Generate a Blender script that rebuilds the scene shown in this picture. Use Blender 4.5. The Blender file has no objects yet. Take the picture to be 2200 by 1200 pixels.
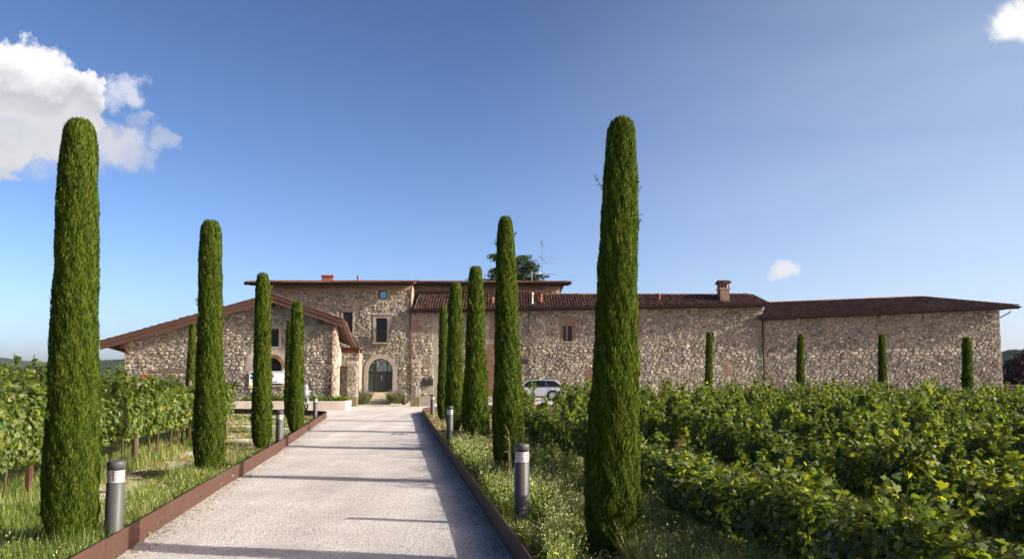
import bpy, bmesh, math, random
import numpy as np
from mathutils import Vector, Matrix

rnd = random.Random(7)
RG = np.random.default_rng(11)
SC = bpy.context.scene
COL = SC.collection

# ------------------------------------------------------------------ camera
F = 1950.0
CAMZ = 1.94
PITCH = math.atan(206.0 / F)
cd = bpy.data.cameras.new('camera')
cd.sensor_width = 36.0
cd.lens = F / 2200.0 * 36.0
cd.clip_end = 12000
cam = bpy.data.objects.new('camera', cd)
COL.objects.link(cam)
cam.location = (0, 0, CAMZ)
cam.rotation_euler = (math.pi / 2 + PITCH, 0, 0)
SC.camera = cam

# ------------------------------------------------------------------ light
SUN_EL = math.radians(23.5)
SUN_AZ = math.radians(-13.5)          # from +X, towards the camera side
sdir = Vector((math.cos(SUN_EL) * math.cos(SUN_AZ), math.cos(SUN_EL) * math.sin(SUN_AZ), math.sin(SUN_EL)))
sl = bpy.data.lights.new('sun', 'SUN')
sl.energy = 3.9
sl.angle = math.radians(0.53)
sl.color = (1.0, 0.93, 0.80)
sun = bpy.data.objects.new('sun', sl)
COL.objects.link(sun)
sun.rotation_euler = sdir.to_track_quat('Z', 'Y').to_euler()

SC.view_settings.view_transform = 'Standard'
SC.view_settings.look = 'None'
SC.view_settings.exposure = 1.25
SC.view_settings.gamma = 1.0
SC.view_settings.use_curve_mapping = False
SC.render.engine = 'CYCLES'
SC.cycles.max_bounces = 8
SC.cycles.transparent_max_bounces = 8
SC.cycles.volume_bounces = 0


def ray(px, py):
    dx = (px - 1100.0) / F
    dy = (600.0 - py) / F
    cp, sp = math.cos(PITCH), math.sin(PITCH)
    return Vector((dx, cp - dy * sp, sp + dy * cp))


def P(px, py, Y):
    r = ray(px, py)
    t = Y / r.y
    return Vector((r.x * t, Y, CAMZ + r.z * t))


def G(px, py, z=0.0):
    r = ray(px, py)
    t = (z - CAMZ) / r.z
    return Vector((r.x * t, r.y * t, z))


def sky_world():
    w = bpy.data.worlds.new('World')
    SC.world = w
    w.use_nodes = True
    nt = w.node_tree
    nt.nodes.clear()
    N = nt.nodes.new
    L = nt.links.new
    out = N('ShaderNodeOutputWorld')
    bg = N('ShaderNodeBackground')
    bg.inputs['Strength'].default_value = 0.086
    sky = N('ShaderNodeTexSky')
    sky.sky_type = 'NISHITA'
    sky.sun_disc = False
    sky.sun_elevation = SUN_EL
    # sky sun_rotation: 0 puts the sun at +Y, growing clockwise seen from above
    sky.sun_rotation = math.atan2(sdir.x, sdir.y)
    sky.altitude = 200
    sky.air_density = 0.5
    sky.dust_density = 2.0
    sky.ozone_density = 3.0
    gm = N('ShaderNodeGamma'); gm.inputs['Gamma'].default_value = 1.4
    L(sky.outputs[0], gm.inputs['Color'])
    tn = N('ShaderNodeMixRGB'); tn.blend_type = 'MULTIPLY'; tn.inputs['Fac'].default_value = 1.0
    L(gm.outputs[0], tn.inputs['Color1']); tn.inputs['Color2'].default_value = (1.15, .890, .690, 1)
    hsn = N('ShaderNodeHueSaturation'); hsn.inputs['Saturation'].default_value = 1.08
    L(tn.outputs[0], hsn.inputs['Color'])
    tc = N('ShaderNodeTexCoord')
    nrm = N('ShaderNodeVectorMath'); nrm.operation = 'NORMALIZE'
    L(tc.outputs['Generated'], nrm.inputs[0])
    # turbulence
    n1 = N('ShaderNodeTexNoise'); n1.inputs['Scale'].default_value = 13.0; n1.inputs['Detail'].default_value = 12.0
    n1.inputs['Roughness'].default_value = 0.66
    L(nrm.outputs[0], n1.inputs['Vector'])
    sub = N('ShaderNodeVectorMath'); sub.operation = 'SUBTRACT'; sub.inputs[1].default_value = (0.5, 0.5, 0.5)
    L(n1.outputs['Color'], sub.inputs[0])
    scl = N('ShaderNodeVectorMath'); scl.operation = 'SCALE'; scl.inputs['Scale'].default_value = 0.085
    L(sub.outputs[0], scl.inputs[0])
    n2 = N('ShaderNodeTexNoise'); n2.inputs['Scale'].default_value = 42.0; n2.inputs['Detail'].default_value = 6.0
    n2.inputs['Roughness'].default_value = 0.6
    L(nrm.outputs[0], n2.inputs['Vector'])
    sub2 = N('ShaderNodeVectorMath'); sub2.operation = 'SUBTRACT'; sub2.inputs[1].default_value = (0.5, 0.5, 0.5)
    L(n2.outputs['Color'], sub2.inputs[0])
    scl2 = N('ShaderNodeVectorMath'); scl2.operation = 'SCALE'; scl2.inputs['Scale'].default_value = 0.030
    L(sub2.outputs[0], scl2.inputs[0])
    add = N('ShaderNodeVectorMath'); add.operation = 'ADD'
    L(nrm.outputs[0], add.inputs[0]); L(scl.outputs[0], add.inputs[1])
    add2 = N('ShaderNodeVectorMath'); add2.operation = 'ADD'
    L(add.outputs[0], add2.inputs[0]); L(scl2.outputs[0], add2.inputs[1])
    # clouds: (px, py, radius px, strength)
    blobs = [(-60, 245, 160, 1.0), (45, 230, 132, 1.0), (110, 250, 112, 1.0), (20, 285, 105, 0.85), (-160, 320, 150, 1.0), (160, 205, 60, 0.95),
             (130, 310, 70, .6), (70, 330, 60, .5), (248, 190, 44, 0.6), (250, 318, 58, 0.85), (305, 335, 36, 0.5), (335, 290, 30, 0.5), (290, 255, 24, .4),
             (2168, 50, 42, 1.0), (2225, 45, 56, 1.0), (1690, 580, 24, 1.0), (1666, 586, 17, 0.7), (1711, 581, 17, .7), (2290, 80, 60, .9)]
    acc = None; accR = None
    add3 = N('ShaderNodeVectorMath'); add3.operation = 'ADD'
    L(nrm.outputs[0], add3.inputs[0]); L(scl2.outputs[0], add3.inputs[1])
    for (px, py, r, s) in blobs:
        d = ray(px, py).normalized()
        dn = N('ShaderNodeVectorMath'); dn.operation = 'DISTANCE'
        L((add2 if px < 1600 else add3).outputs[0], dn.inputs[0]); dn.inputs[1].default_value = d
        k = ray(px, py).length
        rr = r / F / k
        mr = N('ShaderNodeMapRange'); mr.inputs['From Min'].default_value = rr * (1.06 if s >= .9 and px < 1600 else 1.2); mr.inputs['From Max'].default_value = rr * (0.90 if s >= .9 and px < 1600 else .5)
        mr.inputs['To Min'].default_value = 0.0; mr.inputs['To Max'].default_value = s
        mr.interpolation_type = 'SMOOTHSTEP'
        L(dn.outputs['Value'], mr.inputs['Value'])
        if px > 1600:
            if accR is None: accR = mr.outputs[0]
            else:
                mx = N('ShaderNodeMath'); mx.operation = 'MAXIMUM'
                L(accR, mx.inputs[0]); L(mr.outputs[0], mx.inputs[1]); accR = mx.outputs[0]
            continue
        if acc is None:
            acc = mr.outputs[0]
        else:
            mx = N('ShaderNodeMath'); mx.operation = 'MAXIMUM'
            L(acc, mx.inputs[0]); L(mr.outputs[0], mx.inputs[1])
            acc = mx.outputs[0]
    # soft inner modelling
    n3 = N('ShaderNodeTexNoise'); n3.inputs['Scale'].default_value = 11.0; n3.inputs['Detail'].default_value = 8.0
    n3.inputs['Distortion'].default_value = 0.4
    L(nrm.outputs[0], n3.inputs['Vector'])
    sep = N('ShaderNodeSeparateXYZ'); L(add.outputs[0], sep.inputs[0])
    # height in the cloud bank: 0 at its foot, 1 at its crown
    mh = N('ShaderNodeMapRange'); mh.inputs['From Min'].default_value = ray(0, 390).normalized().z
    mh.inputs['From Max'].default_value = ray(0, 85).normalized().z
    L(sep.outputs['Z'], mh.inputs['Value'])
    m1 = N('ShaderNodeMath'); m1.operation = 'MULTIPLY_ADD'; m1.inputs[1].default_value = 1.3; m1.inputs[2].default_value = -0.66
    L(n3.outputs['Fac'], m1.inputs[0])
    m2 = N('ShaderNodeMath'); m2.operation = 'ADD'
    L(mh.outputs[0], m2.inputs[0]); L(m1.outputs[0], m2.inputs[1])
    cr = N('ShaderNodeValToRGB')
    e = cr.color_ramp.elements
    e[0].position = 0.0; e[0].color = (2.3, 2.7, 3.5, 1)
    e[1].position = 1.0; e[1].color = (5.4, 5.3, 5.2, 1)
    x = e.new(0.35); x.color = (3.7, 3.65, 3.75, 1)
    x = e.new(0.6); x.color = (2.9, 2.95, 3.3, 1)
    x = e.new(0.78); x.color = (4.9, 4.8, 4.8, 1)
    L(m2.outputs[0], cr.inputs['Fac'])
    # thin high veil of cirrus towards the sun side
    vd = N('ShaderNodeVectorMath'); vd.operation = 'DISTANCE'; vd.inputs[1].default_value = ray(2300, 660).normalized()
    L(nrm.outputs[0], vd.inputs[0])
    vm = N('ShaderNodeMapRange'); vm.interpolation_type = 'SMOOTHSTEP'
    vm.inputs['From Min'].default_value = .66; vm.inputs['From Max'].default_value = .05; vm.inputs['To Min'].default_value = 0; vm.inputs['To Max'].default_value = .46
    L(vd.outputs['Value'], vm.inputs['Value'])
    vmap = N('ShaderNodeMapping'); vmap.inputs['Rotation'].default_value = (0, .5, 0); vmap.inputs['Scale'].default_value = (1.2, 1.2, 5.0)
    L(nrm.outputs[0], vmap.inputs['Vector'])
    vn = N('ShaderNodeTexNoise'); vn.inputs['Scale'].default_value = 2.6; vn.inputs['Detail'].default_value = 8; vn.inputs['Distortion'].default_value = .6
    L(vmap.outputs[0], vn.inputs['Vector'])
    vr = N('ShaderNodeMapRange'); vr.inputs['From Min'].default_value = .3; vr.inputs['From Max'].default_value = .7; vr.inputs['To Min'].default_value = .72; vr.inputs['To Max'].default_value = 1.0
    L(vn.outputs['Fac'], vr.inputs['Value'])
    vp = N('ShaderNodeMath'); vp.operation = 'MULTIPLY'; L(vm.outputs[0], vp.inputs[0]); L(vr.outputs[0], vp.inputs[1])
    veil = N('ShaderNodeMixRGB'); L(vp.outputs[0], veil.inputs['Fac']); L(hsn.outputs[0], veil.inputs['Color1']); veil.inputs['Color2'].default_value = (3.55, 4.1, 4.75, 1)
    mix = N('ShaderNodeMixRGB')
    # thin edges let the blue through
    L(acc, mix.inputs['Fac']); L(veil.outputs[0], mix.inputs['Color1']); L(cr.outputs['Color'], mix.inputs['Color2'])
    crR = N('ShaderNodeValToRGB'); crR.color_ramp.elements[0].position = .35; crR.color_ramp.elements[0].color = (3.6, 3.75, 4.1, 1)
    crR.color_ramp.elements[1].position = .6; crR.color_ramp.elements[1].color = (5.2, 5.1, 5.0, 1)
    L(n3.outputs['Fac'], crR.inputs['Fac'])
    mixR = N('ShaderNodeMixRGB'); L(accR, mixR.inputs['Fac']); L(mix.outputs[0], mixR.inputs['Color1']); L(crR.outputs['Color'], mixR.inputs['Color2'])
    L(mixR.outputs[0], bg.inputs['Color'])
    L(bg.outputs[0], out.inputs['Surface'])
    w.cycles.sampling_method = 'MANUAL'
    w.cycles.sample_map_resolution = 512


sky_world()

# ------------------------------------------------------------------ helpers


def tag(o, label=None, cat=None, group=None, kind=None):
    if label: o['label'] = label
    if cat: o['category'] = cat
    if group: o['group'] = group
    if kind: o['kind'] = kind
    return o


def empty(name, loc, label=None, cat=None, group=None):
    o = bpy.data.objects.new(name, None)
    o.empty_display_size = 0.3
    o.location = loc
    COL.objects.link(o)
    return tag(o, label, cat, group)


def chain(o):
    v = Vector((0, 0, 0))
    while o is not None:
        v += o.location
        o = o.parent
    return v


def link_mesh(name, me, parent=None, loc=None):
    o = bpy.data.objects.new(name, me)
    COL.objects.link(o)
    if parent is not None:
        o.parent = parent
    if loc is not None:
        o.location = loc
    return o


class MB:
    """collects faces; build() links them as one mesh object. World coordinates; rebased to the parent's origin."""
    def __init__(s):
        s.v = []; s.f = []; s.m = []; s.sm = []

    def add(s, vs, fs, mi=0, smooth=False):
        b = len(s.v)
        s.v.extend([tuple(v) for v in vs])
        for f in fs:
            s.f.append([i + b for i in f]); s.m.append(mi); s.sm.append(smooth)
        return s

    def box(s, c, size, mi=0, rz=0.0, rot=None):
        hx, hy, hz = size[0] / 2, size[1] / 2, size[2] / 2
        M = rot if rot is not None else Matrix.Rotation(rz, 3, 'Z')
        vs = [Vector(c) + M @ Vector((x, y, z)) for x in (-hx, hx) for y in (-hy, hy) for z in (-hz, hz)]
        fs = [(0, 1, 3, 2), (4, 6, 7, 5), (0, 4, 5, 1), (2, 3, 7, 6), (0, 2, 6, 4), (1, 5, 7, 3)]
        return s.add(vs, fs, mi)

    def bar(s, a, b, w, h=None, mi=0, up=Vector((0, 0, 1))):
        a = Vector(a); b = Vector(b); h = h or w
        d = (b - a).normalized()
        if abs(d.dot(up)) > .98: up = Vector((0, 1, 0))
        x = d.cross(up).normalized(); y = x.cross(d).normalized()
        vs = []
        for p in (a, b):
            for (i, j) in ((-1, -1), (1, -1), (1, 1), (-1, 1)):
                vs.append(p + x * (i * w / 2) + y * (j * h / 2))
        return s.add(vs, [(0, 1, 2, 3), (7, 6, 5, 4), (0, 4, 5, 1), (1, 5, 6, 2), (2, 6, 7, 3), (3, 7, 4, 0)], mi)

    def tube(s, pts, r, n=8, mi=0, caps=True, smooth=True):
        pts = [Vector(p) for p in pts]
        rs = r if isinstance(r, (list, tuple)) else [r] * len(pts)
        vs = []
        x = None
        for i, p in enumerate(pts):
            if i == 0: d = pts[1] - pts[0]
            elif i == len(pts) - 1: d = pts[-1] - pts[-2]
            else: d = (pts[i + 1] - pts[i]).normalized() + (pts[i] - pts[i - 1]).normalized()
            d = d.normalized()
            if x is None:
                up = Vector((0, 0, 1)) if abs(d.z) < .9 else Vector((1, 0, 0))
                x = d.cross(up).normalized()
            else:
                x = (x - d * x.dot(d)).normalized()
            y = d.cross(x)
            for k in range(n):
                a = 2 * math.pi * k / n
                vs.append(p + (x * math.cos(a) + y * math.sin(a)) * rs[i])
        fs = []
        for i in range(len(pts) - 1):
            for k in range(n):
                k2 = (k + 1) % n
                fs.append((i * n + k, i * n + k2, (i + 1) * n + k2, (i + 1) * n + k))
        s.add(vs, fs, mi, smooth)
        if caps:
            s.add(vs[:n], [tuple(range(n - 1, -1, -1))], mi); s.add(vs[-n:], [tuple(range(n))], mi)
        return s

    def lathe(s, c, prof, n=20, mi=0, smooth=True):
        c = Vector(c); vs = []
        for (r, z) in prof:
            for k in range(n):
                a = 2 * math.pi * k / n
                vs.append(c + Vector((r * math.cos(a), r * math.sin(a), z)))
        fs = []
        for i in range(len(prof) - 1):
            for k in range(n):
                k2 = (k + 1) % n
                fs.append((i * n + k, i * n + k2, (i + 1) * n + k2, (i + 1) * n + k))
        s.add(vs, fs, mi, smooth)
        return s

    def prism(s, poly, off, mi=0):
        """poly: list of 3D points, off: extrusion vector"""
        n = len(poly); off = Vector(off)
        a = [Vector(p) for p in poly]; b = [p + off for p in a]
        fs = [tuple(range(n)), tuple(range(2 * n - 1, n - 1, -1))]
        fs += [(i, i + n, (i + 1) % n + n, (i + 1) % n) for i in range(n)]
        return s.add(a + b, fs, mi)

    def build(s, name, mats, parent=None, bevel=0.0, recalc=True):
        me = bpy.data.meshes.new(name)
        off = chain(parent) if parent is not None else Vector((0, 0, 0))
        me.from_pydata([(x - off.x, y - off.y, z - off.z) for (x, y, z) in s.v], [], s.f)
        if not isinstance(mats, (list, tuple)): mats = [mats]
        for m in mats: me.materials.append(m)
        me.polygons.foreach_set('material_index', s.m)
        me.polygons.foreach_set('use_smooth', s.sm)
        if recalc:
            bm = bmesh.new(); bm.from_mesh(me)
            bmesh.ops.remove_doubles(bm, verts=bm.verts, dist=0.0002)
            bmesh.ops.recalc_face_normals(bm, faces=bm.faces)
            if bevel > 0:
                es = [e for e in bm.edges if len(e.link_faces) == 2 and e.calc_face_angle(0) > .6]
                bmesh.ops.bevel(bm, geom=es, offset=bevel, segments=2, affect='EDGES', profile=.5)
            bm.to_mesh(me); bm.free()
        me.update()
        return link_mesh(name, me, parent)


def np_mesh(name, V, polys_n, idx, mi=None, mats=(), smooth=False):
    """V (n,3); polys_n: array of loop counts; idx: flat loop indices"""
    me = bpy.data.meshes.new(name)
    me.vertices.add(len(V)); me.vertices.foreach_set('co', np.asarray(V, dtype=np.float32).ravel())
    me.loops.add(len(idx)); me.loops.foreach_set('vertex_index', np.asarray(idx, dtype=np.int32))
    me.polygons.add(len(polys_n))
    st = np.concatenate([[0], np.cumsum(polys_n)[:-1]]).astype(np.int32)
    me.polygons.foreach_set('loop_start', st)
    me.polygons.foreach_set('loop_total', np.asarray(polys_n, dtype=np.int32))
    for m in mats: me.materials.append(m)
    if mi is not None: me.polygons.foreach_set('material_index', np.asarray(mi, dtype=np.int32))
    if smooth: me.polygons.foreach_set('use_smooth', np.ones(len(polys_n), dtype=bool))
    me.update(calc_edges=True)
    me.validate()
    return me


# ------------------------------------------------------------------ materials
KA = .68      # overall albedo trim


def mat(name, col, rough=0.8, spec=0.3, metal=0.0, noise=None, bump=None, trans=0.0, coat=0.0, islands=0.0, mixcol=None, space='Object'):
    """noise: list of (scale, colour2, lo, hi[, detail, xyz scale]); bump: list of (scale, strength, distance)"""
    k_ = .90 if trans > 0 else KA
    col = tuple(c * k_ for c in col)
    noise = [(it[0], tuple(c * k_ for c in it[1])) + tuple(it[2:]) for it in (noise or [])]
    m = bpy.data.materials.new(name)
    m.use_nodes = True
    nt = m.node_tree; N = nt.nodes.new; L = nt.links.new
    b = nt.nodes['Principled BSDF']
    b.inputs['Roughness'].default_value = rough
    b.inputs['Specular IOR Level'].default_value = spec
    b.inputs['Metallic'].default_value = metal
    b.inputs['Coat Weight'].default_value = coat
    rgb = N('ShaderNodeRGB'); rgb.outputs[0].default_value = (*col, 1)
    cur = rgb.outputs[0]
    if space == 'World':
        geo = N('ShaderNodeNewGeometry'); vec = geo.outputs['Position']
    else:
        tc = N('ShaderNodeTexCoord'); vec = tc.outputs['Object']
    for it in (noise or []):
        sc, c2, lo, hi = it[:4]
        det = it[4] if len(it) > 4 else 5
        v = vec
        if len(it) > 5:
            mp = N('ShaderNodeMapping'); mp.inputs['Scale'].default_value = it[5]
            L(vec, mp.inputs['Vector']); v = mp.outputs[0]
        n = N('ShaderNodeTexNoise'); n.inputs['Scale'].default_value = sc; n.inputs['Detail'].default_value = det
        n.inputs['Roughness'].default_value = .6
        L(v, n.inputs['Vector'])
        r = N('ShaderNodeMapRange'); r.inputs['From Min'].default_value = lo; r.inputs['From Max'].default_value = hi
        L(n.outputs['Fac'], r.inputs['Value'])
        mx = N('ShaderNodeMixRGB'); L(r.outputs[0], mx.inputs['Fac']); L(cur, mx.inputs['Color1'])
        mx.inputs['Color2'].default_value = (*c2, 1)
        cur = mx.outputs[0]
    if islands:
        g = N('ShaderNodeNewGeometry')
        hs = N('ShaderNodeHueSaturation')
        r = N('ShaderNodeMapRange'); r.inputs['To Min'].default_value = 1 - islands; r.inputs['To Max'].default_value = 1 + islands
        L(g.outputs['Random Per Island'], r.inputs['Value']); L(r.outputs[0], hs.inputs['Value'])
        r2 = N('ShaderNodeMapRange'); r2.inputs['To Min'].default_value = .5 - islands * .06; r2.inputs['To Max'].default_value = .5 + islands * .06
        ml = N('ShaderNodeMath'); ml.operation = 'MULTIPLY'; ml.inputs[1].default_value = 7.31
        fr = N('ShaderNodeMath'); fr.operation = 'FRACT'
        L(g.outputs['Random Per Island'], ml.inputs[0]); L(ml.outputs[0], fr.inputs[0]); L(fr.outputs[0], r2.inputs['Value'])
        L(r2.outputs[0], hs.inputs['Hue'])
        L(cur, hs.inputs['Color']); cur = hs.outputs[0]
    L(cur, b.inputs['Base Color'])
    hprev = None
    for (sc, st, dist) in (bump or []):
        n = N('ShaderNodeTexNoise'); n.inputs['Scale'].default_value = sc; n.inputs['Detail'].default_value = 6
        L(vec, n.inputs['Vector'])
        bp = N('ShaderNodeBump'); bp.inputs['Strength'].default_value = st; bp.inputs['Distance'].default_value = dist
        L(n.outputs['Fac'], bp.inputs['Height'])
        if hprev: L(hprev, bp.inputs['Normal'])
        hprev = bp.outputs[0]
    if hprev: L(hprev, b.inputs['Normal'])
    if trans > 0:
        t = N('ShaderNodeBsdfTranslucent')
        g2 = N('ShaderNodeMixRGB'); g2.blend_type = 'MULTIPLY'; g2.inputs['Fac'].default_value = 1.0
        L(cur, g2.inputs['Color1']); g2.inputs['Color2'].default_value = (*(mixcol or (2.2, 2.0, .7)), 1)
        L(g2.outputs[0], t.inputs['Color'])
        ms = N('ShaderNodeMixShader'); ms.inputs[0].default_value = trans
        L(b.outputs[0], ms.inputs[1]); L(t.outputs[0], ms.inputs[2])
        L(ms.outputs[0], nt.nodes['Material Output'].inputs['Surface'])
    return m


M = {}
STONE_COLS = [(.46, .42, .33), (.37, .33, .26), (.51, .47, .385), (.28, .245, .195), (.40, .34, .24), (.36, .345, .305), (.60, .57, .49)]
STONES = [mat('stone_%s' % n, c, .9, .15, noise=[(9, tuple(x * .62 for x in c), .42, .72), (3, (.33, .25, .17), .55, .85), (.42, tuple(x * .60 for x in c), .46, .72, 6), (1.1, (.27, .24, .20), .56, .78, 5, (1, 1, .3))], bump=[(22, .5, .03)], islands=.24, space='World')
          for n, c in zip(('cream', 'tan', 'pale', 'umber', 'ochre', 'grey', 'chalk'), STONE_COLS)]
STONE_W = [.22, .24, .10, .14, .13, .14, .03]
M['mortar'] = mat('lime_mortar', (.36, .335, .275), .95, .1, noise=[(2.2, (.27, .25, .205), .4, .7), (14, (.40, .35, .29), .5, .8)], bump=[(9, .6, .05), (40, .5, .02)], space='World')
M['plaster'] = mat('old_plaster', (.46, .43, .37), .9, .15, noise=[(1.6, (.30, .26, .22), .4, .7), (12, (.46, .42, .36), .5, .8)], bump=[(10, .3, .02)], space='World')
M['frieze'] = mat('frieze_plaster', (.34, .25, .18), .9, .15, noise=[(1.2, (.26, .19, .14), .4, .7)], bump=[(14, .2, .01)], space='World')
M['cutstone'] = mat('cut_stone', (.37, .34, .285), .85, .2, noise=[(5, (.28, .23, .18), .4, .7), (30, (.42, .37, .31), .5, .8)], bump=[(30, .3, .01)], space='World')
M['brick'] = mat('red_brick', (.25, .145, .10), .9, .15, noise=[(6, (.25, .13, .09), .4, .7)], bump=[(30, .4, .01)], islands=.3, space='World')
M['oldbrick'] = mat('weathered_brick', (.30, .19, .13), .9, .15, noise=[(3, (.26, .21, .17), .4, .7)], bump=[(30, .4, .01)], islands=.25, space='World')
M['tile'] = mat('dark_roof_tile', (.10, .050, .038), .75, .25, noise=[(1.3, (.075, .042, .034), .4, .7), (9, (.15, .075, .052), .5, .85), (.5, (.13, .10, .075), .55, .8)], bump=[(20, .3, .01)], islands=.6, space='World')
M['ridgetile'] = mat('orange_ridge_tile', (.26, .11, .065), .8, .2, noise=[(4, (.24, .11, .07), .4, .75)], bump=[(20, .3, .01)], islands=.3, space='World')
M['wood'] = mat('brown_timber', (.12, .062, .040), .65, .3, noise=[(3, (.085, .045, .03), .4, .7, 5, (1, 1, 14))], bump=[(20, .2, .01)], space='World')
M['soffit'] = mat('soffit_board', (.17, .075, .038), .7, .25, noise=[(3, (.11, .05, .03), .4, .7)], islands=.2, space='World')
M['gutter'] = mat('dark_gutter_metal', (.034, .026, .023), .9, .05, noise=[(3, (.055, .042, .036), .4, .7)], space='World')
M['copper'] = mat('copper_pipe', (.23, .085, .048), .45, .5, noise=[(5, (.14, .06, .04), .4, .7)], space='World')
M['glass'] = mat('dark_window_glass', (.010, .013, .014), .12, .3)
M['skyglass'] = mat('reflective_glass', (.28, .42, .47), .04, .9, metal=.85)
M['frame'] = mat('dark_window_frame', (.018, .018, .018), .5, .4)
M['curtain'] = mat('door_curtain', (.045, .07, .068), .35, .5, noise=[(14, (.016, .026, .027), .4, .6, 3, (1, 1, .02))], space='World')
M['iron'] = mat('wrought_iron', (.02, .018, .017), .6, .4)
M['step'] = mat('step_stone', (.66, .60, .48), .85, .2, noise=[(8, (.36, .30, .23), .45, .7)], bump=[(20, .3, .01)], space='World')
M['concrete'] = mat('planter_concrete', (.72, .66, .54), .85, .2, noise=[(1.2, (.55, .49, .39), .4, .7, 5, (1, 1, .25)), (25, (.78, .73, .60), .5, .8)], bump=[(20, .2, .01)], space='World')
M['corten'] = mat('weathering_steel', (.088, .047, .030), .75, .3, noise=[(2.5, (.095, .045, .032), .4, .65), (18, (.135, .068, .042), .5, .8), (1.1, (.075, .052, .044), .5, .75, 4, (1, 1, 5))], bump=[(60, .25, .005)], islands=.22, space='World')
M['bollard'] = mat('anthracite_paint', (.080, .083, .085), .5, .3, noise=[(30, (.09, .094, .096), .4, .7)])
M['steel'] = mat('brushed_steel', (.70, .69, .67), .35, .5, metal=.5)
M['lens'] = mat('lamp_lens', (.38, .38, .37), .12, .7, metal=.6)
M['bark'] = mat('vine_bark', (.085, .055, .038), .95, .1, noise=[(25, (.15, .11, .08), .45, .7, 5, (1, 1, .3))], bump=[(30, .8, .02)])
M['postwood'] = mat('grey_post_wood', (.20, .155, .12), .9, .1, noise=[(12, (.16, .11, .075), .4, .7, 4, (1, 1, .1))], bump=[(30, .5, .01)])
M['postrust'] = mat('rusty_post_steel', (.11, .045, .028), .8, .2, noise=[(15, (.07, .035, .025), .4, .7)])
M['postgreen'] = mat('green_post_paint', (.055, .085, .065), .6, .3)
M['leafA'] = mat('vine_leaf_green', (.100, .146, .022), .5, .22, trans=.40, islands=.35, noise=[(6, (.045, .085, .022), .4, .7)])
M['leafB'] = mat('vine_leaf_deep', (.046, .080, .018), .5, .25, trans=.30, islands=.35)
M['leafC'] = mat('vine_leaf_young', (.17, .22, .028), .5, .2, trans=.48, islands=.3)
M['leafD'] = mat('vine_leaf_dusty', (.150, .185, .075), .55, .25, trans=.3, islands=.3)
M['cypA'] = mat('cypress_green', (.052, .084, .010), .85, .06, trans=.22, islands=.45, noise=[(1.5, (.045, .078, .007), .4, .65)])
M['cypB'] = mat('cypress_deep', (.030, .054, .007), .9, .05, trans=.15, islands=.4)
M['cypC'] = mat('cypress_light', (.086, .120, .014), .85, .08, trans=.25, islands=.35)
M['cyptop'] = mat('cypress_bronze', (.15, .13, .05), .7, .2, trans=.2, islands=.3)
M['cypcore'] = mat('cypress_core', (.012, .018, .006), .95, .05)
M['grassA'] = mat('grass_green', (.105, .165, .028), .5, .35, trans=.3, islands=.35)
M['grassB'] = mat('grass_yellow_green', (.20, .25, .055), .55, .3, trans=.3, islands=.3)
M['grassC'] = mat('grass_straw', (.38, .31, .16), .7, .2, trans=.25, islands=.3, mixcol=(1.2, 1.1, .8))
M['seed'] = mat('seed_head', (.60, .54, .30), .6, .3, trans=.3, islands=.25, mixcol=(1.2, 1.15, .9))
M['herb'] = mat('herb_leaf', (.17, .235, .04), .5, .35, trans=.3, islands=.35)
M['soil'] = mat('verge_soil', (.16, .125, .07), .95, .1, noise=[(.9, (.08, .10, .035), .38, .62), (12, (.26, .205, .12), .5, .75), (60, (.06, .045, .03), .5, .8)], bump=[(18, .8, .05), (70, .6, .02)], space='World')
M['farground'] = mat('far_field', (.07, .10, .03), .95, .1, noise=[(.02, (.13, .13, .06), .4, .7)], space='World')
M['woodA'] = mat('woodland_leaf', (.030, .048, .014), .8, .15, trans=.12, islands=.4)
M['hill'] = mat('hill_woodland', (.040, .062, .022), .95, .05, noise=[(.05, (.022, .036, .014), .35, .65), (.004, (.13, .13, .055), .58, .66)], space='World')
M['cedar'] = mat('cedar_needle', (.026, .045, .022), .8, .15, trans=.1, islands=.35)
M['beech'] = mat('copper_beech_leaf', (.040, .014, .014), .6, .25, trans=.12, islands=.4, mixcol=(1.6, .8, .6))
M['lavender'] = mat('lavender_stem', (.115, .135, .065), .7, .2, trans=.2, islands=.3)
M['lavflower'] = mat('lavender_flower', (.16, .11, .20), .7, .2, islands=.3)
M['red'] = mat('rose_petal', (.62, .07, .035), .6, .2, trans=.2, mixcol=(1.3, .6, .5))
M['silver'] = mat('silver_car_paint', (.56, .60, .66), .3, .6, metal=.4, coat=.6)
M['rubber'] = mat('tyre_rubber', (.02, .02, .02), .8, .2)
M['blackplastic'] = mat('black_plastic', (.02, .02, .021), .5, .4)
M['tail'] = mat('tail_lamp_red', (.5, .015, .015), .15, .6)
M['white'] = mat('white_board', (1.05, 1.06, 1.1), .5, .3)
M['navy'] = mat('navy_ink', (.03, .03, .12), .6, .2)
M['teal'] = mat('teal_ink', (.01, .14, .17), .6, .2)
M['greyink'] = mat('grey_ink', (.35, .36, .42), .6, .2)
M['blueink'] = mat('blue_ink', (.01, .10, .45), .6, .2)
M['limeink'] = mat('lime_ink', (.55, .62, .02), .6, .2)
M['orangeframe'] = mat('orange_frame', (.45, .16, .06), .6, .2)
M['terracotta'] = mat('terracotta', (.42, .15, .075), .8, .2, noise=[(6, (.32, .13, .08), .4, .7)], space='World')
M['whitepaint'] = mat('white_pipe', (.62, .58, .50), .6, .3)
M['alu'] = mat('aerial_metal', (.16, .16, .16), .7, .2)
M['moss'] = mat('lichen_stone', (.20, .175, .11), .95, .1, noise=[(6, (.12, .13, .04), .4, .7), (20, (.33, .29, .19), .5, .8)], bump=[(18, .6, .03)], space='World')

# ------------------------------------------------------------------ ground


def sstep(t):
    t = np.clip(t, 0, 1); return t * t * (3 - 2 * t)


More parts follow.
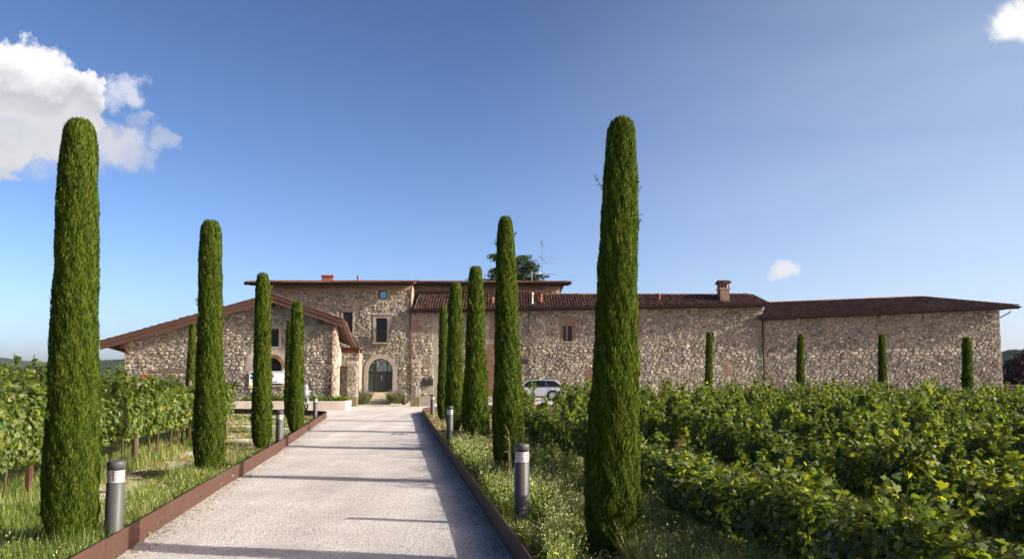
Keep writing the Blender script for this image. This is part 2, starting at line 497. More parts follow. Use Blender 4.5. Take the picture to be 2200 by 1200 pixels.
def zg(x, y):      # gravel surface
    x = np.asarray(x, float); y = np.asarray(y, float)
    return -.28 * sstep((y - 49) / 15) + .5 * sstep((x + 3) / 6) * sstep((y - 49) / 12)


EDGE_L = [(-3.25, 2), (-4.2, 9.6), (-4.97, 15.5), (-5.9, 23.1), (-7.9, 37.5), (-8.32, 40.5), (-8.5, 42), (-8.75, 43.2), (-9.4, 44.1), (-10.5, 44.8), (-14, 46.6), (-20, 48.5), (-34, 50)]
EDGE_R = [(.98, 2), (.06, 9.6), (-.43, 13.5), (-1.72, 23.5), (-3.2, 35.5), (-3.95, 41.6), (-4.45, 45.5), (-4.6, 47.5), (-4.4, 49.2), (-3.7, 50.3), (-2, 51), (3, 52), (12, 53), (45, 55)]


def resample(pts, step):
    out = [Vector((*pts[0], 0))]
    for a, b in zip(pts[:-1], pts[1:]):
        a = Vector((*a, 0)); b = Vector((*b, 0)); L = (b - a).length
        n = max(1, int(round(L / step)))
        for i in range(1, n + 1): out.append(a + (b - a) * (i / n))
    return out


def edge_x(pts, y):
    for (x0, y0), (x1, y1) in zip(pts[:-1], pts[1:]):
        if y0 <= y <= y1: return x0 + (x1 - x0) * (y - y0) / (y1 - y0)
    return pts[0][0]


def build_ground():
    # wide ground sheet
    me = MB()
    R = 6000
    me.add([(-R, -200, -.9), (R, -200, -.9), (R, R, -.9), (-R, R, -.9)], [(0, 1, 2, 3)])
    tag(me.build('ground', M['farground'], recalc=False), kind='structure')
    # gravel
    g = bpy.data.materials.new('pale_gravel'); g.use_nodes = True
    nt = g.node_tree; N = nt.nodes.new; L = nt.links.new; b = nt.nodes['Principled BSDF']
    b.inputs['Roughness'].default_value = .95; b.inputs['Specular IOR Level'].default_value = .1
    geo = N('ShaderNodeNewGeometry')
    v = N('ShaderNodeTexVoronoi'); v.inputs['Scale'].default_value = 75; L(geo.outputs['Position'], v.inputs['Vector'])
    cr = N('ShaderNodeValToRGB'); L(v.outputs['Color'], cr.inputs['Fac'])
    e = cr.color_ramp.elements
    e[0].position = 0; e[0].color = (.29, .27, .24, 1); e[1].position = 1; e[1].color = (.76, .73, .685, 1)
    q = e.new(.12); q.color = (.43, .416, .392, 1)
    q = e.new(.6); q.color = (.62, .595, .56, 1)
    n = N('ShaderNodeTexNoise'); n.inputs['Scale'].default_value = .8; n.inputs['Detail'].default_value = 7; L(geo.outputs['Position'], n.inputs['Vector'])
    mr = N('ShaderNodeMapRange'); mr.inputs['From Min'].default_value = .3; mr.inputs['From Max'].default_value = .7; mr.inputs['To Min'].default_value = .80; mr.inputs['To Max'].default_value = 1.05
    L(n.outputs['Fac'], mr.inputs['Value'])
    # wheel tracks: faint darker lanes worn along the drive
    mx = N('ShaderNodeMixRGB'); mx.blend_type = 'MULTIPLY'; mx.inputs['Fac'].default_value = 1
    L(cr.outputs[0], mx.inputs['Color1']); L(mr.outputs[0], mx.inputs['Color2'])
    n2 = N('ShaderNodeTexNoise'); n2.inputs['Scale'].default_value = 38; n2.inputs['Detail'].default_value = 4; L(geo.outputs['Position'], n2.inputs['Vector'])
    m2 = N('ShaderNodeMapRange'); m2.inputs['From Min'].default_value = .56; m2.inputs['From Max'].default_value = .70
    L(n2.outputs['Fac'], m2.inputs['Value'])
    mx2 = N('ShaderNodeMixRGB'); L(m2.outputs[0], mx2.inputs['Fac']); L(mx.outputs[0], mx2.inputs['Color1']); mx2.inputs['Color2'].default_value = (.27, .26, .24, 1)
    # wheel lanes and drifts running along the drive
    mp = N('ShaderNodeMapping'); mp.inputs['Rotation'].default_value = (0, 0, -.125); mp.inputs['Scale'].default_value = (1.6, .10, 1)
    L(geo.outputs['Position'], mp.inputs['Vector'])
    n4 = N('ShaderNodeTexNoise'); n4.inputs['Scale'].default_value = 1.0; n4.inputs['Detail'].default_value = 5; L(mp.outputs[0], n4.inputs['Vector'])
    m4 = N('ShaderNodeMapRange'); m4.inputs['From Min'].default_value = .35; m4.inputs['From Max'].default_value = .65; m4.inputs['To Min'].default_value = .88; m4.inputs['To Max'].default_value = 1.04
    L(n4.outputs['Fac'], m4.inputs['Value'])
    mx4 = N('ShaderNodeMixRGB'); mx4.blend_type = 'MULTIPLY'; mx4.inputs['Fac'].default_value = 1
    L(mx2.outputs[0], mx4.inputs['Color1']); L(m4.outputs[0], mx4.inputs['Color2'])
    L(mx4.outputs[0], b.inputs['Base Color'])
    bp = N('ShaderNodeBump'); bp.inputs['Strength'].default_value = .8; bp.inputs['Distance'].default_value = .012
    L(v.outputs['Distance'], bp.inputs['Height'])
    bp2 = N('ShaderNodeBump'); bp2.inputs['Strength'].default_value = .5; bp2.inputs['Distance'].default_value = .03
    L(n2.outputs['Fac'], bp2.inputs['Height']); L(bp.outputs[0], bp2.inputs['Normal'])
    L(bp2.outputs[0], b.inputs['Normal'])
    M['gravel'] = g
    xs = np.arange(-45, 60.1, 1.0); ys = np.arange(-3, 90.1, 1.0)
    X, Y = np.meshgrid(xs, ys)
    Z = zg(X, Y) + .012 * np.sin(X * 1.7 + Y * .6) * np.sin(Y * .9)
    V = np.stack([X.ravel(), Y.ravel(), Z.ravel()], 1)
    nx = len(xs)
    i, j = np.meshgrid(np.arange(len(ys) - 1), np.arange(nx - 1), indexing='ij')
    a = (i * nx + j).ravel()
    idx = np.stack([a, a + 1, a + 1 + nx, a + nx], 1).ravel()
    o = link_mesh('gravel_drive', np_mesh('gravel_drive', V, np.full(len(a), 4), idx, None, [g], True))
    tag(o, kind='structure')
    # verges: planted ground beyond the steel edging
    for side, pts, far, base in (('left', EDGE_L, -60, .0), ('right', EDGE_R, 70, .06)):
        line = resample(pts, 1.0)
        sg = -1 if side == 'left' else 1
        rows = []
        mb = MB()
        for p in line:
            x0 = p.x + sg * .012
            row = []
            tt = [0, .3, .8, 1.6, 2.6, 4, 6, 9, 14, 22, 40]
            for t in tt:
                x = x0 + sg * t if side == 'right' else x0 + sg * t
                zz = base + .03 * math.sin(x * 2.1) * math.sin(p.y * 1.3) + .02 * math.sin(x * 5 + p.y * 3)
                if p.y > 46: zz += float(.5 * zg(x, p.y))
                row.append((x, p.y, zz))
            rows.append(row)
        # lines past the turn share their y order; keep only rows growing in y
        keep = [rows[0]]
        for r in rows[1:]:
            if r[0][1] > keep[-1][0][1] + .05: keep.append(r)
        n = len(keep[0])
        vs = [v for r in keep for v in r]
        fs = []
        for i in range(len(keep) - 1):
            for j in range(n - 1):
                fs.append((i * n + j, i * n + j + 1, (i + 1) * n + j + 1, (i + 1) * n + j))
        mb.add(vs, fs, 0, True)
        # skirt
        sk = []
        for r in keep: sk += [r[0], (r[0][0], r[0][1], -.5)]
        mb.add(sk, [(2 * i, 2 * i + 1, 2 * i + 3, 2 * i + 2) for i in range(len(keep) - 1)])
        last = keep[-1]
        mb.add([*last, *[(x, y, -.6) for (x, y, z) in last]], [(i, i + 1, n + i + 1, n + i) for i in range(n - 1)])
        tag(mb.build('grass_verge_' + side, M['soil']), kind='structure')


build_ground()


def edging(pts, z0, z1, label, side):
    root = empty('steel_edging', (pts[0][0], pts[0][1], 0), label, 'garden edging', 'rusty steel edgings along the drive')
    line = resample(pts, .5)
    # cut into plates of about 2.5 m
    acc = 0; cur = [line[0]]; plates = []
    for a, b in zip(line[:-1], line[1:]):
        cur.append(b); acc += (b - a).length
        if acc >= 2.4: plates.append(cur); cur = [b]; acc = 0
    if len(cur) > 1: plates.append(cur)
    for k, pl in enumerate(plates):
        mb = MB()
        vs = []
        off = rnd.uniform(-.006, .006)
        for i, p in enumerate(pl):
            a = pl[max(0, i - 1)]; b = pl[min(len(pl) - 1, i + 1)]
            d = (b - a).normalized(); nrm = Vector((d.y, -d.x, 0))
            q = p
            if i == 0: q = p + d * .004
            if i == len(pl) - 1: q = p - d * .004
            zt = z1 + off + float(zg(p.x, p.y))*.8
            for w in (-.007, .007):
                vs += [(q.x + nrm.x * w, q.y + nrm.y * w, z0 + float(zg(p.x, p.y))), (q.x + nrm.x * w, q.y + nrm.y * w, zt)]
        fs = []
        for i in range(len(pl) - 1):
            o = i * 4
            fs += [(o, o + 1, o + 5, o + 4), (o + 2, o + 6, o + 7, o + 3), (o + 1, o + 3, o + 7, o + 5), (o, o + 4, o + 6, o + 2)]
        fs += [(0, 2, 3, 1), (len(vs) - 4, len(vs) - 3, len(vs) - 1, len(vs) - 2)]
        mb.add(vs, fs)
        mb.build('plate', M['corten'], root)


edging(EDGE_L, -.08, .265, 'rusty steel edging left of the gravel drive, its drive face sunlit', 'l')
edging(EDGE_R, -.08, .265, 'rusty steel edging right of the gravel drive, its drive face in shade', 'r')

# ------------------------------------------------------------------ 2-D clipping


def clip_half(poly, a, b, c):      # keep a*x+b*y<=c
    out = []
    n = len(poly)
    for i in range(n):
        p = poly[i]; q = poly[(i + 1) % n]
        dp = a * p[0] + b * p[1] - c; dq = a * q[0] + b * q[1] - c
        if dp <= 0: out.append(p)
        if (dp < 0 < dq) or (dq < 0 < dp):
            t = dp / (dp - dq); out.append((p[0] + (q[0] - p[0]) * t, p[1] + (q[1] - p[1]) * t))
    return out


def clip_rect(poly, u0, z0, u1, z1):
    for (a, b, c) in ((-1, 0, -u0), (1, 0, u1), (0, -1, -z0), (0, 1, z1)):
        poly = clip_half(poly, a, b, c)
        if len(poly) < 3: return []
    return poly


def area(poly):
    s = 0
    for i in range(len(poly)):
        x0, y0 = poly[i]; x1, y1 = poly[(i + 1) % len(poly)]
        s += x0 * y1 - x1 * y0
    return s / 2


def inside(poly, u, z):
    c = False; n = len(poly)
    for i in range(n):
        x0, y0 = poly[i]; x1, y1 = poly[(i + 1) % n]
        if (y0 > z) != (y1 > z) and u < (x1 - x0) * (z - y0) / (y1 - y0) + x0: c = not c
    return c


class Plane:
    """vertical wall plane through (x, y); t turns it, seen from above; u runs to the right"""
    def __init__(s, x, y, tdeg):
        t = math.radians(tdeg)
        s.o = Vector((x, y, 0)); s.U = Vector((math.cos(t), math.sin(t), 0)); s.N = Vector((math.sin(t), -math.cos(t), 0))
        s.t = t

    def pt(s, u, z, out=0.0):
        return s.o + s.U * u + s.N * out + Vector((0, 0, z))

    def hit(s, px, py):
        r = ray(px, py)
        c = Vector((0, 0, CAMZ))
        k = (s.o - c).dot(s.N) / r.dot(s.N)
        p = c + r * k
        return ((p - s.o).dot(s.U), p.z)


def wall_backing(parent, pl, outline, holes, name='wall', matl=None, depth=.32):
    """mortar face with real openings and reveals"""
    mb = MB()
    us = sorted(set([min(p[0] for p in outline) - 1, max(p[0] for p in outline) + 1] + [h[0] for h in holes] + [h[2] for h in holes]))
    zs = sorted(set([min(p[1] for p in outline) - 1, max(p[1] for p in outline) + 1] + [h[1] for h in holes] + [h[3] for h in holes]))
    for i in range(len(us) - 1):
        for j in range(len(zs) - 1):
            cu, cz = (us[i] + us[i + 1]) / 2, (zs[j] + zs[j + 1]) / 2
            if any(h[0] < cu < h[2] and h[1] < cz < h[3] for h in holes): continue
            # subdivide so that clipping against a bent outline works on a convex outline
            q = [(us[i], zs[j]), (us[i + 1], zs[j]), (us[i + 1], zs[j + 1]), (us[i], zs[j + 1])]
            n = len(outline)
            for k in range(n):
                x0, y0 = outline[k]; x1, y1 = outline[(k + 1) % n]
                a, b = (y1 - y0), -(x1 - x0)
                q = clip_half(q, a, b, a * x0 + b * y0)
                if len(q) < 3: break
            if len(q) >= 3 and abs(area(q)) > 1e-4:
                mb.add([pl.pt(u, z) for u, z in q], [tuple(range(len(q)))])
    for (u0, z0, u1, z1) in holes:
        a = [pl.pt(u0, z0), pl.pt(u1, z0), pl.pt(u1, z1), pl.pt(u0, z1)]
        b = [pl.pt(u0, z0, -depth), pl.pt(u1, z0, -depth), pl.pt(u1, z1, -depth), pl.pt(u0, z1, -depth)]
        mb.add(a + b, [(0, 1, 5, 4), (1, 2, 6, 5), (2, 3, 7, 6), (3, 0, 4, 7)])
    return mb.build(name, matl or M['mortar'], parent)


def stone_shape(poly, h, joint, rr):
    """rounded, domed stone on a polygon: rings at the wall face, shoulder and cap. returns verts (u,z,out), faces"""
    cx = sum(p[0] for p in poly) / len(poly); cy = sum(p[1] for p in poly) / len(poly)
    A = max(1e-6, abs(area(poly)))
    k = max(.45, 1 - joint / math.sqrt(A) * 1.9)
    pts = []
    n = len(poly)
    for i in range(n):
        a = poly[i]; b = poly[(i + 1) % n]
        L = math.hypot(b[0] - a[0], b[1] - a[1])
        if L < .02: pts.append(((a[0] + b[0]) / 2, (a[1] + b[1]) / 2)); continue
        for t in (.18, .82): pts.append((a[0] + (b[0] - a[0]) * t, a[1] + (b[1] - a[1]) * t))
    tx = rr.uniform(-.25, .25) * h; tz = rr.uniform(-.2, .3) * h
    V = []
    for (s, o) in ((1.0, -.01), (.93, h * .62), (.66, h)):
        for (x, y) in pts:
            dx, dy = (x - cx) * k * s, (y - cy) * k * s
            V.append((cx + dx, cy + dy, o + (0 if o < 0 else (dx * tx + dy * tz) / math.sqrt(A) * 1.4 + rr.uniform(-.07, .07) * h)))
    m = len(pts)
    Fs = []
    for r in range(2):
        for i in range(m):
            j = (i + 1) % m
            Fs.append((r * m + i, r * m + j, (r + 1) * m + j, (r + 1) * m + i))
    Fs.append(tuple(range(2 * m, 3 * m)))
    return V, Fs


def rubble(parent, pl, outline, avoid, pitch=(.34, .21), seed=1, top_n=300, regular=.0, bias=None, hmul=1.0):
    """fits stones to the wall; avoid: list of polygons kept bare. Largest are parts, the rest one part"""
    rr = random.Random(seed)
    u0 = min(p[0] for p in outline); u1 = max(p[0] for p in outline)
    z0 = min(p[1] for p in outline); z1 = max(p[1] for p in outline)
    pts = []
    z = z0 - .3; row = 0
    AN = 1.45
    while z < z1 + .4:
        hz = pitch[1] * rr.choice((.6, .75, .9, 1, 1.15, 1.5))
        u = u0 - .5 + rr.uniform(0, .3)
        while u < u1 + .5:
            w = pitch[0] * rr.choice((.5, .65, .8, 1, 1, 1.25, 1.7, 2.2)) * (hz / pitch[1]) ** .5
            ju = rr.uniform(-.16, .16) * w; jz = rr.uniform(-.24, .24) * hz * (1 - regular)
            if rr.random() < .13:
                pts.append((u + w / 2 + ju, z + hz * .25)); pts.append((u + w / 2 - ju, z + hz * .78))
            else:
                pts.append((u + w / 2 + ju, z + hz / 2 + jz + .05 * math.sin(u * 1.3 + row)))
            u += w
        z += hz; row += 1
    A = [(p[0] / AN, p[1]) for p in pts]
    cs = .35
    grid = {}
    for i, p in enumerate(A): grid.setdefault((int(p[0] // cs), int(p[1] // cs)), []).append(i)
    stones = []
    n_out = len(outline)
    for i, p in enumerate(A):
        up, zp = pts[i]
        if not inside(outline, up, zp): continue
        cell = [(p[0] - .34, p[1] - .26), (p[0] + .34, p[1] - .26), (p[0] + .34, p[1] + .26), (p[0] - .34, p[1] + .26)]
        gi, gj = int(p[0] // cs), int(p[1] // cs)
        nb = []
        for a in (-1, 0, 1):
            for b in (-1, 0, 1):
                for j in grid.get((gi + a, gj + b), ()):
                    if j != i:
                        q = A[j]; nb.append(((q[0] - p[0]) ** 2 + (q[1] - p[1]) ** 2, q))
        nb.sort(key=lambda t: t[0])
        for d, q in nb[:14]:
            a, b = q[0] - p[0], q[1] - p[1]
            c = a * (p[0] + q[0]) / 2 + b * (p[1] + q[1]) / 2
            cell = clip_half(cell, a, b, c)
            if len(cell) < 3: break
        if len(cell) < 3: continue
        poly = [(x * AN, y) for x, y in cell]
        for k in range(n_out):
            x0, y0 = outline[k]; x1, y1 = outline[(k + 1) % n_out]
            a, b = (y1 - y0), -(x1 - x0)
            poly = clip_half(poly, a, b, a * x0 + b * y0)
            if len(poly) < 3: break
        if len(poly) < 3: continue
        ar = abs(area(poly))
        if ar < .006: continue
        bad = False
        for av in avoid:
            if inside(av, up, zp) or any(inside(av, x, y) for x, y in poly): bad = True; break
        if bad: continue
        h = rr.uniform(.04, .12) * min(1.2, (ar / .06) ** .4) * hmul
        if rr.random() < .05: continue
        V, Fs = stone_shape(poly, h, rr.uniform(.010, .026), rr)
        stones.append((ar, V, Fs, rr.choices(range(7), (bias(up, zp) if bias else STONE_W))[0]))
    stones.sort(key=lambda s: -s[0])
    base = chain(parent)
    for ar, V, Fs, mi in stones[:top_n]:
        me = bpy.data.meshes.new('stone')
        c = pl.pt(V[0][0], V[0][1])
        me.from_pydata([tuple(pl.pt(*v) - c) for v in V], [], Fs)
        me.materials.append(STONES[mi])
        link_mesh('stone', me, parent, c - base)
    if len(stones) > top_n:
        W = []; Fc = []; mi_ = []
        for ar, V, Fs, mi in stones[top_n:]:
            b = len(W)
            W += [tuple(pl.pt(*v) - base) for v in V]
            for f in Fs: Fc.append([i + b for i in f]); mi_.append(mi)
        me = bpy.data.meshes.new('rubble_stones')
        me.from_pydata(W, [], Fc)
        for m in STONES: me.materials.append(m)
        me.polygons.foreach_set('material_index', mi_)
        o = link_mesh('rubble_stones', me, parent)
        o['kind'] = 'stuff'
    return len(stones)


def rect(u0, z0, u1, z1): return [(u0, z0), (u1, z0), (u1, z1), (u0, z1)]


def slab(mb, pl, u0, z0, u1, z1, o0, o1, mi=0):
    P8 = [pl.pt(u, z, o) for o in (o0, o1) for (u, z) in ((u0, z0), (u1, z0), (u1, z1), (u0, z1))]
    mb.add(P8, [(0, 1, 2, 3), (7, 6, 5, 4), (0, 4, 5, 1), (1, 5, 6, 2), (2, 6, 7, 3), (3, 7, 4, 0)], mi)
    return mb


def part(name, m, parent, fn, kind=None, label=None, bevel=0):
    mb = MB(); fn(mb)
    o = mb.build(name, m, parent, bevel)
    if kind: o['kind'] = kind
    if label: o['label'] = label
    return o


def brick_patch(parent, pl, u0, z0, u1, z1, m, seed=0, ragged=.0):
    rr = random.Random(seed)
    mb = MB()
    z = z0; r = 0
    while z < z1 - .03:
        u = u0 - (r % 2) * .125
        while u < u1:
            a, b = max(u, u0) + .005, min(u + .24, u1) - .005
            if ragged and (b - u0 < ragged * rr.random() or u1 - a < ragged * rr.random() or z1 - z < ragged * rr.random()):
                u += .25; continue
            if b - a > .03:
                slab(mb, pl, a, z + .006, b, z + .062, -.01, .03 + rr.uniform(-.008, .012))
            u += .25
        z += .07; r += 1
    o = mb.build('bricks', m, parent); o['kind'] = 'stuff'
    return o


def window(parent, pl, hole, frame=.12, sill=True, grille=None, glass='glass', lintel=False, framemat='cutstone', sash=True, proud=.05, cap=0.0):
    """stone surround, sash and pane of a rectangular opening, grille as bars"""
    u0, z0, u1, z1 = hole
    w = MB()
    if frame > 0:
        slab(w, pl, u0 - frame, z0 - frame * .9, u0, z1 + frame, -.05, proud)
        slab(w, pl, u1, z0 - frame * .9, u1 + frame, z1 + frame, -.05, proud)
        slab(w, pl, u0, z1, u1, z1 + frame, -.05, proud)
        slab(w, pl, u0, z0 - frame * .9, u1, z0, -.05, proud + .02)
        if cap > 0: slab(w, pl, u0 - frame * 1.7, z1 + frame, u1 + frame * 1.7, z1 + frame + cap, -.05, proud + .10)
    else:
        slab(w, pl, u0, z0, u1, z0 + .03, -.2, -.16)
    win = w.build('window', M[framemat], parent, bevel=.008)
    d = -.2
    if sash:
        s = MB(); t = .055
        slab(s, pl, u0, z0, u0 + t, z1, d - .05, d); slab(s, pl, u1 - t, z0, u1, z1, d - .05, d)
        slab(s, pl, u0 + t, z0, u1 - t, z0 + t, d - .05, d); slab(s, pl, u0 + t, z1 - t, u1 - t, z1, d - .05, d)
        if u1 - u0 > .7 and sash != 'one': slab(s, pl, (u0 + u1) / 2 - .035, z0 + t, (u0 + u1) / 2 + .035, z1 - t, d - .05, d)
        s.build('sash', M['frame'], win)
    part('pane', M[glass], win, lambda b: slab(b, pl, u0 + .001, z0 + .001, u1 - .001, z1 - .001, d - .06, d - .035))
    if grille:
        nv, nh = grille; g = MB()
        for i in range(nv):
            u = u0 + (u1 - u0) * (i + .5) / nv; slab(g, pl, u - .012, z0, u + .012, z1, -.012, .012)
        for i in range(nh):
            z = z0 + (z1 - z0) * (i + .5) / nh; slab(g, pl, u0, z - .012, u1, z + .012, -.016, .016)
        g.build('grille', M['iron'], win)
    return win


def roof_plane(p0, p1, p2):
    """plane through three points -> (origin, normal)"""
    n = (Vector(p1) - Vector(p0)).cross(Vector(p2) - Vector(p0)).normalized()
    if n.z < 0: n = -n
    return Vector(p0), n


def ray_plane(px, py, o, n):
    r = ray(px, py); c = Vector((0, 0, CAMZ))
    return c + r * ((o - c).dot(n) / r.dot(n))


def tiles(parent, e0, e1, poly, n, col=.21, row=.36, matl='tile', seed=3, name='roof_tiles', maxrows=999):
    """barrel tiles on the plane: e0->e1 runs along the eave, poly: roof outline (3D points)"""
    rr = random.Random(seed)
    e0 = Vector(e0); e1 = Vector(e1); n = Vector(n)
    A = (e1 - e0).normalized(); B = n.cross(A).normalized()
    if B.z < 0: B = -B
    p2 = [((Vector(p) - e0).dot(A), (Vector(p) - e0).dot(B)) for p in poly]
    a0 = min(p[0] for p in p2); a1 = max(p[0] for p in p2); b0 = min(p[1] for p in p2); b1 = max(p[1] for p in p2)
    base = chain(parent)
    V = []; Fc = []
    seg = 5
    na = int((a1 - a0) / col)
    for i in range(na + 1):
        ca = a0 + (i + .5) * col
        for j in range(min(maxrows, int((b1 - b0) / row) + 1)):
            cb = b0 + j * row
            if not inside(p2, ca, cb + row * .45): continue
            lift = rr.uniform(0, .022) + .02 * math.sin(ca * .9) * math.sin(cb * 1.1 + ca * .3); da = rr.uniform(-.012, .012); db = rr.uniform(-.03, .03)
            b = len(V)
            for (t, r0, up) in ((0, .088, .038), (1, .068, .004)):
                for k in range(seg):
                    an = math.pi * k / (seg - 1)
                    p = e0 + A * (ca + da + math.cos(an) * r0) + B * (cb + db + t * (row + .03)) + n * (math.sin(an) * r0 * .85 + up + lift)
                    V.append(tuple(p - base))
            for k in range(seg - 1): Fc.append((b + k, b + k + 1, b + seg + k + 1, b + seg + k))
            Fc.append((b + 4, b + 3, b + 2, b + 1, b))
    me = bpy.data.meshes.new(name); me.from_pydata(V, [], Fc); me.materials.append(M[matl])
    o = link_mesh(name, me, parent); o['kind'] = 'stuff'
    return o


def ridge(parent, a, b, r=.11, L=.42, name='ridge_tile'):
    """row of half-round ridge tiles, each its own part"""
    a = Vector(a); b = Vector(b); d = b - a; n = max(1, int(d.length / L)); d.normalize()
    side = d.cross(Vector((0, 0, 1))).normalized(); up = side.cross(d)
    me = None
    base = chain(parent)
    mb = bpy.data.meshes.new(name)
    V = []; Fs = []
    seg = 7
    for (t, rr_) in ((0, r * 1.12), (L * 1.08, r * .92)):
        for k in range(seg):
            an = math.pi * k / (seg - 1)
            V.append(tuple(d * t + side * math.cos(an) * rr_ + up * (math.sin(an) * rr_ - .02)))
    for k in range(seg - 1): Fs.append((k, k + 1, seg + k + 1, seg + k))
    Fs.append(tuple(range(seg - 1, -1, -1))); Fs.append(tuple(range(seg, 2 * seg)))
    mb.from_pydata(V, [], Fs); mb.materials.append(M['ridgetile'])
    for i in range(n):
        o = link_mesh(name, mb, parent, a + d * ((i) * (b - a).length / n) - base)
        o.rotation_euler = (rnd.uniform(-.012, .012), rnd.uniform(-.012, .012), rnd.uniform(-.02, .02))


def gutter(parent, a, b, r=.085, name='gutter', m='gutter'):
    a = Vector(a); b = Vector(b); d = (b - a).normalized(); side = d.cross(Vector((0, 0, 1))).normalized()
    mb = MB(); V = []
    seg = 8
    for p in (a, b):
        for rad in (r, r - .008):
            for k in range(seg):
                an = math.pi + math.pi * k / (seg - 1)
                V.append(p + side * math.cos(an) * rad + Vector((0, 0, math.sin(an) * rad)))
    Fs = []
    for k in range(seg - 1):
        Fs.append((k, k + 1, 2 * seg + k + 1, 2 * seg + k))
        Fs.append((seg + k, 3 * seg + k, 3 * seg + k + 1, seg + k + 1))
    Fs += [(0, 2 * seg, 3 * seg, seg), (seg - 1, 2 * seg - 1, 4 * seg - 1, 3 * seg - 1)]
    Fs += [tuple(range(seg)), tuple(range(3 * seg - 1, 2 * seg - 1, -1))]
    mb.add(V, Fs)
    # bead, brackets
    L = (b - a).length
    n = int(L / 1.1)
    mb.tube([a + side * -r + Vector((0, 0, .004)), b + side * -r + Vector((0, 0, .004))], .012, 5)
    return mb.build(name, M[m], parent, recalc=False)


def arch_pts(pl, cu, zs, ru, rz, n=14, a0=0, a1=math.pi):
    return [(cu + ru * math.cos(a0 + (a1 - a0) * i / n), zs + rz * math.sin(a0 + (a1 - a0) * i / n)) for i in range(n + 1)]


def arch_ring(mb, pl, cu, zs, ri, ro, o0, o1, n, gap=.0, a0=0, a1=math.pi, rr=None, each=None):
    for i in range(n):
        t0 = a0 + (a1 - a0) * i / n + gap; t1 = a0 + (a1 - a0) * (i + 1) / n - gap
        q = [(cu + r * math.cos(t), zs + r * math.sin(t)) for (r, t) in ((ri, t0), (ro, t0), (ro, (t0 + t1) / 2), (ro, t1), (ri, t1))]
        oo = o1 + (rr.uniform(-.006, .012) if rr else 0)
        A = [pl.pt(u, z, o0) for u, z in q] + [pl.pt(u, z, oo) for u, z in q]
        k = len(q)
        fs = [tuple(range(k)), tuple(range(2 * k - 1, k - 1, -1))] + [(j, (j + 1) % k, (j + 1) % k + k, j + k) for j in range(k)]
        mb.add(A, fs)


def spandrel(mb, pl, cu, zs, r, u0, u1, ztop, o=0.0, n=12, back=-.3):
    """fills the corners of a square opening over a round head, with its curved reveal"""
    arc = arch_pts(pl, cu, zs, r, r, n)
    for half in (0, 1):
        seg = arc[:n // 2 + 1] if half == 0 else arc[n // 2:]
        corner = (u1, ztop) if half == 0 else (u0, ztop)
        ring = seg + ([(cu, ztop), corner, (corner[0], zs)] if half == 0 else [(corner[0], zs), corner, (cu, ztop)])
        c = pl.pt(corner[0], ztop, o)
        for a, b in zip(seg[:-1], seg[1:]):
            mb.add([pl.pt(a[0], a[1], o), pl.pt(b[0], b[1], o), c], [(0, 1, 2)])
        mid = seg[-1] if half == 0 else seg[0]
        mb.add([pl.pt(mid[0], mid[1], o), pl.pt(cu, ztop, o), c], [(0, 1, 2)])
        end = seg[0] if half == 0 else seg[-1]
        mb.add([pl.pt(end[0], end[1], o), pl.pt(corner[0], zs, o), c], [(0, 1, 2)])
    for a, b in zip(arc[:-1], arc[1:]):
        mb.add([pl.pt(a[0], a[1], o), pl.pt(b[0], b[1], o), pl.pt(b[0], b[1], back), pl.pt(a[0], a[1], back)], [(0, 1, 2, 3)])

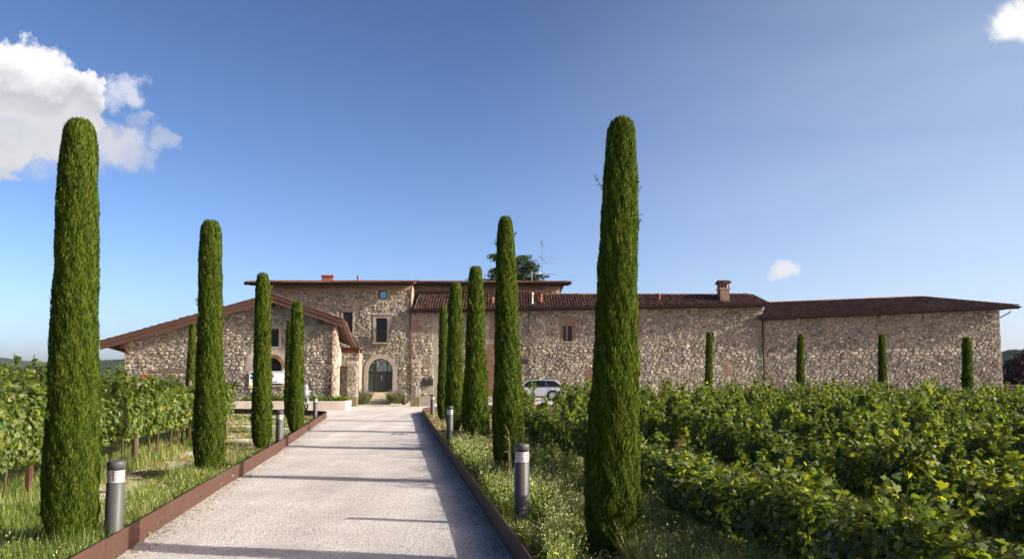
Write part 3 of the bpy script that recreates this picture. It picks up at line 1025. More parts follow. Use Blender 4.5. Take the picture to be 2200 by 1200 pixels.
# ------------------------------------------------------------------ main house
def build_main_house():
    c = P(817, 842, 73)
    pl = Plane(c.x, 73, 2.5)
    root = empty('stone_farmhouse', (c.x, 73, -.35), 'tall stone farmhouse with arched glazed entrance, iron balcony and long shallow tiled roof', 'house')
    H = pl.hit
    zb = -.4
    uL, _ = H(552, 700); uR, _ = H(1202, 640)
    _, ztop = H(817, 612)
    _, zfr = H(817, 624)
    ad0 = H(790, 842); ad1 = H(843, 842); atop = H(816.5, 770)[1]
    cu = (ad0[0] + ad1[0]) / 2; r = (ad1[0] - ad0[0]) / 2; zs = atop - r; zd = ad0[1]
    fw = (*H(807, 735), *H(832, 683))
    lw = (*H(736, 714), *H(758, 670))
    sw = (*H(816, 640), *H(830, 625.5))
    vh = (*H(857, 678), *H(861, 673.5))
    holes = [(ad0[0], zd, ad1[0], atop), fw, lw, sw, vh]
    uM = H(884, 700)[0]
    outline = rect(uL, zb, uM, ztop)
    wall = wall_backing(root, pl, outline, holes)
    base = chain(wall)
    # frieze under the eaves
    part('frieze', M['frieze'], wall, lambda b: slab(b, pl, uL, zfr, uM, ztop - .01, -.02, .075))
    ring = .34
    avoid = [[(u, z) for u, z in arch_pts(pl, cu, zs, r + ring, r + ring, 16)] + [(cu - r - ring, zd - .1), (cu + r + ring, zd - .1)],
             rect(fw[0] - .27, fw[1] - .15, fw[2] + .27, fw[3] + .38), rect(lw[0] - .16, lw[1] - .14, lw[2] + .16, lw[3] + .24),
             rect(sw[0] - .12, sw[1] - .12, sw[2] + .12, sw[3] + .1), rect(vh[0] - .03, vh[1] - .03, vh[2] + .03, vh[3] + .03),
             rect(uL - 1, zfr, uR + 1, ztop + 1)]
    # brick infill right of the down pipe
    b0 = H(886, 712); b1 = H(905, 683)
    avoid.append(rect(b0[0], b0[1], b1[0], b1[1]))
    rubble(wall, pl, rect(uL, zb, uM, zfr + .05), avoid, (.30, .185), 21)
    # recessed upper range to the right, rising behind the wing roof; low wall below it
    SB = 3.6
    p2 = Plane(pl.o.x - pl.N.x * SB, pl.o.y - pl.N.y * SB, 2.5)
    a2, z2 = p2.hit(884, 612); c2 = p2.hit(1203, 612)[0]; f2 = p2.hit(1000, 624)[1]
    w2 = wall_backing(root, p2, rect(a2 - .6, 5.5, c2, z2), [], 'upper_wall')
    part('frieze', M['frieze'], w2, lambda b: slab(b, p2, a2 - .6, f2, c2, z2 - .01, -.02, .075))
    rubble(w2, p2, rect(a2 - .6, 6, c2, f2 + .05), [], (.30, .185), 23, top_n=100)
    uw = H(930, 800)[0]; zw = H(905, 676)[1]
    w3 = wall_backing(root, pl, rect(uM, zb, uw + .4, zw + .3), [], 'passage_wall')
    rubble(w3, pl, rect(uM, zb, uw, zw + .2), avoid, (.29, .18), 24, top_n=250)
    brick_patch(w3, pl, b0[0], b0[1], b1[0], b1[1], M['oldbrick'], 4, .25)
    part('return_wall', M['mortar'], w2, lambda b: slab(b, pl, uM - .3, 5.5, uM, ztop, -SB, -.02))
    # vertical joint: the wall left of it stands a little proud
    part('buttress_joint', M['cutstone'], wall, lambda b: slab(b, pl, H(783, 700)[0] - .03, H(783, 760)[1], H(783, 700)[0] + .03, zfr - .02, -.02, .06))
    # arched entrance
    door = empty('entrance', Vector(pl.pt(cu, zd)) - base)
    door.parent = wall; door.location = Vector(pl.pt(cu, zd)) - base
    mb = MB(); spandrel(mb, pl, cu, zs, r, ad0[0], ad1[0], atop, 0.001)
    mb.build('arch_backing', M['mortar'], door)
    for i in range(9):
        mb = MB()
        arch_ring(mb, pl, cu, zs, r, r + ring, -.12, .07, 2, .0, math.pi * i / 9 + .006, math.pi * (i + 1) / 9 - .006)
        mb.build('arch_stone', M['cutstone'], door)
    for sgn in (-1, 1):
        hh = [zd, zd + (zs - zd) * .35, zd + (zs - zd) * .7, zs]
        for a, b in zip(hh[:-1], hh[1:]):
            ua, ub = (cu + sgn * r, cu + sgn * (r + ring))
            part('jamb_stone', M['cutstone'], door, lambda q: slab(q, pl, min(ua, ub), a + .006, max(ua, ub), b - .006, -.12, .07), bevel=.008)
    fr = MB(); d0, d1 = -.26, -.2
    zt = H(817, 799)[1]
    for px in (806, 831):
        u = H(px, 810)[0]
        zz = zs + math.sqrt(max(0, r * r - (u - cu) ** 2))
        slab(fr, pl, u - .055, zd, u + .055, zz, d0, d1)
    slab(fr, pl, cu - r, zt - .05, cu + r, zt + .05, d0 - .002, d1 + .012)
    slab(fr, pl, cu - r, zd, cu - r + .07, zs, d0, d1 + .004); slab(fr, pl, cu + r - .07, zd, cu + r, zs, d0, d1 + .004)
    slab(fr, pl, cu - r + .07, zd, cu + r - .07, zd + .12, d0, d1 + .006)
    slab(fr, pl, cu - .03, zd + .12, cu + .03, zt - .05, d0, d1 + .006)
    arch_ring(fr, pl, cu, zs, r - .07, r, d0, d1 + .004, 14)
    fr.build('door_frame', M['frame'], door)
    for (ua, ub) in ((cu - r, H(806, 800)[0]), (H(806, 800)[0], H(831, 800)[0]), (H(831, 800)[0], cu + r)):
        mb = MB()
        pts = [(ua, zt)]
        n = 8
        pts = [(ua, zt), (ub, zt)] + [(ub + (ua - ub) * k / n, zs + math.sqrt(max(0.0004, (r - .03) ** 2 - min((r - .03) ** 2, (ub + (ua - ub) * k / n - cu) ** 2)))) for k in range(n + 1)]
        mb.add([pl.pt(u, max(z, zt + .001), d0 + .012) for u, z in pts], [tuple(range(len(pts)))])
        mb.build('fanlight_pane', M['skyglass'], door)
    for (ua, ub) in ((cu - r + .07, H(806, 800)[0] - .055), (H(806, 800)[0] + .055, cu - .03), (cu + .03, H(831, 800)[0] - .055), (H(831, 800)[0] + .055, cu + r - .07)):
        # curtain folds behind glass
        mb = MB(); n = 16; vs = []
        for k in range(n + 1):
            u = ua + (ub - ua) * k / n; o = d0 + .005 + .012 * math.sin(k * 2.1)
            vs += [pl.pt(u, zd + .1, o), pl.pt(u, zt - .05, o)]
        mb.add(vs, [(2 * k, 2 * k + 2, 2 * k + 3, 2 * k + 1) for k in range(n)], 0, True)
        mb.build('curtained_pane', M['curtain'], door)
    part('door_handle', M['steel'], door, lambda b: slab(b, pl, cu + .05, zd + .95, cu + .075, zd + 1.35, d1 + .01, d1 + .06))
    part('wall_lamp', M['frame'], door, lambda b: slab(b, pl, H(841.3, 806)[0], H(841, 811)[1], H(843, 806)[0] + .02, H(841, 803)[1], -.16, -.05))
    # French window and balcony
    w = window(wall, pl, fw, .24, cap=.10, sash='one')
    bal = MB(); zb0 = H(817, 735)[1] - .12
    ua, ub = H(802, 730)[0] - .05, H(838, 730)[0]
    slab(bal, pl, ua, zb0, ub, zb0 + .09, .05, .48)
    b = bal.build('balcony', M['cutstone'], w, bevel=.01)
    rl = MB(); zt2 = H(817, 710)[1]
    for o in (.46,):
        rl.bar(pl.pt(ua, zt2, o), pl.pt(ub, zt2, o), .03, .03); rl.bar(pl.pt(ua, zb0 + .17, o), pl.pt(ub, zb0 + .17, o), .02, .02)
        n = 17
        for k in range(n + 1):
            u = ua + (ub - ua) * k / n; rl.bar(pl.pt(u, zb0 + .09, o), pl.pt(u, zt2, o), .016)
        for k in range(4):
            u = ua + (ub - ua) * (k + .5) / 4
            for q in range(10):
                a0, a1 = 2 * math.pi * q / 10, 2 * math.pi * (q + 1) / 10
                for rad in (.13, .07):
                    rl.bar(pl.pt(u + rad * math.cos(a0), (zb0 + zt2) / 2 + .05 + rad * 1.5 * math.sin(a0), o + .01), pl.pt(u + rad * math.cos(a1), (zb0 + zt2) / 2 + .05 + rad * 1.5 * math.sin(a1), o + .01), .012)
    for u in (ua, ub):
        for z in (zt2, zb0 + .17): rl.bar(pl.pt(u, z, .05), pl.pt(u, z, .46), .022)
        for k in range(4): rl.bar(pl.pt(u, zb0 + .09, .08 + k * .1), pl.pt(u, zt2, .08 + k * .1), .014)
    rl.build('railing', M['iron'], w)
    window(wall, pl, lw, .13, grille=(5, 8), cap=.1, sash=True)
    window(wall, pl, sw, .055, glass='skyglass', framemat='frame', sash=False, proud=.06)
    part('putlog_recess', M['glass'], wall, lambda q: slab(q, pl, vh[0], vh[1], vh[2], vh[3], -.31, -.29))
    # steps
    y0 = 72.72
    gz = float(zg(c.x, 70))
    n = 6; rise = (zd - gz) / n
    ws = (H(788.5, 850)[0], H(845, 850)[0])
    for k in range(n):
        out1 = .14 + (n - k) * .42
        part('step', M['step'], wall, lambda q: slab(q, pl, ws[0] - .03 * (k % 2), gz + rise * k + (.0 if k == 0 else .002) - (.3 if k == 0 else 0), ws[1] + .03 * (k % 2), gz + rise * (k + 1), -.25, out1), bevel=.012)
    # roof: shallow slope, deep eaves, the right range set back with the wall under it
    OV = 1.3
    pe = Plane(pl.o.x + pl.N.x * OV, pl.o.y + pl.N.y * OV, 2.5)
    pe2 = Plane(p2.o.x + p2.N.x * OV, p2.o.y + p2.N.y * OV, 2.5)
    thick = Vector((0, 0, -.09))
    first = None
    for pq, pxa, pxb, dep, nraf in ((pe, 525, 889, 13, 16), (pe2, 884, 1227, 13 - SB, 15)):
        e0 = pq.pt(*pq.hit(pxa, 606.5)); e1 = pq.pt(*pq.hit(pxb, 606.5))
        if pq is pe2: e0 = e0 - pl.U * .6
        back = -pl.N * dep + Vector((0, 0, dep * .115))
        mid0 = e0 + back * .5; mid1 = e1 + back * .5
        rf = MB(); rf.prism([e0, e1, mid1, mid0], thick)
        r_ = rf.build('roof', M['soffit'], root)
        if first is None: first = r_
        rb = MB(); rb.prism([mid0, mid1, e1 - pl.N * dep, e0 - pl.N * dep], thick); rb.build('rear_roof', M['tile'], root)
        nrm = (e1 - e0).cross(back).normalized()
        tiles(r_, e0, e1, [e0 + Vector((0, 0, .01)), e1, mid1, mid0], nrm if nrm.z > 0 else -nrm, .22, .4, 'ridgetile', 5, maxrows=16)
        gutter(r_, e0 + Vector((0, 0, -.015)) + pl.N * .13, e1 + Vector((0, 0, -.015)) + pl.N * .13, .10)
        part('fascia', M['gutter'], r_, lambda b: b.bar(e0 + Vector((0, 0, -.10)) + pl.N * .035, e1 + Vector((0, 0, -.10)) + pl.N * .035, .04, .2))
        for p in ((e0,) if pq is pe else (e1,)):
            part('verge_board', M['gutter'], r_, lambda b: b.bar(p + Vector((0, 0, -.05)), p + back * .5 + Vector((0, 0, -.05)), .05, .2))
        for k in range(nraf):
            p = e0 + (e1 - e0) * ((k + .6) / nraf) + Vector((0, 0, -.17))
            part('rafter', M['wood'], r_, lambda b: b.bar(p - pl.N * .06, p - pl.N * 1.5 + Vector((0, 0, .16)), .13, .15))
    for k in range(7):
        p = e1 - pl.N * (1.3 + k * .6) + Vector((0, 0, -.2 + .07 * (k + 1.5)))
        part('rafter', M['wood'], r_, lambda b: b.bar(p - pl.U * .06, p - pl.U * 1.2, .11, .13))
    r_ = first
    # side walls
    mb = MB()
    for u, oo in ((uL, 0), (c2 + 0, -SB)):
        mb.add([pl.pt(u, zb, oo), pl.pt(u, zb, -12), pl.pt(u, ztop, -12), pl.pt(u, ztop, oo)], [(0, 1, 2, 3)])
    mb.add([pl.pt(uL, zb, -12), pl.pt(uR, zb, -12), pl.pt(uR, ztop, -12), pl.pt(uL, ztop, -12)], [(0, 1, 2, 3)])
    mb.build('side_wall', M['frieze'], root)
    # chimney: openwork terracotta head
    q = pe.hit(703, 597)
    pc = Plane(pl.o.x - pl.N.x * 3, pl.o.y - pl.N.y * 3, 2.5)
    ca = pc.hit(690.5, 603); cb = pc.hit(715.5, 591)
    ch = MB(); slab(ch, pc, ca[0] + .05, ca[1] - 1.2, cb[0] - .05, ca[1] + .05, -.55, 0)
    cho = ch.build('chimney', M['oldbrick'], r_)
    t = MB(); slab(t, pc, ca[0] - .02, ca[1] + .05, cb[0] + .02, ca[1] + .11, -.6, .03)
    for k in range(6):
        u = ca[0] + .02 + (cb[0] - ca[0] - .14) * k / 5
        for o in (-.1, -.58): slab(t, pc, u, ca[1] + .11, u + .06, cb[1] - .12, o, o + .1)
    slab(t, pc, ca[0] - .03, cb[1] - .12, cb[0] + .03, cb[1] - .07, -.62, .05)
    for k in range(6):
        u = ca[0] + .02 + (cb[0] - ca[0] - .04) * k / 5
        t.tube([pc.pt(u, cb[1] - .03, .1), pc.pt(u, cb[1] + .02, -.66)], .075, 8)
    t.build('chimney_cap', M['terracotta'], cho)
    vp = P(769, 597, 75.5)
    t = MB(); t.lathe((vp.x, vp.y, 0), [(.07, vp.z - 1), (.07, vp.z + .06), (.12, vp.z + .08), (.12, vp.z + .16), (.04, vp.z + .2), (0, vp.z + .2)], 10)
    t.build('vent_pipe', M['terracotta'], r_)
    # down pipe
    def dp(b):
        pts = [pl.pt(H(883, 850)[0], zb + .4, .12), pl.pt(H(883, 620)[0], H(883, 632)[1], .12), pl.pt(H(884.5, 620)[0], H(883, 622)[1], .12), pl.pt(H(887, 615)[0], H(883, 610)[1], .9)]
        b.tube(pts, .055, 8)
    part('down_pipe', M['copper'], root, dp)
    return pl


PLM = build_main_house()


# ------------------------------------------------------------------ middle wing
def build_wing():
    c = P(1280, 760, 73.6)
    pl = Plane(c.x, 73.6, .5)
    H = pl.hit
    root = empty('stone_wing', (c.x, 72.5, 0), 'long low stone wing with barrel tiled roof and brick chimney, behind the parked car', 'house')
    uL = H(929, 800)[0]; uR = H(1641, 740)[0]
    zb = -.5
    zl = H(929, 668)[1]; zr = H(1641, 657)[1]
    win = (*H(1210, 733), *H(1229, 699))
    win2 = (*H(1522, 736), *H(1533, 714))
    win3 = (*H(999, 740), *H(1003, 695))
    outline = [(uL, zb), (uR, zb), (uR, zr), (uL, zl)]
    wall = wall_backing(root, pl, outline, [win, win2])
    zlc = H(1280, 664)[1]
    avoid = [rect(win[0] - .2, win[1] - .1, win[2] + .24, win[3] + .28), rect(win2[0] - .12, win2[1] - .12, win2[2] + .2, win2[3] + .12)]

    def bp(px0, py0, px1, py1, m, sd, rg):
        a = H(px0, py0); b = H(px1, py1)
        avoid.append(rect(a[0] + rg * .4, a[1], b[0] - rg * .4, b[1] - rg * .4)); brick_patch(wall, pl, a[0], a[1], b[0], b[1], M[m], sd, rg)
    bp(1047, 850, 1063, 738, 'brick', 1, 0)
    bp(1052, 735, 1066, 672, 'oldbrick', 2, 0)
    bp(1256, 850, 1276, 788, 'brick', 3, .3)
    bp(1370, 736, 1377, 672, 'oldbrick', 8, 0)
    bp(1551, 808, 1576, 768, 'oldbrick', 5, .5)
    bp(1204.5, 734, 1210, 699, 'brick', 6, 0)
    bp(1229.5, 734, 1237, 699, 'brick', 7, 0)
    bp(1200, 698, 1240, 677, 'oldbrick', 9, .2)
    rubble(wall, pl, outline, avoid, (.33, .19), 33, bias=lambda u, z: STONE_W if z > 3.4 else [.26, .2, .16, .1, .18, .04, .06])
    window(wall, pl, win, 0, glass='glass', sash='one')
    part('window_sill', M['cutstone'], wall, lambda b: slab(b, pl, win[0] - .2, win[1] - .09, win[2] + .25, win[1] - .005, -.05, .1), bevel=.01)
    part('window_curtain', M['frieze'], wall, lambda b: slab(b, pl, win[0] + .25, win[1] + .06, win[0] + .38, win[3] - .06, -.19, -.17))
    window(wall, pl, win2, .14, grille=(3, 5))
    # lighter base course
    part('plinth', M['plaster'], wall, lambda b: slab(b, pl, uL, zb, uR, H(1280, 858)[1], -.01, .06))
    part('wall_lamp', M['blackplastic'], wall, lambda b: slab(b, pl, H(1122, 781)[0], H(1122, 781)[1], H(1135, 771)[0], H(1135, 771)[1], .0, .28), bevel=.02)
    part('cable_conduit', M['gutter'], wall, lambda b: b.tube([pl.pt(H(1136, 672)[0], H(1136, 672)[1], .1), pl.pt(H(1136, 672)[0], H(1136, 815)[1], .1)], .02, 6))
    part('down_pipe', M['gutter'], root, lambda b: b.tube([pl.pt(H(935, 855)[0], zb + .5, .13), pl.pt(H(935, 855)[0], H(935, 676)[1], .13), pl.pt(H(935, 855)[0], H(935, 672)[1], .6)], .06, 8))
    def dp(b):
        u = H(1640.5, 800)[0]
        b.tube([pl.pt(u, zb + .5, .14), pl.pt(u, H(1640, 690)[1], .14), pl.pt(u + .05, H(1640, 676)[1], .2), pl.pt(u + .32, H(1640, 664)[1], .72)], .06, 8)
        for z in (2.0, 4.0): b.lathe(pl.pt(u, z, .14), [(.075, 0), (.075, .05)], 8)
    part('down_pipe', M['gutter'], root, dp)
    # roof
    OV = 1.2
    pe = Plane(pl.o.x + pl.N.x * OV, pl.o.y + pl.N.y * OV, .5)
    e0 = pe.pt(*pe.hit(888, 664.5)); e1 = pe.pt(*pe.hit(1656, 652.5))
    B = -pl.N + Vector((0, 0, .42))
    o, n = roof_plane(e0, e1, e0 + B)
    outl = [e0, e1] + [ray_plane(px, py, o, n) for (px, py) in ((1616, 633), (1172, 632.5), (1169, 627.5), (905, 627.5))]
    rf = MB(); rf.prism([p - n * .02 for p in outl], -n * .12)
    r_ = rf.build('roof', M['soffit'], root)
    tiles(r_, e0, e1, outl, n, .225, .38, 'tile', 8)
    # rear and hip slopes
    rr = MB()
    bk = -pl.N * 5 + Vector((0, 0, -1.5))
    q = outl
    rr.add([q[5], q[2], q[2] + bk, q[5] + bk], [(0, 1, 2, 3)])
    rr.add([q[1], q[2], q[2] + bk], [(0, 1, 2)]); rr.add([q[0], q[5] + bk, q[5]], [(0, 1, 2)])
    rr.build('rear_roof', M['tile'], root)
    ridge(r_, q[5], q[4]); ridge(r_, q[3], q[2])
    part('hip_flashing', M['alu'], r_, lambda b: b.bar(q[0] + n * .06, q[5] + n * .06, .05, .04))
    part('hip_flashing', M['gutter'], r_, lambda b: b.bar(q[1] + n * .05, q[2] + n * .05, .07, .05))
    gutter(r_, e0 - Vector((0, 0, .05)) + pl.N * .09, e1 - Vector((0, 0, .05)) + pl.N * .09, .1)
    part('fascia', M['gutter'], r_, lambda b: b.bar(e0 + Vector((0, 0, -.13)), e1 + Vector((0, 0, -.13)), .04, .2))
    part('soffit', M['soffit'], r_, lambda b: b.add([e0 + Vector((0, 0, -.24)), e1 + Vector((0, 0, -.24)), e1 - pl.N * OV + Vector((0, 0, -.2)), e0 - pl.N * 3.5 + Vector((0, 0, -.2))], [(0, 1, 2, 3)]))
    part('soffit_beam', M['wood'], r_, lambda b: b.bar(e0 + Vector((0.1, .1, -.3)), e0 - pl.N * 4 + Vector((.1, 0, -.3)), .12, .2))
    mb = MB()
    for u in (uL, uR):
        mb.add([pl.pt(u, zb, 0), pl.pt(u, zb, -9), pl.pt(u, (zl if u == uL else zr), -9), pl.pt(u, (zl if u == uL else zr), 0)], [(0, 1, 2, 3)])
    mb.build('side_wall', M['mortar'], root)
    # chimney
    pc = ray_plane(1558, 648, o, n)
    cp = Plane(pc.x, pc.y, .5)
    w = .74; dd = 1.05
    zb1 = pc.z - .1
    zt = cp.hit(1558, 622)[1]
    zc0 = cp.hit(1558, 618)[1]; zc1 = cp.hit(1558, 609)[1]; zc2 = cp.hit(1558, 602)[1]
    ch = MB(); slab(ch, cp, -w / 2, zb1, w / 2, zt, -dd, 0)
    cho = ch.build('chimney', M['mortar'], r_)
    b = MB(); z = zb1 + .1; k = 0
    while z < zt - .06:
        for i in range(4):
            u = -w / 2 + (i - (k % 2) * .5) * w / 3
            a0, a1 = max(-w / 2, u) + .004, min(w / 2, u + w / 3) - .004
            if a1 - a0 > .03: slab(b, cp, a0, z, a1, z + .058, -.05, .012)
        for i in range(5):
            v = -dd + (i - (k % 2) * .5) * dd / 4
            a0, a1 = max(-dd, v) + .004, min(-.01, v + dd / 4) - .004
            if a1 - a0 > .03: slab(b, cp, -w / 2 - .012, z, -w / 2 + .03, z + .058, a0, a1)
        z += .068; k += 1
    b.build('bricks', M['oldbrick'], cho)['kind'] = 'stuff'
    cbm = MB(); slab(cbm, cp, -w / 2 - .07, zt, w / 2 + .07, zc0, -dd - .07, .07)
    cbm.build('brick_collar', M['oldbrick'], cho)
    cbm = MB()
    for u in (-w / 2, -w / 6, w / 8, w / 2 - .09): slab(cbm, cp, u, zc0, u + .09, zc1, -.09, 0); slab(cbm, cp, u, zc0, u + .09, zc1, -dd, -dd + .09)
    for v in (-.35, -.62): slab(cbm, cp, -w / 2, zc0, -w / 2 + .09, zc1, v, v + .09)
    cbm.build('flue_pillars', M['brick'], cho)
    part('flue_core', M['frame'], cho, lambda q_: slab(q_, cp, -w / 2 + .15, zc0, w / 2 - .15, zc1, -dd + .15, -.15))
    cbm = MB(); slab(cbm, cp, -w / 2 - .03, zc1, w / 2 + .03, zc1 + .06, -dd - .03, .03); cbm.build('lintel_slab', M['terracotta'], cho)
    cbm = MB()
    for i in range(5):
        u = -w / 2 - .05 + (w + .1) * i / 4
        cbm.tube([cp.pt(u, zc1 + .1, .16), cp.pt(u, zc2 - .03, -dd / 2)], [.1, .09], 8); cbm.tube([cp.pt(u, zc1 + .1, -dd - .16), cp.pt(u, zc2 - .03, -dd / 2)], [.1, .09], 8)
    cbm.tube([cp.pt(-w / 2 - .1, zc2 - .02, -dd / 2), cp.pt(w / 2 + .1, zc2 - .02, -dd / 2)], .09, 8)
    cbm.build('cap_tiles', M['tile'], cho)
    # pipes through the roof
    for (px, pyb, pyt, rad, m, nm) in ((1416, 645.5, 630, .11, 'terracotta', 'vent_pipe'), (1161.5, 649, 631, .14, 'terracotta', 'flue_pipe'), (1058, 652, 638, .11, 'terracotta', 'vent_pipe')):
        p = ray_plane(px, pyb, o, n); zt_ = P(px, pyt, p.y).z
        t = MB(); t.lathe((p.x, p.y, 0), [(rad, p.z - .15), (rad * .95, zt_ - .12), (rad * 1.25, zt_ - .1), (rad * 1.15, zt_ - .03), (rad * .6, zt_), (0, zt_)], 12)
        t.build(nm, M[m], r_)
    p = ray_plane(1143.5, 652.5, o, n); zt_ = P(1143, 628, p.y).z
    t = MB(); t.lathe((p.x, p.y, 0), [(.2, p.z - .1), (.17, p.z + .05), (.085, p.z + .1), (.08, zt_ - .18), (.13, zt_ - .16), (.13, zt_ - .05), (.07, zt_), (0, zt_)], 12)
    t.build('white_flue_pipe', M['whitepaint'], r_)
    return pl, e1


PLW, WE1 = build_wing()


# ------------------------------------------------------------------ right barn
def build_barn():
    c = P(1645, 760, 73.9)
    pl = Plane(c.x, 73.9, -3.0)
    H = pl.hit
    root = empty('stone_barn', (c.x + 8, 72, 0), 'lower windowless stone barn with dark hipped tile roof at the right end', 'barn')
    uL = H(1643, 760)[0] - 1.2; uR = H(2155, 845)[0]
    zb = -.5
    zl = H(1645, 686)[1] - .1; zr = H(2148, 664)[1]
    outline = [(uL, zb), (uR, zb), (uR, zr), (uL, zl)]
    wall = wall_backing(root, pl, outline, [])
    h0 = H(1769, 754); h1 = H(1773, 750)
    rubble(wall, pl, outline, [rect(h0[0], h0[1], h1[0], h1[1])], (.33, .195), 55, bias=lambda u, z: [.18, .22, .1, .18, .18, .1, .04], hmul=1.05)
    part('putlog_recess', M['glass'], wall, lambda b: slab(b, pl, h0[0], h0[1], h1[0], h1[1], 0, .01))
    # right return wall with its own stones, seen along the corner
    ps = Plane(*(pl.pt(uR, 0).xy), 90 - 3.0)
    so = rect(0.02, zb, 9, zr)
    sw = wall_backing(root, ps, so, [], 'return_wall')
    rubble(sw, ps, rect(0, zb, 3, zr), [], (.4, .24), 56, top_n=0)
    # quoins that break the corner line
    rr = random.Random(4); z = zb
    while z < zr - .2:
        h = rr.uniform(.18, .34); w = rr.uniform(.3, .7); o_ = rr.uniform(.02, .09)
        mb = MB(); slab(mb, pl, uR - w, z + .012, uR + o_, z + h - .012, -.4, .03 + rr.uniform(0, .07))
        mb.build('quoin', STONES[rr.choice((0, 1, 3, 4))], wall, bevel=.03)
        z += h
    OV = 1.2
    pe = Plane(pl.o.x + pl.N.x * OV, pl.o.y + pl.N.y * OV, -3.0)
    e0 = pe.pt(*pe.hit(1646, 681)); e1 = pe.pt(*pe.hit(2190, 656.5))
    e0 = e0 - (e1 - e0).normalized() * .4
    B = -pl.N + Vector((0, 0, .29))
    o, n = roof_plane(e0, e1, e0 + B)
    outl = [e0, e1, ray_plane(1981, 638, o, n), ray_plane(1648, 651, o, n)]
    rf = MB(); rf.prism([p - n * .02 for p in outl], -n * .12)
    r_ = rf.build('roof', M['soffit'], root)
    tiles(r_, e0, e1, outl, n, .225, .38, 'tile', 9)
    rr_ = MB()
    bk = -pl.N * 5 + Vector((0, 0, -1.5)); bb = e1 - pl.N * 10
    rr_.add([outl[3], outl[2], bb, outl[3] + bk], [(0, 1, 2, 3)]); rr_.add([outl[1], bb, outl[2]], [(0, 1, 2)])
    rr_.add([outl[1] - Vector((0, 0, .14)), bb - Vector((0, 0, .14)), pl.pt(uR, zr, -9), pl.pt(uR, zr, 0)], [(0, 1, 2, 3)])
    rr_.build('rear_roof', M['tile'], root)
    ridge(r_, outl[3] + n * .03, outl[2] + n * .03)
    ridge(r_, outl[1] + n * .04, outl[2] + n * .04, .09, .45, 'hip_tile')
    gutter(r_, e0 - Vector((0, 0, .05)) + pl.N * .09, e1 - Vector((0, 0, .05)) + pl.N * .09 + pl.U * .1, .1)
    part('fascia', M['gutter'], r_, lambda b: b.bar(e0 + Vector((0, 0, -.13)), e1 + Vector((0, 0, -.13)), .04, .2))
    part('soffit', M['soffit'], r_, lambda b: b.add([e0 + Vector((0, 0, -.24)), e1 + Vector((0, 0, -.24)), pl.pt(uR, zr - .02, 0), pl.pt(uL + .6, zl, 0)], [(0, 1, 2, 3)]))
    def dp(b):
        b.tube([P(2171, 668, pe.pt(*pe.hit(2171, 668)).y + .1), P(2168, 672, e1.y + .3), P(2150, 681, e1.y + 1.2), P(2146, 684, e1.y + 1.4)], .05, 8)
    part('gutter_outlet_pipe', M['copper'], r_, dp)
    return pl


PLB = build_barn()


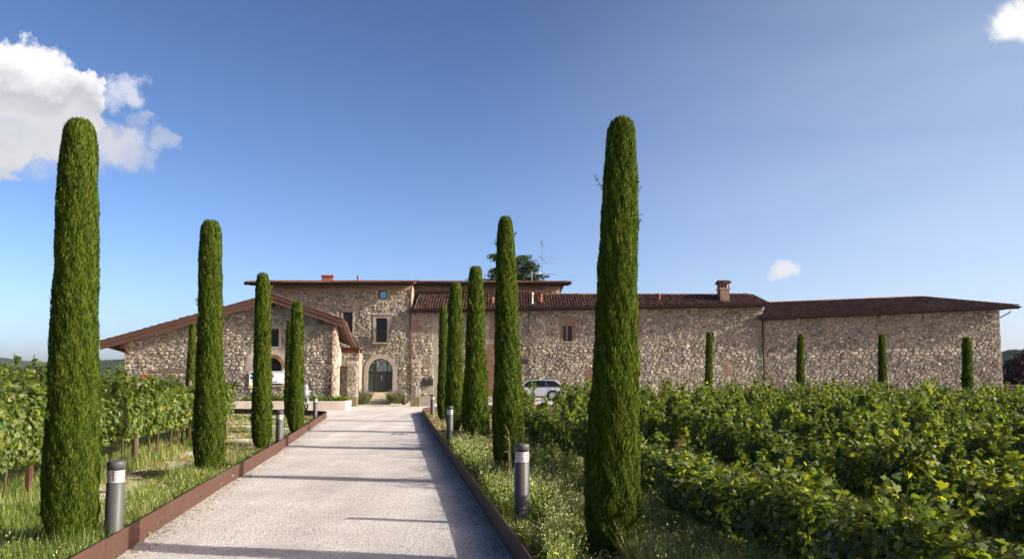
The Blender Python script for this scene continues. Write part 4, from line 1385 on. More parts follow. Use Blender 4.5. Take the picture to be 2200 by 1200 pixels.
# ------------------------------------------------------------------ left gabled house
def build_gable():
    c = P(500, 800, 55)
    pl = Plane(c.x, 55, 2.0)
    H = pl.hit
    root = empty('gabled_house', (c.x, 55, 0), 'gabled stone house on the left with brown bargeboards, barred window and brick arched opening', 'house')
    OV = .95
    pe = Plane(pl.o.x + pl.N.x * OV, pl.o.y + pl.N.y * OV, 2.0)
    A = pe.pt(*pe.hit(585, 632)); Lt = pe.pt(*pe.hit(215, 734)); E1 = pe.pt(*pe.hit(736, 686)); E2 = P(757, 739, 70)
    uL = H(271, 800)[0]; uR = H(717, 830)[0]
    zb = -.4
    # wall top follows the underside of the roof
    def roofz(u):
        ua, ul, ue = (pe.hit(585, 632), pe.hit(215, 734), pe.hit(736, 686))
        if u < ua[0]: return ul[1] + (ua[1] - ul[1]) * (u - ul[0]) / (ua[0] - ul[0])
        return ua[1] + (ue[1] - ua[1]) * (u - ua[0]) / (ue[0] - ua[0])
    d = .33
    uA = pe.hit(585, 632)[0]
    outline = [(uL, zb), (uR, zb), (uR, roofz(uR) - d), (uA, roofz(uA) - d), (uL, roofz(uL) - d)]
    cuv = H(583.5, 790); r = H(605.5, 790)[0] - cuv[0]; cu, zs = cuv
    zo = H(583, 826)[1]
    win = (*H(568, 744), *H(599, 706))
    win = (*H(582 - 17, 744), *H(599.5, 706))
    arch = (cu - r, zo, cu + r, zs + r)
    wall = wall_backing(root, pl, outline, [win, arch])
    base = chain(wall)
    ptch = [H(*q) for q in ((528, 795), (543, 800), (619, 800), (618, 746), (545, 748), (527, 768))]
    avoid = [ptch, rect(win[0] - .16, win[1] - .2, win[2] + .18, win[3] + .2), [(u, z) for u, z in arch_pts(pl, cu, zs, r + .24, r + .24, 16)] + [(cu - r - .24, zo - .12), (cu + r + .24, zo - .12)]]
    b0 = H(320, 799); b1 = H(407, 795)
    avoid.append(rect(b0[0], b0[1], b1[0], b1[1]))
    # grey rendered areas
    ar2 = [H(*q) for q in ((684, 800), (706, 800), (706, 720), (690, 716))]
    rubble(wall, pl, outline, avoid, (.25, .155), 77, hmul=1.0)
    mb = MB()
    # plaster patch with a ragged outline, cut clear of the arch and window
    def patch(poly, o1, seed):
        rr = random.Random(seed); q = []
        for i in range(len(poly)):
            a = poly[i]; b = poly[(i + 1) % len(poly)]
            for t in (0, .25, .5, .75): q.append((a[0] + (b[0] - a[0]) * t + rr.uniform(-.08, .08), a[1] + (b[1] - a[1]) * t + rr.uniform(-.07, .07)))
        return q
    gy = 12
    us = np.linspace(ptch[0][0] - .1, ptch[2][0] + .1, 46); zs_ = np.linspace(ptch[1][1] - .1, ptch[3][1] + .15, 34)
    q = patch(ptch, .03, 3)
    for i in range(45):
        for j in range(33):
            um, zm = (us[i] + us[i + 1]) / 2, (zs_[j] + zs_[j + 1]) / 2
            if not inside(q, um, zm): continue
            if (um - cu) ** 2 + (zm - zs) ** 2 < (r + .2) ** 2 or (abs(um - cu) < r + .2 and zm < zs): continue
            if win[0] - .13 < um < win[2] + .13 and zm > win[1] - .13: continue
            def o_(u, z): return .035 + .012 * math.sin(u * 5 + z * 3) + .008 * math.sin(z * 11)
            mb.add([pl.pt(us[i], zs_[j], o_(us[i], zs_[j])), pl.pt(us[i + 1], zs_[j], o_(us[i + 1], zs_[j])), pl.pt(us[i + 1], zs_[j + 1], o_(us[i + 1], zs_[j + 1])), pl.pt(us[i], zs_[j + 1], o_(us[i], zs_[j + 1]))], [(0, 1, 2, 3)], 0, True)
    mb.build('plaster_patch', M['plaster'], wall)
    window(wall, pl, win, .13, grille=(6, 7))
    # arched opening
    ao = empty('arched_opening', (0, 0, 0)); ao.parent = wall; ao.location = Vector(pl.pt(cu, zo)) - base
    mb = MB(); spandrel(mb, pl, cu, zs, r, arch[0], arch[2], arch[3], .001); mb.build('arch_backing', M['mortar'], ao)
    n = 27
    rr = random.Random(2)
    me = MB(); arch_ring(me, pl, cu, zs, r, r + .235, -.1, .06, n, .012, rr=rr); me.build('arch_bricks', M['brick'], ao)['kind'] = 'stuff'
    for sgn in (-1, 1):
        ua, ub = cu + sgn * r, cu + sgn * (r + .16)
        part('jamb_stone', M['cutstone'], ao, lambda q_: slab(q_, pl, min(ua, ub), zo, max(ua, ub), zs - .01, -.1, .06), bevel=.01)
    part('window_sill', M['cutstone'], ao, lambda q_: slab(q_, pl, cu - r - .18, zo - .13, cu + r + .18, zo, -.1, .1), bevel=.01)
    part('pane', M['glass'], ao, lambda q_: slab(q_, pl, cu - r, zo, cu + r, zs + r, -.3, -.27))
    g = MB()
    for k in range(7):
        u = cu - r + 2 * r * (k + .5) / 7
        slab(g, pl, u - .014, zo, u + .014, zs + math.sqrt(max(.001, r * r - (u - cu) ** 2)), -.09, -.062)
    for z in (zs, zs - .35, zs - .7): slab(g, pl, cu - r, z - .014, cu + r, z + .014, -.094, -.058)
    for rad in (r * .38, r * .72): arch_ring(g, pl, cu, zs, rad, rad + .03, -.093, -.06, 14)
    g.build('grille', M['iron'], ao)
    part('timber_lintel', M['postwood'], wall, lambda q_: slab(q_, pl, b0[0], b0[1], b1[0], b1[1], -.02, .06), bevel=.01)
    # side wall receding to the gate, whitewashed strip and stones
    ps0 = pl.pt(uR, 0); ps1 = P(734, 790, 70.5)
    ang = math.degrees(math.atan2(ps1.y - ps0.y, ps1.x - ps0.x))
    ps = Plane(ps0.x, ps0.y, ang)
    L = (Vector((ps1.x, ps1.y, 0)) - Vector((ps0.x, ps0.y, 0))).length
    zr0 = roofz(uR) - d
    so = [(0, zb), (L, zb), (L, 3.6), (0, zr0)]
    sw = wall_backing(root, ps, so, [], 'side_wall', M['plaster'])
    rubble(sw, ps, [(0, zb), (L * .35, zb), (L * .35, 4.4), (0, zr0)], [], (.28, .175), 78, top_n=0)
    # left side wall, rear wall
    mb = MB()
    mb.add([pl.pt(uL, zb, 0), pl.pt(uL, zb, -14), pl.pt(uL, roofz(uL) - d, -14), pl.pt(uL, roofz(uL) - d, 0)], [(0, 1, 2, 3)])
    mb.build('left_wall', M['mortar'], root)
    # ragged stones on the left corner
    rr = random.Random(9); z = zb
    while z < roofz(uL) - .6:
        h = rr.uniform(.14, .3); w = rr.uniform(.2, .5)
        mb = MB(); slab(mb, pl, uL - rr.uniform(.0, .07), z + .01, uL + w, z + h - .01, -.4, .03 + rr.uniform(0, .06))
        mb.build('quoin', STONES[rr.choice((0, 1, 2, 4))], wall, bevel=.03); z += h
    # roof: two slopes falling from a ridge that runs back and to the left
    rd = ((E2 - E1) - (E1 - A) * ((E2 - E1).z / (E1 - A).z)).normalized()
    if rd.y < 0: rd = -rd
    Rg = A + rd * ((72 - A.y) / rd.y)
    Lb = Lt + rd * ((72 - Lt.y) / rd.y)
    tn = Vector((0, 0, -.17))
    rfm = MB(); rfm.prism([A, E1, E2, Rg], tn); r1 = rfm.build('roof', M['soffit'], root)
    rfm = MB(); rfm.prism([Lt, A, Rg, Lb], tn); r2 = rfm.build('roof', M['soffit'], root)
    for (r_, e0, e1, poly, sd) in ((r1, E1, E2, [A, E1, E2, Rg], 4), (r2, Lt, Lb, [Lt, A, Rg, Lb], 6)):
        o, nn = roof_plane(poly[0], poly[1], poly[2])
        tiles(r_, e0, e1, poly, nn, .26, .42, 'tile', sd)
    # bargeboards: two stepped boards on each rake
    for a, b in ((Lt, A), (A, E1)):
        n_ = pl.N * .03
        dn = Vector((0, 0, -1))
        dirv = (b - a).normalized()
        def board(q, top, bot, o0, o1):
            q.add([a + dn * top + pl.N * o0, b + dn * top + pl.N * o0, b + dn * bot + pl.N * o0, a + dn * bot + pl.N * o0,
                   a + dn * top + pl.N * o1, b + dn * top + pl.N * o1, b + dn * bot + pl.N * o1, a + dn * bot + pl.N * o1],
                  [(0, 1, 2, 3), (7, 6, 5, 4), (0, 4, 5, 1), (1, 5, 6, 2), (2, 6, 7, 3), (3, 7, 4, 0)])
        part('bargeboard', M['wood'], r1 if a is A else r2, lambda q: board(q, -.06, .2, .005, .05))
        part('bargeboard', M['wood'], r1 if a is A else r2, lambda q: board(q, .16, .47, -.05, .0))
        part('verge_flashing', M['wood'], r1 if a is A else r2, lambda q: board(q, -.075, -.0, .052, .085))
    # purlin ends under the rake
    for px, py in ((272, 735), (692, 684), (585, 656), (430, 694)):
        u, z = H(px, py); zz = roofz(u) - .52 if px != 585 else roofz(u) - .5
        part('purlin', M['wood'], r2 if px < 585 else r1, lambda q: slab(q, pl, u - .13, zz - .16, u + .13, zz + .14, -.1, .62), bevel=.01)
    part('brace', M['soffit'], r2, lambda q: q.bar(pl.pt(uL + .1, roofz(uL) - 1.0, .05), pl.pt(uL + .05, roofz(uL) - .62, .55), .1, .12))
    # rafters and scalloped tile ends under the left eave, soffit boards under the right
    for k in range(18):
        p = Lt + (Lb - Lt) * ((k + .4) / 18) + Vector((.1, 0, -.22))
        part('rafter', M['wood'], r2, lambda q: q.bar(p, p + (A - Lt).normalized() * 1.7, .1, .12))
    sb = MB()
    o, nn = roof_plane(A, E1, E2)
    for k in range(60):
        t0, t1 = k / 60, (k + .86) / 60
        dA = (A - E1) * .42
        z_ = Vector((0, 0, -.178 - .012 * (k % 2)))
        sb.add([E1 + (E2 - E1) * t0 + z_, E1 + (E2 - E1) * t1 + z_, E1 + (E2 - E1) * t1 + dA + z_, E1 + (E2 - E1) * t0 + dA + z_], [(0, 1, 2, 3)])
    sb.build('soffit_boards', M['soffit'], r1)['kind'] = 'stuff'
    part('eave_board', M['wood'], r1, lambda q: q.bar(E1 + Vector((.04, 0, -.13)), E2 + Vector((.04, 0, -.13)), .05, .34))
    gutter(r1, E1 + Vector((.14, 0, -.1)), E2 + Vector((.14, 0, -.1)), .09, m='copper')
    gutter(r2, Lb + Vector((-.08, 0, -.1)), Lt + Vector((-.08, 0, -.1)), .09, m='copper')
    # lower roof end and timber lintel by the gate
    pg = Plane(P(750, 750, 70).x, 70, 2)
    K = pg.hit
    def low(q):
        a = K(734, 746); b = K(771, 757); slab(q, pg, a[0], b[1], b[0], a[1], -.6, .05)
    part('timber_beam', M['soffit'], r1, low)
    def lowr(q):
        q.prism([pg.pt(*K(752, 739.5), .3), pg.pt(*K(775, 745.5), .3), pg.pt(*K(775, 745.5), -1.5), pg.pt(*K(752, 739.5), -1.5)], (0, 0, -.13))
    part('porch_roof', M['wood'], r1, lowr)
    a = K(733, 880); b = K(769, 757)
    pw = wall_backing(root, pg, rect(a[0], zb, b[0], b[1]), [], 'porch_wall')
    rubble(pw, pg, rect(a[0], zb, b[0], b[1]), [], (.28, .18), 79, top_n=0)
    part('porch_side', M['mortar'], pw, lambda q: slab(q, pg, b[0] - .02, zb, b[0], b[1], -2.6, -.005))
    part('down_pipe', M['copper'], root, lambda q: q.tube([pg.pt(*K(771.5, 748), .12), pg.pt(K(771.5, 748)[0], K(771, 858)[1], .12)], .05, 8))
    # front right and left down pipes
    u = H(712.5, 800)[0]
    part('down_pipe', M['copper'], root, lambda q: q.tube([pl.pt(u, H(712, 856)[1], .12), pl.pt(u, H(712, 702)[1], .12), pl.pt(H(722, 694)[0], H(722, 692)[1], .2), pl.pt(H(733, 688)[0], H(733, 687)[1], .45), E1 + Vector((.12, .2, -.2))], .05, 8))
    part('down_pipe', M['copper'], root, lambda q: q.tube([pl.pt(uL - .05, zb + .5, .1), pl.pt(uL - .05, H(272, 757)[1], .1), pl.pt(uL - .35, H(272, 753)[1], .12), pl.pt(H(228, 744)[0], H(228, 744)[1], .2), Lt + Vector((.0, .25, -.2))], .05, 8))
    return pl, uL, uR


PLG, GUL, GUR = build_gable()


# ------------------------------------------------------------------ gate pillars, low walls, letter boxes, planter
def pillar(px0, px1, pyt, label):
    Y = 66
    pl = Plane(P((px0 + px1) / 2, 800, Y).x, Y, 2)
    K = pl.hit
    w = (K(px1, 820)[0] - K(px0, 820)[0]) / 2
    zt = K((px0 + px1) / 2, pyt)[1]; gz = float(zg(pl.o.x, Y)) - .1
    root = empty('gate_pillar', (pl.o.x, Y, gz), label, 'gate pillar', 'gate pillars either side of the entrance court')
    mb = MB(); slab(mb, pl, -w, gz, w, zt - .3, -2 * w, 0)
    sh = mb.build('shaft', M['mortar'], root)
    for (p2, o0) in ((pl, 0),):
        rubble(sh, pl, rect(-w, gz + .75, w, zt - .3), [], (.3, .22), int(px0), top_n=60)
    pr = Plane(*(pl.pt(w, 0).xy), 92)
    rubble(sh, pr, rect(0, gz + .75, 2 * w, zt - .3), [], (.3, .22), int(px0) + 1, top_n=0)
    part('plinth', M['moss'], root, lambda q: slab(q, pl, -w - .05, gz, w + .05, gz + .78, -2 * w - .05, .06), bevel=.03)
    part('cap', M['cutstone'], root, lambda q: slab(q, pl, -w - .04, zt - .29, w + .04, zt, -2 * w - .04, .06), bevel=.02)


pillar(745.5, 766, 774.5, 'left stone gate pillar with dark cap, next to the copper down pipe and the concrete planter')
pillar(883.5, 901, 771.5, 'right stone gate pillar with dark cap, below the tall down pipe and beside the letter boxes')


def low_wall(px0, px1, pyt, seed, label):
    Y = 66.4
    pl = Plane(P((px0 + px1) / 2, 800, Y).x, Y, 2); K = pl.hit
    u0 = K(px0, 820)[0]; u1 = K(px1, 820)[0]; zt = K((px0 + px1) / 2, pyt)[1]; gz = float(zg(pl.o.x, Y)) - .1
    root = empty('low_stone_wall', (pl.o.x, Y, gz), label, 'garden wall', 'low walls joining the gate pillars')
    mb = MB(); slab(mb, pl, u0, gz, u1, zt - .08, -.35, 0); w = mb.build('wall', M['mortar'], root)
    if seed == 91: rubble(w, pl, rect(u0, gz, u1, zt - .1), [], (.34, .24), seed, top_n=300)
    else: rubble(w, pl, rect(u0, gz + .9, u1, zt - .1), [rect(u0 + .2, gz + 1.1, u1, gz + 2.0)], (.34, .24), seed, top_n=300)
    n = int((u1 - u0) / .2)
    t = MB()
    for k in range(n):
        u = u0 + (k + .5) * (u1 - u0) / n
        t.tube([pl.pt(u, zt - .1, .1), pl.pt(u, zt + .0, -.45)], [.1, .09], 8)
    t.build('coping_tiles', M['oldbrick'], root)
    return pl


low_wall(714, 745, 788, 91, 'low stone wall with tile coping between the gabled house and the left gate pillar')
pw = low_wall(901.5, 931, 786, 92, 'low part plastered wall with tile coping between the right gate pillar and the wing')
K = pw.hit
for k, (a, b, lab) in enumerate(((909, 919.5, 'black letter box on the low wall, the left of the pair'), (920.5, 931, 'black letter box on the low wall, the right of the pair by the down pipe'))):
    p = pw.pt(*K((a + b) / 2, 821), .2)
    root = empty('letter_box', p, lab, 'letter box', 'letter boxes beside the gate')
    part('body', M['blackplastic'], root, lambda q: slab(q, pw, K(a, 827)[0], K(a, 828)[1], K(b, 827)[0], K(b, 814.5)[1], .08, .33), bevel=.015)
    part('flap', M['gutter'], root, lambda q: slab(q, pw, K(a + 2, 827)[0], K(a, 819.5)[1], K(b - 2, 827)[0], K(b, 817)[1], .332, .345))

# concrete planter in front of the gabled house
def planter():
    Y = 53.0
    a = P(530, 868, Y); b = P(743, 868, Y)
    zt = P(743, 861, Y).z; z0 = -.3
    root = empty('concrete_planter', (b.x, Y, 0), 'long low pale concrete planter wall in front of the gabled house', 'planter')
    line = [(a.x - 3, Y), (a.x, Y), (b.x, Y)]
    n = 6
    for k in range(n):
        x0 = a.x - 3 + (b.x - a.x + 3) * k / n; x1 = a.x - 3 + (b.x - a.x + 3) * (k + 1) / n
        part('wall_panel', M['concrete'], root, lambda q: q.box(((x0 + x1) / 2, Y + .1, (zt + z0) / 2), (x1 - x0 - .012, .2, zt - z0)), bevel=.012)
    part('end_panel', M['concrete'], root, lambda q: q.box((b.x - .1, Y + 1.0, (zt + z0) / 2), (.2, 1.58, zt - z0)), bevel=.012)
    part('soil_bed', M['soil'], root, lambda q: q.box(((a.x + b.x) / 2 - 1.5, Y + .95, zt - .2), (b.x - a.x + 2.5, 1.5, .2)))
    return zt


ZPL = planter()

# boards fixed to the gabled house
def signs():
    H = PLG.hit
    a = H(558, 823); b = H(613.5, 797)
    p = PLG.pt((a[0] + b[0]) / 2, a[1], .2)
    root = empty('company_sign', p, 'white sign board with navy stripe and teal lettering below the brick arch', 'sign')
    part('board', M['white'], root, lambda q: slab(q, PLG, a[0], a[1], b[0], b[1], .13, .16), bevel=.004)
    part('backing_rail', M['cutstone'], root, lambda q: slab(q, PLG, a[0] + .1, a[1] + .1, b[0] - .1, a[1] + .18, .04, .128))
    w = b[0] - a[0]; h = b[1] - a[1]
    pr = MB(); slab(pr, PLG, a[0] + .05, b[1] - .085, b[0] - .05, b[1] - .045, .16, .163); pr.build('stripe', M['navy'], root)
    pr = MB()
    for k in range(6):
        z = b[1] - .16 - k * .068
        x0 = a[0] + w * (.50 if k % 2 else .46); x1 = x0 + w * (.19 if k % 2 else .24)
        slab(pr, PLG, x0, z, x1, z + .012, .16, .163)
    pr.build('small_print', M['greyink'], root)
    def text(body, size, u, z, m, shear=0, name='lettering'):
        cu_ = bpy.data.curves.new('t', 'FONT'); cu_.body = body; cu_.size = size; cu_.extrude = .002; cu_.shear = shear; cu_.offset = .003
        cu_.resolution_u = 2
        o = bpy.data.objects.new('t', cu_); COL.objects.link(o)
        dg = bpy.context.evaluated_depsgraph_get(); me = bpy.data.meshes.new_from_object(o.evaluated_get(dg)); bpy.data.objects.remove(o)
        me.materials.clear(); me.materials.append(M[m])
        Rm = Matrix((PLG.U, Vector((0, 0, 1)), PLG.N)).transposed().to_4x4()
        me.transform(Matrix.Translation(PLG.pt(u, z, .164) - chain(root)) @ Rm)
        link_mesh(name, me, root)
    text('PAPE', .135, a[0] + w * .50, a[1] + .04, 'teal', .3)
    text('srl serramenti', .06, a[0] + w * .74, a[1] + .06, 'greyink', 0, 'small_lettering') if False else None
    pr = MB(); slab(pr, PLG, a[0] + w * .78, a[1] + .065, a[0] + w * .94, a[1] + .09, .16, .163); pr.build('small_print', M['greyink'], root)
    # second board
    a = H(535.5, 833); b = H(556, 797.5)
    p = PLG.pt((a[0] + b[0]) / 2, a[1], .2)
    root = empty('safety_board', p, 'narrow upright board with blue discs and orange edge, half behind the third left cypress', 'sign')
    part('board', M['white'], root, lambda q: slab(q, PLG, a[0] + .03, a[1], b[0], b[1], .13, .16), bevel=.003)
    part('edge_strip', M['orangeframe'], root, lambda q: slab(q, PLG, a[0], a[1] - .01, a[0] + .03, b[1] + .01, .125, .17))
    for k in range(2):
        mb = MB(); n = 16; cz = b[1] - .13 - k * .24; cx = a[0] + .16
        mb.add([PLG.pt(cx + .09 * math.cos(2 * math.pi * i / n), cz + .09 * math.sin(2 * math.pi * i / n), .163) for i in range(n)], [tuple(range(n))])
        mb.build('disc', M['blueink'], root)
    part('lime_strip', M['limeink'], root, lambda q: slab(q, PLG, a[0] + .05, a[1] + .03, b[0] - .04, a[1] + .17, .16, .163))


signs()

# rooftop aerials
def aerials():
    Y = 76.5
    b = P(1165, 632, Y); t = P(1165, 516, Y)
    root = empty('roof_aerial', (b.x, Y, b.z - .4), 'tall thin television aerial mast with three sets of rods above the tiled roof', 'aerial')
    part('mast', M['alu'], root, lambda q: q.tube([(b.x, Y, b.z - .4), (b.x, Y, t.z)], [.024, .018], 6))
    def at(px, py, dy=0): return P(px, py, Y + dy)
    q = MB()
    q.tube([at(1161, 551.5, -.3), at(1176.5, 566, .5)], .022, 5)
    for (x0, y0, x1, y1) in ((1123, 555.5, 1201, 547), (1134, 559.5, 1202.5, 550.5), (1139, 562.5, 1203, 555.5), (1151, 568, 1207, 562)):
        q.tube([at(x0, y0), at(x1, y1)], .007, 4)
    q.build('rod_array', M['alu'], root)
    q = MB()
    q.tube([at(1162, 520), at(1172.5, 536)], .02, 5)
    for k in range(4):
        y = 517 + k * 2.4; q.tube([at(1159 + k * .4, y), at(1170 + k * .3, y - .3)], .009, 4)
    q.build('rod_array', M['alu'], root)
    q = MB()
    q.tube([at(1165, 588), at(1196, 590)], .014, 5)
    for k in range(12): q.tube([at(1175 + k * 1.8, 588.6 + k * .1 - 1.1, -.2), at(1175 + k * 1.8, 588.6 + k * .1 + 1.1, .2)], .008, 4)
    q.tube([at(1171, 582), at(1171, 595)], .012, 4)
    q.build('rod_array', M['alu'], root)
    q = MB()
    for px in (1161, 1170): q.tube([at(1165, 600), at(px, 634, .5)], .006, 4)
    q.build('stay_wires', M['alu'], root)
    p = P(1143, 606, 80); t = P(1143, 582, 80)
    r2 = empty('small_aerial', (p.x, 80, p.z - .4), 'short white aerial mast with one horizontal boom in front of the cedar', 'aerial')
    part('mast', M['whitepaint'], r2, lambda q: q.tube([(p.x, 80, p.z - .4), (p.x, 80, t.z)], .03, 6))
    def bm(q):
        q.tube([P(1143, 587, 80), P(1163, 586, 80)], .025, 5)
        for k in range(7): q.tube([P(1145 + k * 2.6, 586.8, 79.7), P(1145 + k * 2.6, 586.8, 80.3)], .01, 4)
    part('boom', M['whitepaint'], r2, bm)


aerials()

# ------------------------------------------------------------------ numpy scatter helpers
def kites(pos, axis, width_dir, length, width, bend=None, nmid=1):
    """quads (kite shaped) for sprays and blades. arrays (n,3),(n,)"""
    a = pos - width_dir * (width * .18)[:, None]
    mid = pos + axis * (length * .45)[:, None]
    if bend is not None: mid = mid + bend * .35; tip = pos + axis * length[:, None] + bend
    else: tip = pos + axis * length[:, None]
    l = mid - width_dir * (width * .5)[:, None]; r = mid + width_dir * (width * .5)[:, None]
    n = len(pos)
    V = np.stack([pos, r, tip, l], 1).reshape(-1, 3)
    idx = np.arange(4 * n)
    return V, np.full(n, 4), idx


def unit(v):
    return v / np.maximum(1e-9, np.linalg.norm(v, axis=1))[:, None]


# ------------------------------------------------------------------ bollards
def make_bollard():
    root = empty('bollard_light', (0, 0, 0))
    r = .098
    def f(name, prof, m, n=28, bev=None):
        mb = MB(); mb.lathe((0, 0, 0), prof, n); return mb.build(name, M[m], root)
    f('post', [(r, -.25), (r, .756), (r - .004, .76), (0, .76)], 'bollard')
    f('cap', [(0, .905), (r, .905), (r, .985), (r - .006, .996), (r - .02, 1.0), (0, 1.0)], 'bollard')
    prof = []
    z = .762
    while z < .89:
        prof += [(r - .014, z), (r - .002, z + .005), (r - .003, z + .015), (r - .014, z + .021)]; z += .0232
    f('louvre', prof, 'steel')
    mb = MB()
    for k in range(3):
        a = 2 * math.pi * k / 3 + .6
        mb.box(((r - .008) * math.cos(a), (r - .008) * math.sin(a), .85), (.014, .014, .11), rz=a)
    mb.build('strut', M['bollard'], root)
    return root


def copy_tree(o, parent=None):
    c = o.copy(); COL.objects.link(c)
    if parent is not None: c.parent = parent
    for ch in list(o.children): copy_tree(ch, c)
    return c


BL = [(251, 10.25, 0.0, 'left nearest'), (602, 24.8, 0.0, ''), (678, 41.2, 0.0, ''), (1120.5, 12.1, .05, ''), (967, 26.8, .05, ''), (929.5, 43.5, .05, '')]
BLAB = ['large anthracite bollard light behind the left edging, beside the nearest left cypress', 'anthracite bollard light left of the drive, right of the third left cypress',
        'small bollard light at the left turn of the drive, in front of the concrete planter', 'anthracite bollard light standing in flowering weeds between the two nearest right cypresses',
        'anthracite bollard light on bare soil right of the drive, beside the third right cypress', 'small bollard light at the right turn of the drive, in front of the letter boxes']
proto = make_bollard()
for i, (px, Y, z, _) in enumerate(BL):
    o = proto if i == 0 else copy_tree(proto)
    topy = 806 - (z + 1.0 - CAMZ) * F / Y
    p = P(px, topy, Y)
    o.location = (p.x, Y, z)
    o.rotation_euler = (rnd.uniform(-.006, .006), rnd.uniform(-.006, .006), rnd.uniform(0, 1))
    tag(o, BLAB[i], 'bollard light', 'bollard lights along the drive')


# ------------------------------------------------------------------ cypresses
def cypress_mesh(name, H, prof, n, sl, sw, seed, lean=0.0, tuft=1.0, core=None):
    """prof: list of (height fraction, radius)"""
    g = np.random.default_rng(seed)
    hf = np.array([p[0] for p in prof]); rf = np.array([p[1] for p in prof])
    # sample heights by radius
    t = g.random(n * 2); keep = g.random(n * 2) < np.interp(t, hf, rf) / rf.max(); t = t[keep][:n]
    n = len(t)
    th = g.random(n) * 2 * np.pi
    R = np.interp(t, hf, rf)
    lump = 1 + .03 * np.sin(3 * th + 4 * t * H) + .025 * np.sin(7 * th - 9 * t * H + seed) + .02 * np.sin(13 * th + 21 * t * H) + .02 * np.sin(2 * th + 13 * t * H + seed)
    depth = 1 - .22 * g.random(n) ** 1.6
    r = R * lump * depth
    z = t * H
    pos = np.stack([r * np.cos(th), r * np.sin(th), z], 1)
    out = np.stack([np.cos(th), np.sin(th), np.zeros(n)], 1)
    up = np.array([0, 0, 1.0])
    # streaky locks: nearby sprays share a tilt
    lock = .08 * np.sin(19 * th + 3 * np.sin(5 * z)) + .09 * np.sin(11 * z + 6 * th)
    tang = np.stack([-np.sin(th), np.cos(th), np.zeros(n)], 1)
    tilt = np.clip(.15 + g.normal(0, .09, n), -.1, .5)
    ax = unit(up[None] * 1.0 + out * tilt[:, None] + tang * (lock + g.normal(0, .12, n))[:, None])
    topk = np.clip((t - .93) / .07, 0, 1)
    ax = unit(ax * (1 - topk * .6)[:, None] + up[None] * (topk * .6)[:, None])
    wd = unit(np.cross(ax, g.normal(0, 1, (n, 3)) * .5 + out))
    ln = sl * (.55 + .9 * g.random(n)); wi = sw * (.6 + .8 * g.random(n))
    V, pn, idx = kites(pos, ax, wd, ln, wi)
    # light, mid, deep: outermost tips are fresher growth
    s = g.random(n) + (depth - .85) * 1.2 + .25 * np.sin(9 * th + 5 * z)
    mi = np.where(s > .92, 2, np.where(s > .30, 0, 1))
    # a few stray tufts beyond the clipped outline
    k = int(8 * tuft)
    Vs = [V]; pns = [pn]; ids = [idx]; mis = [mi]; off = len(V)
    for q in range(k):
        tt = g.random() ** .8 * .96; an = g.random() * 2 * np.pi; m = g.integers(10, 34)
        rr = np.interp(tt, hf, rf)
        c = np.array([rr * np.cos(an), rr * np.sin(an), tt * H])
        o_ = np.array([np.cos(an), np.sin(an), 1.6 + g.random() * 1.5]); o_ /= np.linalg.norm(o_)
        s_ = g.random(m) * (.06 + .14 * g.random())
        pp = c + o_ * s_[:, None] + g.normal(0, .012, (m, 3))
        a2 = unit(o_[None] + g.normal(0, .35, (m, 3)))
        w2 = unit(np.cross(a2, g.normal(0, 1, (m, 3))))
        v2, p2, i2 = kites(pp, a2, w2, sl * .7 * (.6 + g.random(m)), sw * (.6 + .6 * g.random(m)))
        Vs.append(v2); pns.append(p2); ids.append(i2 + off); off += len(v2); mis.append(np.full(m, int(g.integers(0, 3))))
    # crown tips
    m = int(420)
    th = g.random(m) * 6.283; rr = np.sqrt(g.random(m)) * np.interp(.985, hf, rf) * 1.0
    pp = np.stack([rr * np.cos(th), rr * np.sin(th), H * (.975 + .012 * g.random(m))], 1)
    a2 = unit(np.stack([np.cos(th) * .22, np.sin(th) * .22, np.ones(m)], 1) + g.normal(0, .12, (m, 3)))
    w2 = unit(np.cross(a2, g.normal(0, 1, (m, 3))))
    v2, p2, i2 = kites(pp, a2, w2, sl * 1.1 * (.5 + g.random(m)), sw * .8 * (.6 + .6 * g.random(m)))
    Vs.append(v2); pns.append(p2); ids.append(i2 + off); off += len(v2); mis.append(g.choice([0, 2, 3], m))
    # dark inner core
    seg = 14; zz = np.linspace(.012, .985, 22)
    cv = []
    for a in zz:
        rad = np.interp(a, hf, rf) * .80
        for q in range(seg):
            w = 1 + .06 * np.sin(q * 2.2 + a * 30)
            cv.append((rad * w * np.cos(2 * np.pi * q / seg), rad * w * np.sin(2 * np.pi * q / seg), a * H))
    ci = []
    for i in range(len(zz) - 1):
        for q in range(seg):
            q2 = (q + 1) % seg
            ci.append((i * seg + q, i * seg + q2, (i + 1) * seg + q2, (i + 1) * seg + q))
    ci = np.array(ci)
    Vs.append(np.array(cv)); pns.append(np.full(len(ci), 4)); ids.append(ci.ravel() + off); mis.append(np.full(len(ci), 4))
    V = np.concatenate(Vs)
    V[:, 0] += lean * (V[:, 2] / H)
    return np_mesh(name, V, np.concatenate(pns), np.concatenate(ids), np.concatenate(mis),
                   [M['cypA'], M['cypB'], M['cypC'], M['cyptop'], M['cypcore']])


